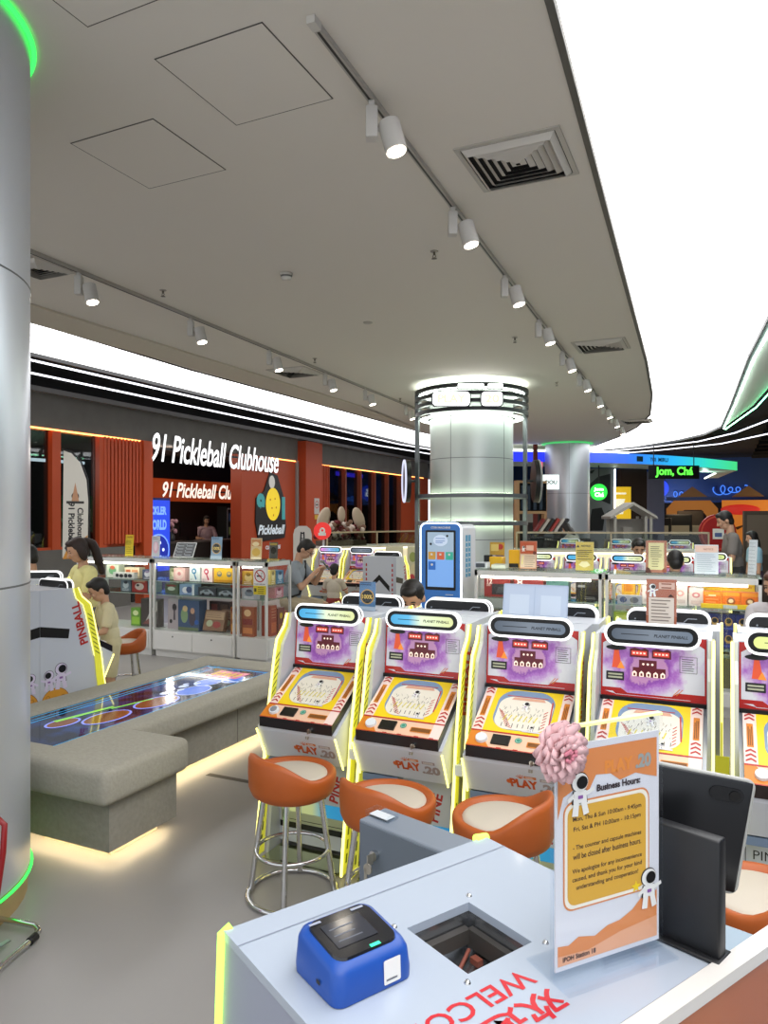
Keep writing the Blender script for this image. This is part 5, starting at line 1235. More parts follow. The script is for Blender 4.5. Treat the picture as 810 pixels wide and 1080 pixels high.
holder('brown framed certificate like notice on the right cabinet', on_top(692, 6.72), 6.72, 1.1605, .178, .285, '#b06a48', [('r', .14, .1, .86, .92, '#d9cf9a'), ('l', .24, .76, .5, .8, 6, '#5a4f30'), ('l', .3, .7, .2, .42, 4, '#6a5f40'), ('p', [(.0, 0), (.3, 0), (.2, .14), (.06, .18)], '#4a2418'), ('e', .88, .08, .1, .07, '#8a4a34')])
holder('white notice with pale orange heading on the right cabinet', on_top(745, 6.72), 6.72, 1.1605, .19, .255, '#dfe0e2', [('r', .04, .74, .96, .96, '#e8c4b0'), ('t', 'NOTICE', .58, .84, '#b9826a', .4), ('l', .12, .88, .12, .66, 9, '#a9b4be')])
# folded brochure rack at the far right end
holder('tall white brochure stand at the right end of the right cabinets', .235, 6.78, 1.1605, .10, .30, '#e6e8ea', [('l', .1, .9, .1, .9, 9, '#b9c0c6')], rz=-.9)
holder('brown notice with a spaceman on top of the pinball row', -.245, 3.52, 1.153, .135, .215, '#b4613e', [('a', .22, .75, .28), ('r', .42, .78, .92, .92, '#d9b4a0'), ('l', .5, .86, .81, .89, 2, '#8a4a34'), ('r', .1, .06, .9, .6, '#cfc3b6'), ('l', .18, .82, .12, .54, 7, '#7d7066'), ('p', [(.7, .62), (.9, .62), (.8, .68)], '#3a2018')])
# clear blank stand on the third machine
t = thing('plastic_leaflet_stand', 'blank bluish clear plastic leaflet stand on top of the third pinball machine', 'stand', (-.80, 3.42, 1.153))
m = MB(mat('#b9c6da', .25)); m.X = Matrix.Rotation(-.22, 4, 'X'); m.box(-.155, -.003, .004, .150, .003, .175); m.m(mat('#a9b7ce', .3)); F = FXZ(-.155, -.003, 0)
m.line(F, [(.0, .002), (.305, .002), (.305, .173), (.0, .173)], .006, .0008, True); m.m(mat('#c6d2e2', .25)); m.fr(F, .03, .03, .125, .125, .001); m.fr(F, .18, .03, .275, .125, .001); m.m(mat('#9fb0c8', .3)); m.line(F, [(.15, .01), (.15, .165)], .003, .0014); m.build('leaflet_panel', t)
m = MB(ACRYLIC); m.box(-.15, -.01, .0003, .15, .07, .004); m.build('stand_foot', t)
# 100% card on the back row machine
holder('blue card with a black disc standing on the pinball row at left', -1.70, 3.45, 1.153, .10, .155, '#5c86ae', B100)
# no smoking sign hung on the corner cabinet
t = thing('no_smoking_sign', 'no smoking sign with yellow lower half hung on the corner cabinet', 'sign', (-4.585, LY-.004, .795), 0)
F = FXZ(-.085, -.0025, 0); m = MB(mat('#e9e9e7', .4)); m.box(-.085, -.0025, 0, .085, 0, .30); m.build('plate', t)
m = MB(RED); m.fring(F, .085, .205, .058, .07, .0012, 32); m.m(DARK); m.fr(F, .045, .195, .10, .212, .001); m.m(mat('#8a8a8a', .5)); m.fr(F, .103, .195, .115, .212, .001); m.m(DARK); m.line(F, [(.105, .22), (.115, .235), (.108, .245)], .005, .001)
m.m(RED); m.line(F, [(.040, .25), (.130, .16)], .012, .0016); m.m(DARK); m.text(F, 'DILARANG MEROKOK', .085, .115, w=.145, k=.0012, bold=.03); m.build('no_smoking_print', t)
m = MB(mat('#d9c52e', .4)); m.fr(F, .002, .0, .168, .098, .0012); m.m(mat('#4a4424', .5)); m.lines(F, .06, .155, [.02, .04, .06, .078], .006, .002); m.fr(F, .012, .03, .04, .068, .002); m.build('yellow_panel', t)

# small till things next to the kiosk
def bx(name, label, cat, parts, loc, rz=0):
    t = thing(name, label, cat, loc, rz)
    for nm, mm, b3 in parts: m = MB(mm); m.rbox(*b3, .004, 1, False); m.build(nm, t)
    return t
bx('card_terminal', 'grey and white till terminal on the cabinet right of the kiosk', 'till', [('terminal_body', mat('#c9ccd0', .4), (-.06, -.05, 0.0005, .06, .05, .055)), ('terminal_screen', mat('#4a4f55', .2), (-.05, -.055, .008, .04, -.0495, .045))], (on_top(509, 6.72), 6.72, 1.1601))
bx('cream_pad', 'cream keypad beside the till terminal', 'keypad', [('pad_body', mat('#d2d6c6', .5), (-.07, -.05, .0005, .07, .05, .035)), ('pad_keys', mat('#b4baa6', .5), (-.05, -.03, .0352, .05, .03, .042))], (on_top(525, 6.75)+.02, 6.75, 1.1601))
bx('yellow_tape_box', 'yellow and black box above the till terminal', 'box', [('box_face', mat('#e6b41e', .4), (-.03, -.06, .0005, .10, .06, .10)), ('box_end', BLACK, (-.085, -.06, .0005, -.031, .06, .115))], (on_top(522, 6.90)-.01, 6.90, 1.1601))
bx('tall_yellow_box', 'tall yellow box left of the orange notice', 'box', [('carton', mat('#e8ae12', .4), (-.05, -.04, .0005, .05, .04, .17)), ('dark_base', DARK, (-.045, -.045, .002, .045, -.0405, .04))], (on_top(543, 6.9), 6.9, 1.1601))
holder('colourful picture card behind the till on the right cabinet', on_top(524, 7.0), 7.0, 1.1605, .155, .24, '#d8a62a', [('r', .05, .2, .95, .45, '#3a4a8a'), ('e', .7, .8, .2, .12, '#c23a2a'), ('r', .1, .62, .6, .9, '#e0c46a'), ('e', .3, .35, .2, .1, '#c9d0e0')])

# ================================================================ self service kiosk
KX, KY = -2.46, 6.60
t = thing('self_service_kiosk', 'blue and white touch screen kiosk in front of the caged column', 'kiosk', (KX, KY, 0), .0)
KB = mat('#3f7fd0', .35); KW = mat('#d6d8de', .4)
F = FXZ(0, 0, 0); KH = 1.585
m = MB(KW); m.prism(rrect(-.205, .06, .205, KH-.01, .05), F, -.46, -.03); m.box(-.18, .05, 0, .18, .42, .06); m.build('housing', t)
m = MB(KB); m.prism(rrect(-.205, .05, .205, KH, .06), F, -.03, 0); m.build('front_panel', t)
m = MB(glow('#cfe2ff', 3)); m.tube([F.P(x, y, -.004) for x, y in rrect(-.208, .05, .208, KH+.003, .06)], .009, 6, True); m.build('light_edge', t)
m = MB(BLACK); m.fp(F, rrect(-.155, .94, .155, 1.52, .012), .002); m.m(mat('#8ea2b4', .2, emit=.55)); m.fr(F, -.135, .97, .135, 1.50, .0035)
m.m(mat('#6f9cd8', .2, emit=.5)); m.fr(F, -.135, .97, .135, 1.24, .004)
m.m(mat('#bccbe0', .2, emit=.4)); m.fc(F, .0, 1.42, .075, .055, .0048); m.m(mat('#3f6fb0', .3, emit=.3)); m.lines(F, -.05, .05, [1.40, 1.415, 1.44], .006, .0054); m.m(DARK); m.fc(F, -.10, 1.385, .012, k=.005); m.fc(F, .07, 1.465, .011, k=.005)
for i, c_ in enumerate(['#b98a3a', '#c05a3a', '#35a08a']): m.m(mat(c_, .3, emit=.4)); m.fr(F, -.125+i*.09, 1.235, -.05+i*.09, 1.31, .0048); m.m(PAPER); m.fr(F, -.10+i*.09, 1.275, -.08+i*.09, 1.295, .0056)
m.m(mat('#2a62b0', .3, emit=.4)); m.fr(F, -.125, 1.135, -.05, 1.215, .0048); m.m(PAPER); m.fc(F, -.0875, 1.185, .012, k=.0056); m.build('touch_screen', t)
m = MB(PAPER); m.text(F, 'COIN MACHINE', 0, 1.545, w=.2, k=.002, bold=.03); m.build('heading', t)
m = MB(mat('#8a9098', .3, .7)); m.fr(F, -.05, .83, .035, .88, .003); m.m(DARK); m.fr(F, .05, .835, .125, .875, .003); m.m(mat('#b03a3a', .4)); m.fr(F, .055, .852, .12, .858, .004); m.m(PAPER); m.lines(F, -.045, .03, [.84, .855, .87], .004, .004); m.m(mat('#cfd6e0', .4)); m.fr(F, .05, .895, .13, .902, .003); m.build('payment_slots', t)
Fs = FYZ(.205, 0, 0); m = MB(mat('#4a9ac0', .4)); m.fr(Fs, .14, 1.06, .21, 1.47, .002); m.fr(Fs, .225, 1.06, .30, 1.47, .002)
m.m(PAPER); m.lines(Fs, .15, .2, [1.1+.05*i for i in range(7)], .012, .003); m.lines(Fs, .235, .29, [1.1+.05*i for i in range(7)], .012, .003); m.build('side_print', t)

# ================================================================ left shop front things
# script letter signs
def letters(name, label, s_, F, w, k, m_, bold=.02, depth=.05, h=None):
    t = thing(name, label, 'sign', F.o)
    FF = Frame((0, 0, 0), F.u, F.v)
    b = MB(m_); b.text(FF, s_, 0, 0, w=w, h=h, k=k, bold=bold, shear=.28, res=4)
    n0 = len(b.v); b.build('lit_letters', t)
    vs, fs, *_r = text_geo(s_, bold, .28, 4)
    b2 = MB(mat('#3a3a3e', .4)); b2.text(FF, s_, 0, 0, w=w, h=h, k=k-.02, bold=bold, shear=.28, res=4); b2.build('letter_backs', t)
    b3 = MB(DARK); b3.box(-.01, -w*.48, -.02, -.001, w*.48, .02) if abs(F.u.y) > .9 else b3.box(-w*.48, -.01, -.02, w*.48, -.001, .02); b3.build('mounting_rail', t)
    return t
letters('shop_sign', 'large white script letters 91 Pickleball Clubhouse on the grey fascia', '91 Pickleball Clubhouse', Frame((WX+.02, 12.98, 3.0), (0, 1, 0), (0, 0, 1)), 4.40, .06, glow('#ffffff', 1.6), bold=.012, h=.56)
letters('shop_sign', 'smaller script sign on the orange band inside the clubhouse', '91 Pickleball Clubhouse', Frame((-12.78, 16.25, 2.34), (0, 1, 0), (0, 0, 1)), 4.1, .05, glow('#ffe0d0', 1.2), bold=.02, h=.40)
# emblem with a yellow mascot-like ball: generic stand-in
t = thing('wall_emblem', 'round yellow and teal wall emblem on the orange wall with a lettering banner', 'sign', (WX+.001, 14.95, 1.12)); t.scale = (1, 1.3, 1.35)
F = FYZ(0, 0, 0)
m = MB(DARK); m.prism([(-.42, -.05), (.45, .0), (.5, .2), (.42, .75), (.2, 1.15), (-.05, 1.2), (-.25, .85), (-.5, .72), (-.52, .3)], F, 0, .03); m.build('backing', t)
m = MB(mat('#3f8f92', .5, emit=.3)); m.text(F, '9', -.36, .60, h=.42, k=.034, bold=.06); m.build('numeral', t); m = MB(mat('#3f8f92', .5, emit=.3)); m.text(F, '1', .40, .55, h=.42, k=.034, bold=.06); m.build('numeral', t)
m = MB(mat('#e6c62a', .5, emit=.4)); m.fc(F, .04, .62, .24, .30, .036, 26); m.m(PAPER); m.fc(F, .0, 1.02, .10, .12, .036); m.m(mat('#b8981a', .5))
for a, b_ in ((-.06, .7), (.1, .72), (.0, .55), (.14, .56), (.05, .42)): m.fc(F, a, b_, .022, k=.04, n=10)
m.build('ball', t)
m = MB(mat('#c9d3da', .5, emit=.3)); m.text(F, 'Pickleball', .0, .16, w=.9, k=.036, bold=.03, shear=.3); m.build('lettering', t); m = MB(mat('#c9d3da', .5, emit=.3)); m.text(F, 'CLUBHOUSE', .04, -.16, w=.5, k=.036, bold=.03); m.build('lettering', t)
# feather flag
t = thing('feather_flag', 'white feather flag standing before the clubhouse glass', 'flag', (-9.45, 8.27, 0))
F = Frame((0, 0, 0), (.35, .94, 0), (0, 0, 1))
m = MB(mat('#cfcac0', .7)); m.prism([(.0, 1.0), (.40, 1.05), (.41, 1.9), (.38, 2.25), (.28, 2.52), (.14, 2.66), (.02, 2.70)], F, -.002, .002)
m.m(mat('#c98a3a', .7)); m.fp(F, [(.02, .99), (.38, 1.04), (.40, 1.35), (.25, 1.25), (.1, 1.02)], .003); m.fp(F, [(.0, .98), (.2, .98), (.1, 1.2)], .0035)
m.m(mat('#3a3634', .7)); m.fp(F, [(.03, 1.15), (.12, 1.02), (.2, 1.15), (.12, 1.35)], .004); m.fc(F, .2, 1.98, .06, .06, .003); m.fr(F, .06, 1.86, .34, 1.90, .003); m.m(mat('#b98a6a', .7)); m.fp(F, [(.14, 1.9), (.26, 1.9), (.2, 2.2)], .004)
m.m(DARK); m.text(F, 'Clubhouse', .28, 1.52, w=.55, k=.004, bold=.03, rot=-PI/2); m.text(F, '91 Pickleball', .14, 1.55, w=.66, k=.004, bold=.03, rot=-PI/2); m.build('banner', t)
m = MB(BLACK); m.tube([F.P(x, y, 0) for x, y in [(-.0, .02), (-.005, 1.0), (.41, 1.02), (.425, 1.9), (.40, 2.27), (.29, 2.55), (.14, 2.69), (.0, 2.72)][0:1]+[(.43, 1.0), (.425, 1.9), (.40, 2.27), (.29, 2.55), (.14, 2.69), (.0, 2.72)]], .012, 6); m.build('pole', t)
m = MB(BLACK); m.box(-.18, -.18, 0, .18, .18, .02); m.build('foot', t)
# posters, lightbox and fridge inside
m = MB(mat('#2e6a44', .5, emit=.35)); F = FYZ(WX-1.0, 9.75, 1.1); m.box(WX-1.03, 9.45, 0, WX-1.0, 10.45, 2.05); m.m(mat('#a9d83a', .5, emit=.5))
for a, b_ in ((.1, .7), (.28, .78), (.24, .5)): m.fc(F, a-.1, b_, .09, k=.004)
m.m(mat('#c9e6b0', .5, emit=.3)); m.line(F, [(-.2, .55), (.15, .2), (-.2, -.1)], .05, .004); m.m(mat('#3a2a1e', .6)); m.fc(F, .45, -.1, .25, .4, .005)
tag(m.build('court_poster'), 'green poster with lime balls behind the clubhouse glass', 'poster')
t = thing('light_box', 'blue illuminated poster reading PICKLER WORLD at the clubhouse entrance', 'light box', (-10.75, atx(165, 540, -10.75).y, 0), 0)
m = MB(mat('#22307a', .4)); m.box(-.05, -.42, 0, 0, .42, 2.05); m.build('cabinet_body', t)
F = FYZ(.001, 0, 0); m = MB(mat('#2240c8', .4, emit=.9)); m.fr(F, -.4, .5, .4, 2.0, .002); m.m(mat('#6f96e8', .4, emit=1.0)); m.text(F, 'PICKLER', 0, 1.78, h=.18, w=.6, k=.004, bold=.05); m.text(F, 'WORLD', 0, 1.48, h=.22, w=.6, k=.004, bold=.05)
m.fc(F, .05, .95, .34, .34, .004); m.m(mat('#1a2a9a', .4, emit=.6)); m.fc(F, .05, .95, .31, .31, .005); m.m(mat('#cfe0ff', .4, emit=1))
for a, b_ in ((-.1, 1.05), (.1, 1.1), (.2, .95), (.0, .9), (.12, .8)): m.fc(F, a, b_, .035, k=.006)
m.build('lit_poster', t)
t = thing('drinks_fridge', 'dark drinks fridge beside the clubhouse counter', 'fridge', (-13.0, atx(249, 540, -13.0).y, 0))
m = MB(mat('#26282b', .4)); m.box(-.35, -.45, 0, .0, .45, 1.95); m.build('fridge_body', t)
m = MB(mat('#c9ccd0', .4)); F = FYZ(.001, 0, 0); m.line(F, [(-.42, .1), (.42, .1), (.42, 1.88), (-.42, 1.88)], .05, .003, True); m.build('door_frame', t)
for i in range(4):
    m = MB(mat('#4a5a58', .4)); m.fr(F, -.38, .3+i*.4, .38, .32+i*.4, .004)
    for j in range(7): m.m(mat(['#6a3a34', '#3f6a5a', '#8a8a5a', '#4a5a7a'][(i+j) % 4], .4, emit=.15)); m.fr(F, -.35+j*.1, .33+i*.4, -.28+j*.1, .55+i*.4, .005)
    m.build('bottle_shelf', t)
t = thing('reception_counter', 'dark reception counter inside the clubhouse', 'counter', (-11.3, 13.9, 0))
m = MB(mat('#2a2624', .5)); m.box(-.3, -1.6, 0, .3, 1.6, 1.05); m.build('counter_body', t)
m = MB(mat('#4a4542', .4)); m.box(-.34, -1.64, 1.05, .34, 1.64, 1.09); m.build('counter_top', t)
t = thing('till_monitor', 'black till monitor on the reception counter', 'monitor', (-11.3, 13.5, 1.091))
m = MB(BLACK); m.box(-.03, -.3, .1, .0, .3, .42); m.build('display', t); m = MB(BLACK); m.box(-.1, -.1, 0, .05, .1, .015); m.box(-.03, -.03, .01, -.01, .03, .12); m.build('stand', t)
t = thing('flower_vase', 'small pink flowers in a vase on the reception counter', 'flowers', (-11.3, 12.9, 1.091))
m = MB(mat('#4a4a4c', .3)); m.lathe([(0, 0), (.06, 0), (.08, .1), (.04, .2), (.045, .22)], n=16); m.build('vase', t)
m = MB(mat('#b98a92', .7))
for i in range(14): a = i*2.4; m.ell((.14*math.cos(a)*(i/14), .14*math.sin(a)*(i/14), .34+.12*math.sin(i*1.3)), (.05, .05, .05), 8)
m.build('blossoms', t)
m = MB(mat('#3f4a34', .7))
for i in range(6): a = i*1.05; m.tube([(0, 0, .2), (.08*math.cos(a), .08*math.sin(a), .36)], .006, 5)
m.build('stems', t)
# no smoking notice on the orange pier, round red and white signs before it
t = thing('wall_notice', 'small no smoking notice on the orange pier', 'sign', (WX+.251, 16.75, 1.72)); F = FYZ(0, 0, 0)
m = MB(mat('#b9b4b0', .5)); m.box(0, -.13, 0, .006, .13, .42); m.m(RED); m.fring(F, 0, .25, .08, .1, .0075); m.m(DARK); m.fr(F, -.06, .235, .06, .265, .0075); m.m(mat('#c9a23a', .5)); m.fr(F, -.12, -.14, .12, -.02, .006); m.build('notice_plate', t)
def disc_on_pole(name, label, p, r, face, art):
    t = thing(name, label, 'sign', (p.x, p.y, 0), 0); z = p.z
    F = Frame((0, 0, z), rgt, (0, 0, 1))
    m = MB(face); m.prism([(r*math.cos(2*PI*i/32), r*math.sin(2*PI*i/32)) for i in range(32)], F, -.04, 0)
    for a in art: m.m(a[0]); getattr(m, a[1])(F, *a[2:])
    m.build('disc', t)
    m = MB(mat('#cfcfcf', .4)); m.cyl((0, .04, 0), (0, .04, z-r*.9), .02, n=10); m.cyl((0, .04, 0), (0, .04, .015), .18, n=20); m.build('pole', t)
disc_on_pole('round_sign', 'round red sign with a white figure in front of the orange pier', atd(340, 560, 12.4), .15, mat('#d8302c', .4, emit=.5), [(PAPER, 'fc', .0, .0, .05, .06, .003), (PAPER, 'fr', -.07, -.08, .06, -.03, .004), (mat('#d8302c', .4, emit=.4), 'fc', .0, .01, .02, .02, .005)])
t = thing('capsule_board', 'white rounded board with a black tower drawing, left of the red disc', 'board', atd(319, 600, 11.0)); t.location.z = 0
z0 = 1.12; F = Frame((0, 0, 0), rgt, (0, 0, 1))
m = MB(mat('#cfcac4', .5)); m.prism([(-.14, .9), (.14, .9), (.14, 1.38), (.12, 1.46), (.06, 1.51), (-.06, 1.51), (-.12, 1.46), (-.14, 1.38)], F, -.03, 0); m.m(DARK); m.line(F, [(-.035, 1.18), (-.02, 1.42)], .02, .002); m.line(F, [(.035, 1.18), (.02, 1.42)], .02, .002); m.line(F, [(-.03, 1.40), (.03, 1.40)], .02, .002); m.line(F, [(-.03, 1.32), (.03, 1.32)], .012, .003); m.build('panel', t)
m = MB(mat('#b9b4ae', .5)); m.box(-.16, -.05, 0, .16, .05, .9); m.build('pedestal', t)

# ================================================================ lit white counters behind the pinball area
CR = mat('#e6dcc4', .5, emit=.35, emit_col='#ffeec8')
def lit_counter(label, p0, p1, z0, z1, d=.6, rail_h=.28, group='pale lit counters'):
    L = (Vector(p1)-Vector(p0)).length; dv_ = (Vector(p1)-Vector(p0)).normalized()
    t = thing('lit_counter', label, 'counter', (p0[0], p0[1], 0), math.atan2(dv_.y, dv_.x), group)
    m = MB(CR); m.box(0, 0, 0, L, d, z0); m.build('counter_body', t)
    m = MB(mat('#d8d0c0', .4)); m.box(-.02, -.03, z0, L+.02, d+.02, z0+.04); m.build('counter_top', t)
    m = MB(glow('#ffe9b8', 3.0)); m.box(.02, -.028, z0-.03, L-.02, -.004, z0-.005); m.build('light_strip', t)
    m = MB(mat('#b9a98c', .4)); h = z0+.04
    n_ = max(2, int(L/1.1))
    for i in range(n_+1): m.box(L*i/n_-.012, .02, h, L*i/n_+.012, .044, h+rail_h)
    m.box(-.012, .02, h+rail_h-.03, L+.012, .044, h+rail_h); m.build('glass_rail_frame', t)
    g = MB(glass_mat('#d9e0dc', .12, 'rail')); g.box(0, .03, h, L, .034, h+rail_h-.03); g.build('rail_glass', t)
    return t
a = atd(346, 580, 13.5); b_ = atd(446, 580, 15.0)
lit_counter('pale lit counter with a framed glass rail beneath the flower arrangement', (a.x, a.y), (b_.x, b_.y), 1.05, 1.1, .6, .28)
a0_ = (a.x, a.y); dv0 = (b_-a); dv0.z = 0; dv0.normalize()
a = atd(545, 580, 12.2); b_ = atd(748, 580, 11.8)
lit_counter('long pale lit counter behind the right cabinets', (a.x, a.y), (b_.x, b_.y), 1.06, 1.1, .6, .30)
# flowers on the left counter
p = Vector((a0_[0], a0_[1], 0))+dv0*.55+Vector((-dv0.y, dv0.x, 0))*.34
t = thing('flower_arrangement', 'large dark red and white flower arrangement with two pale wings behind the far machines', 'flowers', (p.x, p.y, 1.0915), math.atan2(dv0.y, dv0.x))
random.seed(11)
m = MB(mat('#5a4a3c', .7)); m.box(-.5, -.15, 0, .5, .15, .10); m.build('planter', t)
for nm, c_, n_ in (('red_blossoms', '#6e2228', 40), ('white_blossoms', '#d6c6bc', 30), ('brown_leaves', '#7a5a48', 34)):
    m = MB(mat(c_, .8))
    for i in range(n_):
        a = random.uniform(-1, 1); m.ell((a*.55, random.uniform(-.15, .15), .12+random.random()*.38*(1-abs(a)*.4)), (random.uniform(.03, .06),)*3, 8)
    m.build(nm, t)
m = MB(mat('#b9a692', .8))
for sx in (-1, 1): m.ell((sx*.42, 0, .52), (.13, .06, .24), 14, Matrix.Rotation(sx*-.45, 3, 'Y'))
m.ell((0, 0, .60), (.09, .05, .16), 12); m.build('pampas_wings', t)
# shelf of goods on the pale wall right of the far machines
for i, (px, c1, c2) in enumerate([(419, '#d9a24a', '#b8523a'), (437, '#9aa05a', '#c2404a')]):
    p = atd(px, 612, 12.5)-Vector((_c, _s, 0))*(.05 if i == 0 else -.03)
    goods(('left', 'right')[i]+' bright toy box bundle hanging left of the blue kiosk', p.x, p.y, .42, .3, .14, .72, '#d8cdb0', [('e', .3, .75, .2, .12, c1), ('e', .65, .7, .18, .12, c2), ('e', .4, .45, .25, .14, '#e6d6b0'), ('e', .7, .3, .2, .12, c1), ('e', .25, .25, .16, .1, c2)], rz=YAW)
t = thing('goods_plinth', 'pale yellow lit plinth carrying toy boxes left of the kiosk', 'plinth', (atd(428, 640, 12.5).x, atd(428, 640, 12.5).y, 0), YAW)
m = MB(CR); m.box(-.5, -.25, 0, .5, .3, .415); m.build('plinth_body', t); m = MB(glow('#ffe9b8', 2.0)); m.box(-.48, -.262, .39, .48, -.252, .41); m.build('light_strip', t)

# ================================================================ far right: food shops
ZC = 3.55
cp = thing('illuminated_canopy', 'blue to green illuminated canopy running above the far food stalls', 'canopy', (0, 0, 0))
pts = [(-6.6, 19.9), (-3.58, 21.9), (-2.5, 22.9), (-1.6, 23.95), (-.55, 25.6), (.52, 27.9)]
ret = [(.52, 27.9), (.3, 29.5), (-.1, 33.0)]
gmat = ramp_mat([(0, '#2030e8'), (.35, '#2a66e8'), (.62, '#28a8e0'), (.82, '#30c8b0'), (1, '#3fc87a')], 'X', -4.2, .45, emit=1.1)
m = MB(gmat)
def wallstrip(m, P, z0, z1):
    n = len(P); m.add([(x, y, z0) for x, y in P]+[(x, y, z1) for x, y in P], [(i, i+1, n+i+1, n+i) for i in range(n-1)])
wallstrip(m, pts, ZC-.30, ZC); m.build('lit_fascia', cp)
m = MB(mat('#c9d6cf', .5)); wallstrip(m, ret, ZC-.30, ZC)
q = [(x, y+.01) for x, y in pts]; inner = [(-6.6, 22.2), (-4.3, 23.6), (-3.3, 24.6), (-2.4, 25.6), (-1.4, 27.2), (-.15, 29.2)]
m.add([(x, y, ZC-.30) for x, y in q]+[(x, y, ZC-.30) for x, y in inner], [(i, i+1, 6+i+1, 6+i) for i in range(5)]); m.add([(x, y, ZC) for x, y in q]+[(x, y, ZC) for x, y in inner], [(i, 6+i, 6+i+1, i+1) for i in range(5)])
m.add([(.52, 27.9, ZC-.3), (-.15, 29.2, ZC-.3), (-.6, 33, ZC-.3), (-.1, 33, ZC-.3), (.3, 29.5, ZC-.3)], [(0, 4, 3, 2, 1)]); m.build('soffit', cp)
m = MB(glow('#f4fff4', 3)); m.tube([(-.17, 29.2, ZC-.30), (-.38, 31.0, ZC-.3), (-.6, 33, ZC-.30)], .03, 6); m.tube([(x, y-.02, ZC+.03) for x, y in pts[:3]], .03, 6); m.build('light_tube', cp)
m = MB(mat('#14343a', .5)); F = Frame((-1.95, 23.5, ZC-.15), (.65, .76, 0), (0, 0, 1)); m.fr(F, -.55, -.08, -.30, .08, .01); m.build('emblem_print', cp); m = MB(mat('#14343a', .5)); m.text(F, 'YOI', .1, 0, w=.25, h=.13, k=.01, bold=.03); m.build('lettering', cp); m = MB(mat('#14343a', .5)); m.text(F, 'MIRU', .52, 0, w=.4, h=.13, k=.01, bold=.03); m.build('lettering', cp)
# Jom Cha hanging sign
p0 = atd(711, 498, 21.6)
t = thing('hanging_sign', 'black hanging board with green letters Jom, Chá', 'sign', p0, YAW)
m = MB(BLACK); m.box(-.75, 0, -.20, .75, .06, .20); m.build('board', t)
m = MB(glow('#4fe03a', 2.2)); m.text(FXZ(0, -.004, 0), 'Jom, Chá', -.0, .0, w=1.12, h=.32, k=.004, bold=.03); m.build('green_letters', t)
m = MB(BLACK); m.cyl((-.6, .03, .2), (-.6, .03, 4.3-p0.z), .015, n=6); m.build('suspension_rod', t); m = MB(BLACK); m.cyl((.6, .03, .2), (.6, .03, 4.3-p0.z), .015, n=6); m.build('suspension_rod', t)
p0 = atd(632, 519, 22.5)
t = thing('round_green_sign', 'round glowing green sign Jom Chá beside the far column', 'sign', p0, YAW)
m = MB(glow('#22c83a', 1.6)); m.cyl((0, 0, 0), (0, .1, 0), .255, n=36); m.build('green_disc', t); m = MB(DARK); m.cyl((0, .05, .25), (0, .05, ZC-.3-p0.z), .02, n=8); m.cyl((0, .1, 0), (0, .95, 0), .03, n=8); m.build('mounting_arm', t)
m = MB(glow('#eafff0', 2)); F = FXZ(0, -.003, 0); m.text(F, 'Jom', -.02, .08, w=.3, h=.13, k=.003, bold=.05); m.build('white_letters', t); m = MB(glow('#eafff0', 2)); m.text(F, 'Chá', 0, -.08, w=.28, h=.14, k=.003, bold=.05); m.build('white_letters', t)
p0 = atd(634, 530, 23.6)
t = thing('cow_print_panel', 'grey wall panel with large black blotches behind the green round sign', 'panel', (p0.x, p0.y, 0), YAW)
m = MB(mat('#6c6c70', .6)); m.box(-.62, 0, 0, .40, .12, 3.22); m.m(BLACK); F = FXZ(0, 0, 0)
m.fp(F, [(-.45, 2.65), (-.1, 2.95), (.3, 3.05), (.3, 2.05), (-.05, 2.2), (-.4, 2.4)], .004); m.fp(F, [(-.5, 3.1), (-.2, 3.18), (-.3, 3.05)], .004); m.fp(F, [(-.42, 1.2), (-.3, 1.9), (.02, 1.95), (.12, 1.7), (.05, 1.2)], .004)
m.m(mat('#3a3a3e', .6)); m.fring(F, .28, 1.75, .09, .11, .004); m.text(F, 'MJ', .28, 1.75, w=.12, k=.004, bold=.02); m.build('printed_panel', t)
m = MB(glow('#f0ffff', 3)); m.cyl((.44, -.03, .6), (.44, -.03, 3.2), .025, n=8); m.build('light_tube', t)
p0 = atd(654, 531, 24.0)
t = thing('yellow_poster', 'yellow illuminated drink poster beyond the light tube', 'poster', p0, YAW)
m = MB(mat('#d9ae22', .4, emit=.6)); m.box(-.36, 0, -.55, .36, .08, .55); m.build('light_panel', t)
m = MB(DARK); m.box(-.04, .081, -p0.z, .04, .12, .5); m.build('post', t); m = MB(mat('#f2ecd0', .4, emit=.6)); F = FXZ(0, -.001, 0); m.fp(F, [(-.14, .1), (.14, .1), (.1, -.35), (-.1, -.35)], .003); m.fr(F, -.16, .1, .16, .15, .004); m.fr(F, -.2, .3, .2, .36, .003); m.build('drink_print', t)
p0 = atd(670, 520, 25); t = thing('brown_pier', 'dark brown pier beyond the yellow poster', 'pier', (p0.x, p0.y, 0), YAW)
m = MB(mat('#37271e', .7)); m.box(-.5, 0, 0, .4, .4, 3.3); m.build('pier_body', t); m = MB(mat('#7d7d96', .6)); m.box(.4, -.05, 0, .98, .4, 3.2); m.build('pale_pier_side', t)
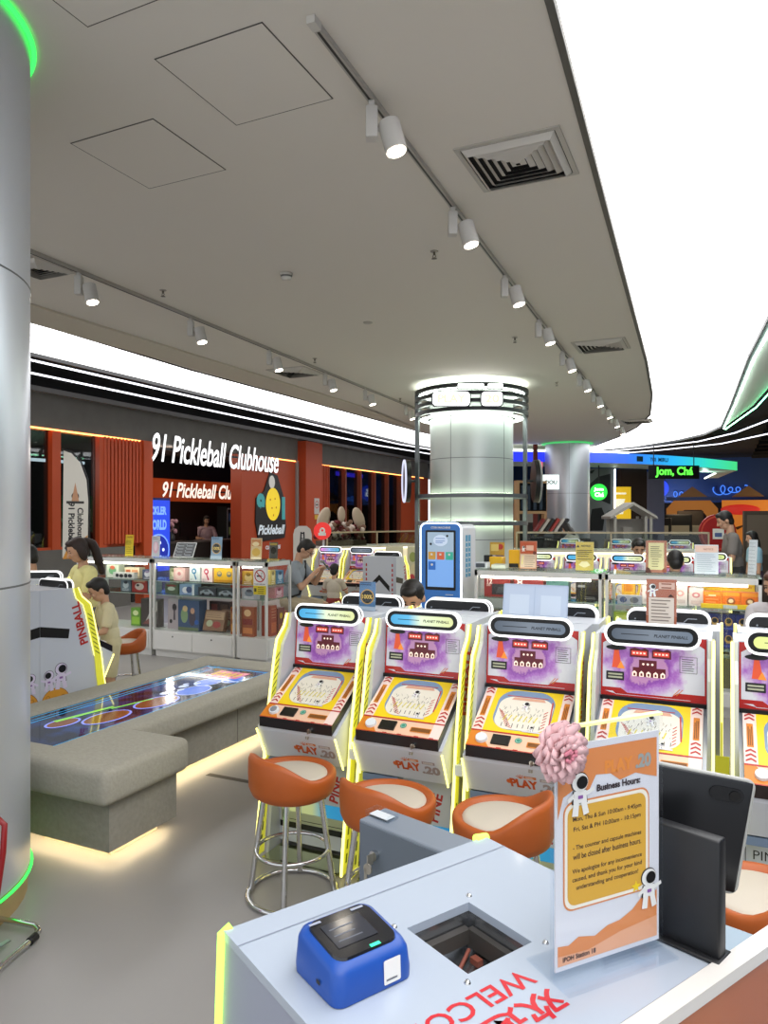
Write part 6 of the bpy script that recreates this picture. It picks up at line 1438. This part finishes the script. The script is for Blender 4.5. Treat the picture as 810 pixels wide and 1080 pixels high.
# neon squiggles and round number sign on the blue wall
BN = glow('#3f7ae8', 1.1)
def squiggle(label, px, py, s_, seed):
    p = aty(px, py, 35.9); random.seed(seed); m = MB(BN)
    pt = [Vector((s_*((i/60-.5)*2.0+.26*math.cos(i*.42+seed)), 0, s_*.26*math.sin(i*.42+seed)*(1+.35*math.sin(i*.13)))) for i in range(61)]
    m.tube(pt, .026, 6); m.m(mat('#222222', .5)); m.cyl((0, 0, 0), (0, .09, 0), .03, n=6); return tag(m.build('neon_squiggle', None, p), label, 'neon sign', 'blue neon squiggles')
squiggle('blue neon squiggle on the far blue wall at right', 771, 517, .62, 2); squiggle('blue neon squiggle on the far blue wall beside the blue 6', 722, 522, .5, 5)
p = aty(695, 515, 35.895)
t = thing('number_sign', 'round blue glowing sign with a white 6 on the far blue wall', 'sign', p)
m = MB(glow('#1f3fd8', 1.3)); m.cyl((0, 0, 0), (0, .1, 0), .42, n=32); m.build('blue_disc', t); m = MB(glow('#e0ecff', 2)); m.text(FXZ(0, -.003, 0), '6', 0, 0, h=.46, k=.003, bold=.05); m.build('numeral', t)
# orange play-food facade shapes
OB = mat('#c07a34', .6, emit=.18)
for i, (px, w_) in enumerate([(738, .8), (752, .6), (782, .6)]): pass
p = aty(729, 545, 34.0)
t = thing('orange_archway', 'orange arched stall front under a small roof', 'archway', (p.x, p.y, 0))
m = MB(OB); F = FXZ(0, 0, 0); o_ = [(-1.0, 0), (-.55, 0), (-.55, 1.7), (-.3, 1.95), (.4, 1.95), (.6, 1.7), (.6, 0), (1.05, 0), (1.05, 2.0), (.75, 2.35), (-.7, 2.35), (-1.0, 2.0)]; m.prism(o_, F, -.5, 0); m.build('arch', t)
m = MB(mat('#8a6848', .7)); m.prism([(-.55, 2.5), (.65, 2.5), (.05, 2.95)], F, -.6, .1); m.build('gable_roof', t)
m = MB(mat('#1f3f86', .6)); m.box(-1.0, -.1, 2.35, 1.1, .5, 2.5); m.build('blue_beam', t)
p = aty(789, 548, 34.0)
t = thing('orange_stall', 'orange lit stall front with a red fish shape at far right', 'stall', (p.x, p.y, 0))
m = MB(mat('#c8762a', .6, emit=.45)); m.box(-1.0, 0, 0, 1.6, .3, 2.35); m.build('stall_front', t)
m = MB(mat('#c02a22', .5, emit=.5)); m.ell((-.3, -.05, 1.95), (.75, .06, .22), 20); m.build('red_shape', t)
m = MB(mat('#8a6848', .7)); F = FXZ(0, 0, 0); m.prism([(-.6, 2.5), (.6, 2.5), (0, 2.95)], F, -.6, .15); m.build('gable_roof', t)
m = MB(mat('#5a3418', .7)); F = FXZ(0, -.001, 0)
for i in range(4): m.fp(F, [(-.9+i*.5, .9+.2*(i % 2)), (-.6+i*.5, 1.1+.2*(i % 2)), (-.7+i*.5, 1.3), (-1.0+i*.5, 1.2)], .005)
m.build('painted_pattern', t)
for i, (px, py, c_) in enumerate([(694, 545, '#3a2b22'), (716, 553, '#2b2724'), (728, 548, '#40342a')]):
    p = aty(px, py, 31.0+i*.8); m = MB(mat(c_, .7)); m.rbox(-.5, -.2, 0, .5, .2, 1.6+.15*i, .04, 2, False); m.m(mat('#8a7a60', .6, emit=.3)); m.fr(FXZ(-.5, -.2, 0), .1, .9, .9, 1.3, .005)
    tag(m.build('stall_counter', None, (p.x, p.y, 0)), ('dim dark stall counter below the blue 6', 'dark stall counter left of the orange archway', 'brown stall counter nearest the orange archway')[i], 'counter', 'dim stall counters')
# white house frame
p = atd(668, 568, 17.0)
t = thing('house_frame', 'small white house shaped display frame on the far counter', 'display frame', (p.x, p.y, 0), YAW)
HW = mat('#a8a39c', .6); F = FXZ(0, 0, 0)
m = MB(HW); m.box(-.5, .0, 0, .5, .6, 1.12); m.build('stand', t)
m = MB(HW)
for x in (-.42, .30, .42):
    for y in (0, .55): m.box(x-.03, y, 1.12, x+.03, y+.05, 1.66)
m.build('posts', t)
m = MB(HW); m.prism([(-.55, 1.60), (0, 1.92), (.55, 1.60), (.55, 1.66), (0, 1.99), (-.55, 1.66)], F, -.66, .05); m.build('roof', t)
m = MB(mat('#8a8580', .6)); m.box(-.4, .5, 1.12, .4, .52, 1.6); m.box(-.2, .1, 1.12, .0, .2, 1.4); m.build('back_panel', t)
# red round sign
disc_on_pole('round_sign', 'large round red sign with a white patch left of the standing man', atd(757, 562, 14.0), .36, mat('#8e1c1c', .5, emit=.12), [(PAPER, 'fr', -.1, -.12, .12, .08, .004), (mat('#5a6a9a', .5), 'fr', -.06, -.08, .08, .0, .005), (mat('#c44a3a', .5), 'fring', 0, 0, .30, .33, .003)])
p = atd(800, 580, 12.5)
t = thing('brown_display_board', 'brown panel at far right behind the girl in light blue', 'board', (p.x, p.y, 0), YAW)
m = MB(mat('#4a3e34', .7)); m.box(-.25, 0, 0, .8, .05, 1.75); m.m(mat('#6a5c4e', .7)); m.fr(FXZ(0, 0, 0), -.2, 1.0, .75, 1.68, .003); m.build('panel', t)
m = MB(DARK); m.box(-.25, -.2, 0, -.2, .25, .03); m.box(.7, -.2, 0, .75, .25, .03); m.build('feet', t)
# TV in a wooden frame, rack of magazines, red pillar sign next to the far column
p = atd(561, 525, 17.5)
t = thing('wooden_framed_screen', 'dark screen in a pale wooden frame left of the far column', 'screen', (p.x, p.y, 0), YAW+.35)
m = MB(mat('#b08a62', .6)); m.box(-.42, 0, 1.72, .42, .12, 2.52); m.box(-.42, 0, 0, -.34, .12, 1.72); m.box(.34, 0, 0, .42, .12, 1.72); m.build('wooden_frame', t)
m = MB(mat('#15181c', .12)); m.box(-.34, -.006, 1.79, .40, -.0005, 2.46); m.m(mat('#3a4450', .2)); F = FXZ(0, -.0065, 0)
for i in range(4): m.fr(F, -.3+i*.17, 1.82, -.22+i*.17, 2.4, .001)
m.build('display', t)
p = atd(580, 555, 17.0)
t = thing('magazine_rack', 'rack of slanting red and white magazines below the dark screen', 'rack', (p.x, p.y, 0), YAW)
m = MB(DARK); m.box(-.45, 0, 0, .40, .4, 1.28); m.build('rack_body', t)
for i in range(6):
    m = MB(mat(['#8e2a26', '#c9c2b8', '#26282a', '#b8403a', '#d0cac2', '#2f3134'][i], .5)); m.X = Matrix.Translation((-.32+i*.12, .1+.02*i, 1.285)) @ Matrix.Rotation(.6, 4, 'Y'); m.box(-.03, 0, .02, .03, .2, .38); m.build('magazine', t)
p = atd(572, 495, 18.5)
t = thing('vertical_sign', 'red and white vertical sign with a lit white panel left of the far column', 'sign', (p.x, p.y, 0), YAW)
m = MB(mat('#6a1f18', .6)); m.box(-.22, 0, 0, -.12, .1, 3.5); m.build('post', t)
m = MB(glow('#e85a7a', 1.2)); m.box(-.1, -.02, 2.25, .0, .04, 3.05); m.build('pink_panel', t)
m = MB(glow('#e6f4f0', 1.4)); m.box(.02, -.02, 2.35, .42, .06, 2.72); m.m(DARK); m.text(FXZ(0, -.021, 0), 'DOU', .22, 2.53, w=.3, k=.003, bold=.04); m.build('lit_panel', t)
for i, (px, py, d_, c_, h_) in enumerate([(549, 540, 19, '#2a2220', 2.5), (540, 560, 20, '#3a2a24', 1.9), (600, 575, 16.5, '#2b2523', 1.15)]):
    p = atd(px, py, d_); m = MB(mat(c_, .7)); m.rbox(-.5, 0, 0, .5, .4, h_, .03, 2, False); m.m(mat('#7a3228', .6)); m.fr(FXZ(-.5, 0, 0), .1, h_*.55, .45, h_*.8, .004); m.m(mat('#8a8a84', .6)); m.fr(FXZ(-.5, 0, 0), .55, h_*.6, .85, h_*.85, .004)
    o = tag(m.build('stall_unit', None, (p.x, p.y, 0), YAW), ('tall dark stall unit right of the caged column', 'dark shelf unit at the right edge of the cage', 'low dark counter in front of the far column')[i], 'stall unit')
# ================================================================ people
def seg_d(P, a, b, ra, rb):
    a = np.array(a); b = np.array(b); ab = b-a; L = (ab@ab) or 1e-9
    t = np.clip(((P-a)@ab)/L, 0, 1); return np.linalg.norm(P-(a+t[:, None]*ab), axis=1)-(ra+(rb-ra)*t)
def ell_d(P, c, r, Rm):
    q = (P-np.array(c)) @ np.array(Rm)
    return (np.linalg.norm(q/np.array(r), axis=1)-1)*min(r)
def remeshed(mb, voxel, smooth=3):
    me = bpy.data.meshes.new('tmp'); me.from_pydata(mb.v, [], mb.f)
    ob = bpy.data.objects.new('tmp', me); COL.objects.link(ob)
    r = ob.modifiers.new('r', 'REMESH'); r.mode = 'VOXEL'; r.voxel_size = voxel
    s_ = ob.modifiers.new('s', 'SMOOTH'); s_.iterations = smooth; s_.factor = .5
    dg = bpy.context.evaluated_depsgraph_get(); out = bpy.data.meshes.new_from_object(ob.evaluated_get(dg))
    bpy.data.objects.remove(ob); bpy.data.meshes.remove(me); return out
def ik(a, c, l1, l2, pole):
    a = Vector(a); c = Vector(c); d = (c-a); L = min(d.length, (l1+l2)*.999); d.normalize(); c = a+d*L
    x = (l1*l1-l2*l2+L*L)/(2*L); h = math.sqrt(max(0, l1*l1-x*x)); p = Vector(pole); p = (p-d*p.dot(d)).normalized()
    return a+d*x+p*h, c
SKIN = mat('#c79a7c', .55); SKIN2 = mat('#b88868', .55)
def person(label, loc, rz, S=1.0, sit=None, lean=.1, head=(0, 0), hands=None, shirt='#9aa0a4', pants='#8a8478', shorts=True, hair='short', hair_col='#17130f', shoes='#2a2a2c', hs=1.0, voxel=.008, glasses=False, trim=None, strap=False, feet=None, long_sleeve=False):
    """hands: ((x,y,z),(x,y,z)) left and right targets in body space scaled to 1.7 m"""
    prims = []
    def cap(tag_, a, b, ra, rb): prims.append(('c', tag_, tuple(a), tuple(b), ra, rb))
    def el(tag_, c, r, Rm=None): prims.append(('e', tag_, tuple(c), r, Rm or Matrix.Identity(3)))
    hip = Vector((0, 0, .93)) if sit is None else Vector((0, 0, sit/S+.10))
    up = Vector((0, math.sin(lean), math.cos(lean))); fw = Vector((0, math.cos(lean), -math.sin(lean))); RX = Matrix.Rotation(-lean, 3, 'X')
    el('pants', hip, (.165, .115, .12), RX); el('shirt', hip+up*.12, (.150, .108, .16), RX); el('shirt', hip+up*.30, (.168, .115, .19), RX)
    sh = hip+up*.445
    cap('shirt', sh+Vector((-.15, 0, 0)), sh+Vector((.15, 0, 0)), .062, .062)
    neck = hip+up*.53; cap('skin', sh, neck+up*.06, .056, .05)
    hp, hy = head; RH = Matrix.Rotation(hy, 3, 'Z') @ Matrix.Rotation(-(hp+lean*.5), 3, 'X')
    hc = neck+up*.06+RH @ Vector((0, .018, .10)); H = lambda x, y, z: hc+RH @ Vector((x*hs, y*hs, z*hs))
    el('skin', H(0, 0, .02), (.076*hs, .095*hs, .10*hs), RH); el('skin', H(0, .022, -.055), (.056*hs, .068*hs, .062*hs), RH)
    cap('skin', H(0, .092, .012), H(0, .112, -.024), .009*hs, .014*hs)
    for s_ in (-1, 1): el('skin', H(s_*.078, -.008, -.01), (.012*hs, .022*hs, .032*hs), RH); el('skin', H(s_*.034, .078, -.02), (.022*hs, .016*hs, .02*hs), RH)
    el('skin', H(0, .085, -.052), (.024*hs, .012*hs, .008*hs), RH)
    arms = []
    for i, s_ in enumerate((-1, 1)):
        a = sh+Vector((s_*.185, 0, -.01)); tgt = hands[i] if hands else (s_*.26, .06, hip.z-.12)
        e, w = ik(a, tgt, .275, .245, (s_*.6, -.5, -1)); ml = a.lerp(e, .7)
        cap('shirt', a, ml, .056, .052); cap('shirt' if long_sleeve else 'skin', ml, e, .046, .038); cap('shirt' if long_sleeve else 'skin', e, w, .038, .027)
        d = (w-e).normalized(); side = d.cross(Vector((0, 0, 1))); side = side.normalized() if side.length > .1 else Vector((1, 0, 0)); nrm = side.cross(d)
        el('skin', w+d*.045, (.036, .046, .017), Matrix((side, d, nrm)).transposed())
        for k, (o, ln) in enumerate(((-.027, .062), (-.009, .074), (.009, .07), (.026, .055))):
            b0 = w+d*.082+side*o; b1 = b0+d*ln*.55-nrm*.012; b2 = b1+d*ln*.38-nrm*.026
            cap('skin', b0, b1, .0088, .0082); cap('skin', b1, b2, .0082, .007)
        th = w+d*.03-side*s_*.03; cap('skin', th, th+d*.035-side*s_*.022-nrm*.012, .011, .009); cap('skin', th+d*.035-side*s_*.022-nrm*.012, th+d*.062-side*s_*.018-nrm*.028, .009, .008)
        arms.append((w, d, nrm))
    for i, s_ in enumerate((-1, 1)):
        h0 = hip+Vector((s_*.088, 0, -.02))
        if sit is None: k = h0+Vector((s_*.015, .03, -.42)); an = Vector((s_*.11, .0, .085))
        else:
            an = Vector((s_*.13, .40, .085)) if not feet else Vector(feet[i]); k, an = ik(h0, an, .42, .41, (s_*.25, 1, .9))
        mk = h0.lerp(k, .85) if shorts else k
        cap('pants', h0, mk, .088, .066); cap('skin' if shorts else 'pants', mk, k, .06, .055)
        cap('skin' if shorts else 'pants', k, k.lerp(an, .35), .053, .055); cap('skin' if shorts else 'pants', k.lerp(an, .35), an, .055, .036)
        toe = an+Vector((s_*.02, .15, -.045)); cap('shoe', an+Vector((0, -.03, -.04)), toe, .042, .034); cap('shoe', an, an+Vector((0, 0, -.03)), .042, .042)
    mb = MB()
    for p in prims:
        if p[0] == 'c':
            a, b = Vector(p[2]), Vector(p[3])
            if (b-a).length > 1e-4: mb.cyl(a, b, p[4], p[5], 12)
            mb.ell(a, (p[4],)*3, 10); mb.ell(b, (p[5],)*3, 10)
        else: mb.ell(p[2], p[3], 16, p[4])
    me = remeshed(mb, voxel)
    n = len(me.vertices); co = np.empty(n*3); me.vertices.foreach_get('co', co); co = co.reshape(-1, 3)
    tags = ['skin', 'shirt', 'pants', 'shoe']; best = np.full(n, 1e9); which = np.zeros(n, int)
    for p in prims:
        d = seg_d(co, p[2], p[3], p[4], p[5]) if p[0] == 'c' else ell_d(co, p[2], p[3], p[4])
        b = d < best; best[b] = d[b]; which[b] = tags.index(p[1])
    nr = np.empty(n*3); me.vertices.foreach_get('normal', nr); nr = nr.reshape(-1, 3)
    Sc = Matrix.Scale(S, 4)
    body = bpy.data.objects.new('person', me); COL.objects.link(body); me.name = 'person'; me.materials.clear(); me.materials.append(SKIN)
    me.polygons.foreach_set('use_smooth', [True]*len(me.polygons))
    polys = [tuple(q.vertices) for q in me.polygons]
    for nm, tg, col, off in (('shirt', 1, shirt, .011), ('trousers' if not shorts else 'shorts', 2, pants, .013), ('shoes', 3, shoes, .004)):
        fs = [q for q in polys if sum(which[i] == tg for i in q) >= 2]
        if not fs: continue
        ids = sorted({i for q in fs for i in q}); mp = {i: j for j, i in enumerate(ids)}
        c2 = co[ids]+nr[ids]*off; b = MB(mat(col, .85, noise=.08, nscale=25)); b.add([tuple(v) for v in c2], [tuple(mp[i] for i in q) for q in fs], True)
        o = b.build(nm, body)
        sd = o.modifiers.new('solid', 'SOLIDIFY'); sd.thickness = off*.9; sd.offset = -1
    hb = MB()
    hb.ell(H(0, -.017, .036), (.087*hs, .097*hs, .098*hs), 18, RH); hb.ell(H(0, -.05, -.02), (.07*hs, .056*hs, .075*hs), 14, RH)
    hb.ell(H(0, .045, .092), (.06*hs, .045*hs, .034*hs), 12, RH)
    if hair in ('long', 'pony'):
        for s_ in (-1, 1): hb.ell(H(s_*.074, -.005, -.03), (.022*hs, .045*hs, .085*hs), 12, RH)
    if hair == 'long': hb.ell(H(0, -.07, -.11), (.085*hs, .05*hs, .16*hs), 14, RH)
    if hair == 'pony':
        hb.ell(H(0, -.10, .06), (.035*hs, .04*hs, .035*hs), 10, RH)
        pp = [H(0, -.11, .06), H(0, -.155, .02), H(0, -.165, -.08), H(0, -.15, -.2), H(0, -.14, -.3)]
        for a, b, r in zip(pp, pp[1:], (.034, .045, .046, .034)): hb.cyl(a, b, r*hs, r*hs, 10); hb.ell(b, (r*hs,)*3, 10)
    hm = remeshed(hb, voxel*1.0, 3); hm.name = 'hair'; hm.materials.clear(); hm.materials.append(mat(hair_col, .55, noise=.3, nscale=60)); hm.polygons.foreach_set('use_smooth', [True]*len(hm.polygons))
    ho = bpy.data.objects.new('hair', hm); COL.objects.link(ho); ho.parent = body
    for s_ in (-1, 1):
        b = MB(mat('#1a1412', .3)); b.ell(H(s_*.032, .088, .012), (.012*hs, .006*hs, .005*hs), 10, RH); b.build('eye', body)
        b = MB(mat(hair_col, .7)); b.ell(H(s_*.034, .09, .034), (.02*hs, .006*hs, .004*hs), 8, RH); b.build('eyebrow', body)
    b = MB(mat('#a0625a', .6)); b.ell(H(0, .096, -.052), (.02*hs, .004*hs, .0045*hs), 10, RH); b.build('mouth', body)
    if glasses:
        b = MB(DARK)
        for s_ in (-1, 1):
            b.tube([H(s_*.034+.024*math.cos(a*PI/8), .106, .008+.018*math.sin(a*PI/8)) for a in range(16)], .0025, 6, True); b.tube([H(s_*.058, .104, .012), H(s_*.084, .01, .012)], .0025, 6)
        b.tube([H(-.01, .107, .01), H(.01, .107, .01)], .0025, 6); b.build('glasses', body)
    if strap:
        b = MB(BLACK); b.tube([sh+Vector((-.12, .06, .06)), hip+up*.33+fw*.135, hip+up*.12+fw*.13+Vector((.08, 0, 0)), hip+Vector((.17, .03, .05))], .014, 6); b.build('bag_strap', body)
    if trim:
        b = MB(mat(trim, .7))
        for i, s_ in enumerate((-1, 1)):
            a = sh+Vector((s_*.185, 0, -.01)); e, w = ik(a, hands[i], .275, .245, (s_*.6, -.5, -1)); ml = a.lerp(e, .68); d = (e-a).normalized(); b.cyl(ml-d*.012, ml+d*.008, .072, .068, 16)
        b.build('sleeve_trim', body)
    body.location = loc; body.rotation_euler = (0, 0, rz); body.scale = (S, S, S)
    body['arms'] = 0; del body['arms']
    tag(body, label, 'person')
    M = Matrix.Translation(Vector(loc)) @ Matrix.Rotation(rz, 4, 'Z') @ Sc
    return body, M, arms
def stool_under(label, x, y, h, col='#b8492e', r=.17):
    t = thing('round_stool', label, 'stool', (x, y, 0))
    m = MB(mat(col, .5)); m.lathe([(0, h-.07), (r-.02, h-.07), (r, h-.05), (r, h-.015), (r-.02, h), (0, h)], n=28); m.build('seat', t)
    for i in range(4):
        a = PI/4+i*PI/2; m = MB(CHROME); m.cyl((r*.6*math.cos(a), r*.6*math.sin(a), h-.07), (r*math.cos(a), r*math.sin(a), 0.003), .012, n=8); m.build('leg', t)
    m = MB(CHROME); m.tube([(r*.85*math.cos(i*PI/12), r*.85*math.sin(i*PI/12), h*.35) for i in range(24)], .008, 6, True); m.build('foot_ring', t)
    return t
# man with a phone
mx, my = atd(306, 600, 9.1).x, atd(306, 600, 9.1).y
b, M, arms = person('person in a grey T-shirt and beige shorts, seated and looking at a phone', (mx, my, 0), math.radians(-78), 1.0, sit=.50, lean=.22, head=(.55, .0), hands=((-.05, .40, .98), (.12, .36, .96)), shirt='#8f979e', pants='#b9a98c', hair='short', glasses=True, strap=True, voxel=.007, feet=((-.12, .36, .12), (.13, .44, .10)))
stool_under('round red seat under the man with the phone', mx, my, .46)
ph = (M @ Vector((.03, .485, 1.045)))
t = thing('phone', 'dark phone held by the seated man in grey', 'phone', ph, math.radians(-78))
m = MB(BLACK); m.X = Matrix.Rotation(.7, 4, 'X'); m.rbox(-.036, -.005, -.07, .036, .005, .07, .004, 2); m.build('phone_body', t); m = MB(glow('#b9c8e0', .6)); m.X = Matrix.Rotation(.7, 4, 'X'); m.box(-.032, -.0065, -.064, .032, -.0052, .064); m.build('phone_screen', t)
# small child seen from behind
cxp = aty(353, 600, 8.75).x
person('small child in a pale red trimmed T-shirt seen from behind at a far machine', (cxp, 8.72, 0), math.radians(8), .60, sit=.44, lean=.05, head=(.1, 0), hands=((-.2, .34, 1.05), (.2, .34, 1.05)), shirt='#c9bfae', pants='#8f3a34', hs=1.25, trim='#a8403a', voxel=.009)
stool_under('round red seat under the small child', cxp, 8.72, .42, r=.15)
# boy looking down in the middle
person('boy with black hair looking down at a turned away pinball machine', (-1.93, 4.80, 0), math.radians(180), .80, sit=.50, lean=.28, head=(.45, .1), hands=((-.18, .42, .82), (.18, .42, .82)), shirt='#d6d8da', pants='#3a3f4a', hs=1.22, voxel=.007)
stool_under('orange round seat under the boy looking down', -1.93, 4.80, .46, '#c4641f')
# left group
person('woman with a dark ponytail behind the side-on pinball machine, looking down', (atd(92, 600, 6.6).x, atd(92, 600, 6.6).y, 0), math.radians(160), .84, None, .08, (.35, .0), ((-.15, .35, 1.1), (.15, .35, 1.1)), shirt='#e6df9a', pants='#6a6a70', shorts=False, hair='pony', hair_col='#2a1a14', hs=1.08)
person('boy in a cream T-shirt looking down beside the side-on pinball machine', (atd(117, 640, 6.0).x, atd(117, 640, 6.0).y, 0), math.radians(150), .66, None, .14, (.45, .0), ((-.15, .36, 1.05), (.15, .36, 1.05)), shirt='#d9cfa8', pants='#cfc49c', hs=1.2, voxel=.008, shoes='#c9c4b8')
person('person with black hair half hidden behind the silver column', (atd(39, 600, 6.6).x, atd(39, 600, 6.6).y, 0), math.radians(100), .80, None, .12, (.3, 0), ((-.15, .36, 1.05), (.15, .36, 1.05)), shirt='#9a8f86', pants='#3a3a40', shorts=False, hs=1.12)
# right side
p = atd(775, 600, 9.6)
person('person standing at right in a grey T-shirt and dark trousers, turned left and looking down', (p.x, p.y, 0), math.radians(100), 1.0, None, .10, (.4, 0), ((-.2, .30, 1.0), (.2, .28, 1.0)), shirt='#77706a', pants='#34312f', shorts=False)
p = atd(671, 600, 9.5)
person('person with black hair seated behind the brown framed notice', (p.x, p.y, 0), math.radians(195), .92, sit=.55, lean=.2, head=(.4, 0), hands=((-.18, .4, .9), (.18, .4, .9)), shirt='#2f3036', pants='#3a3a3a', hs=1.08)
stool_under('dark round seat under the man behind the brown framed notice', p.x, p.y, .51, '#4a3a34')
p = atd(714, 600, 7.6)
person('person seen from behind, black hair between the brown and the white notices', (p.x, p.y-.05, 0), math.radians(10), .84, sit=.52, lean=.15, head=(.25, 0), hands=((-.18, .36, 1.0), (.18, .36, 1.0)), shirt='#c9c9c9', pants='#3a3a44', hs=1.18)
stool_under('dark round seat under the player between the notices', p.x, p.y-.05, .48, '#4a3a34')
p = atd(816, 640, 5.3)
person('woman with brown hair at the right photo edge', (p.x+.04, p.y, 0), math.radians(165), .86, sit=.50, lean=.15, head=(.3, -.2), hands=((-.10, .40, .80), (.10, .40, .80)), shirt='#b9b4b6', pants='#4a4a50', shorts=False, hair='long', hair_col='#4a2a1c')
stool_under('orange round seat under the brown haired woman', p.x+.04, p.y, .46, '#c4641f')
p = atd(797, 600, 11.3)
person('girl with dark hair in a light blue top at far right', (p.x, p.y, 0), math.radians(110), .82, None, .05, (.2, 0), None, shirt='#8fb4c4', pants='#5a4a5a', shorts=False, hair='long')
person('woman with long dark hair in pale pink behind the reception counter', (-12.45, atx(217, 560, -12.45).y, 0), math.radians(230), .97, None, .1, (.3, 0), ((-.18, .36, 1.12), (.18, .36, 1.12)), shirt='#c9aab0', pants='#2a2a2e', shorts=False, hair='long')
p = atd(612, 570, 15.5)
person('person with dark hair in white bending over by the far column', (p.x, p.y, 0), math.radians(70), .92, None, .5, (.4, 0), ((-.18, .6, .95), (.18, .6, .95)), shirt='#c9c4bc', pants='#3a3a3a', shorts=False, hair='long')
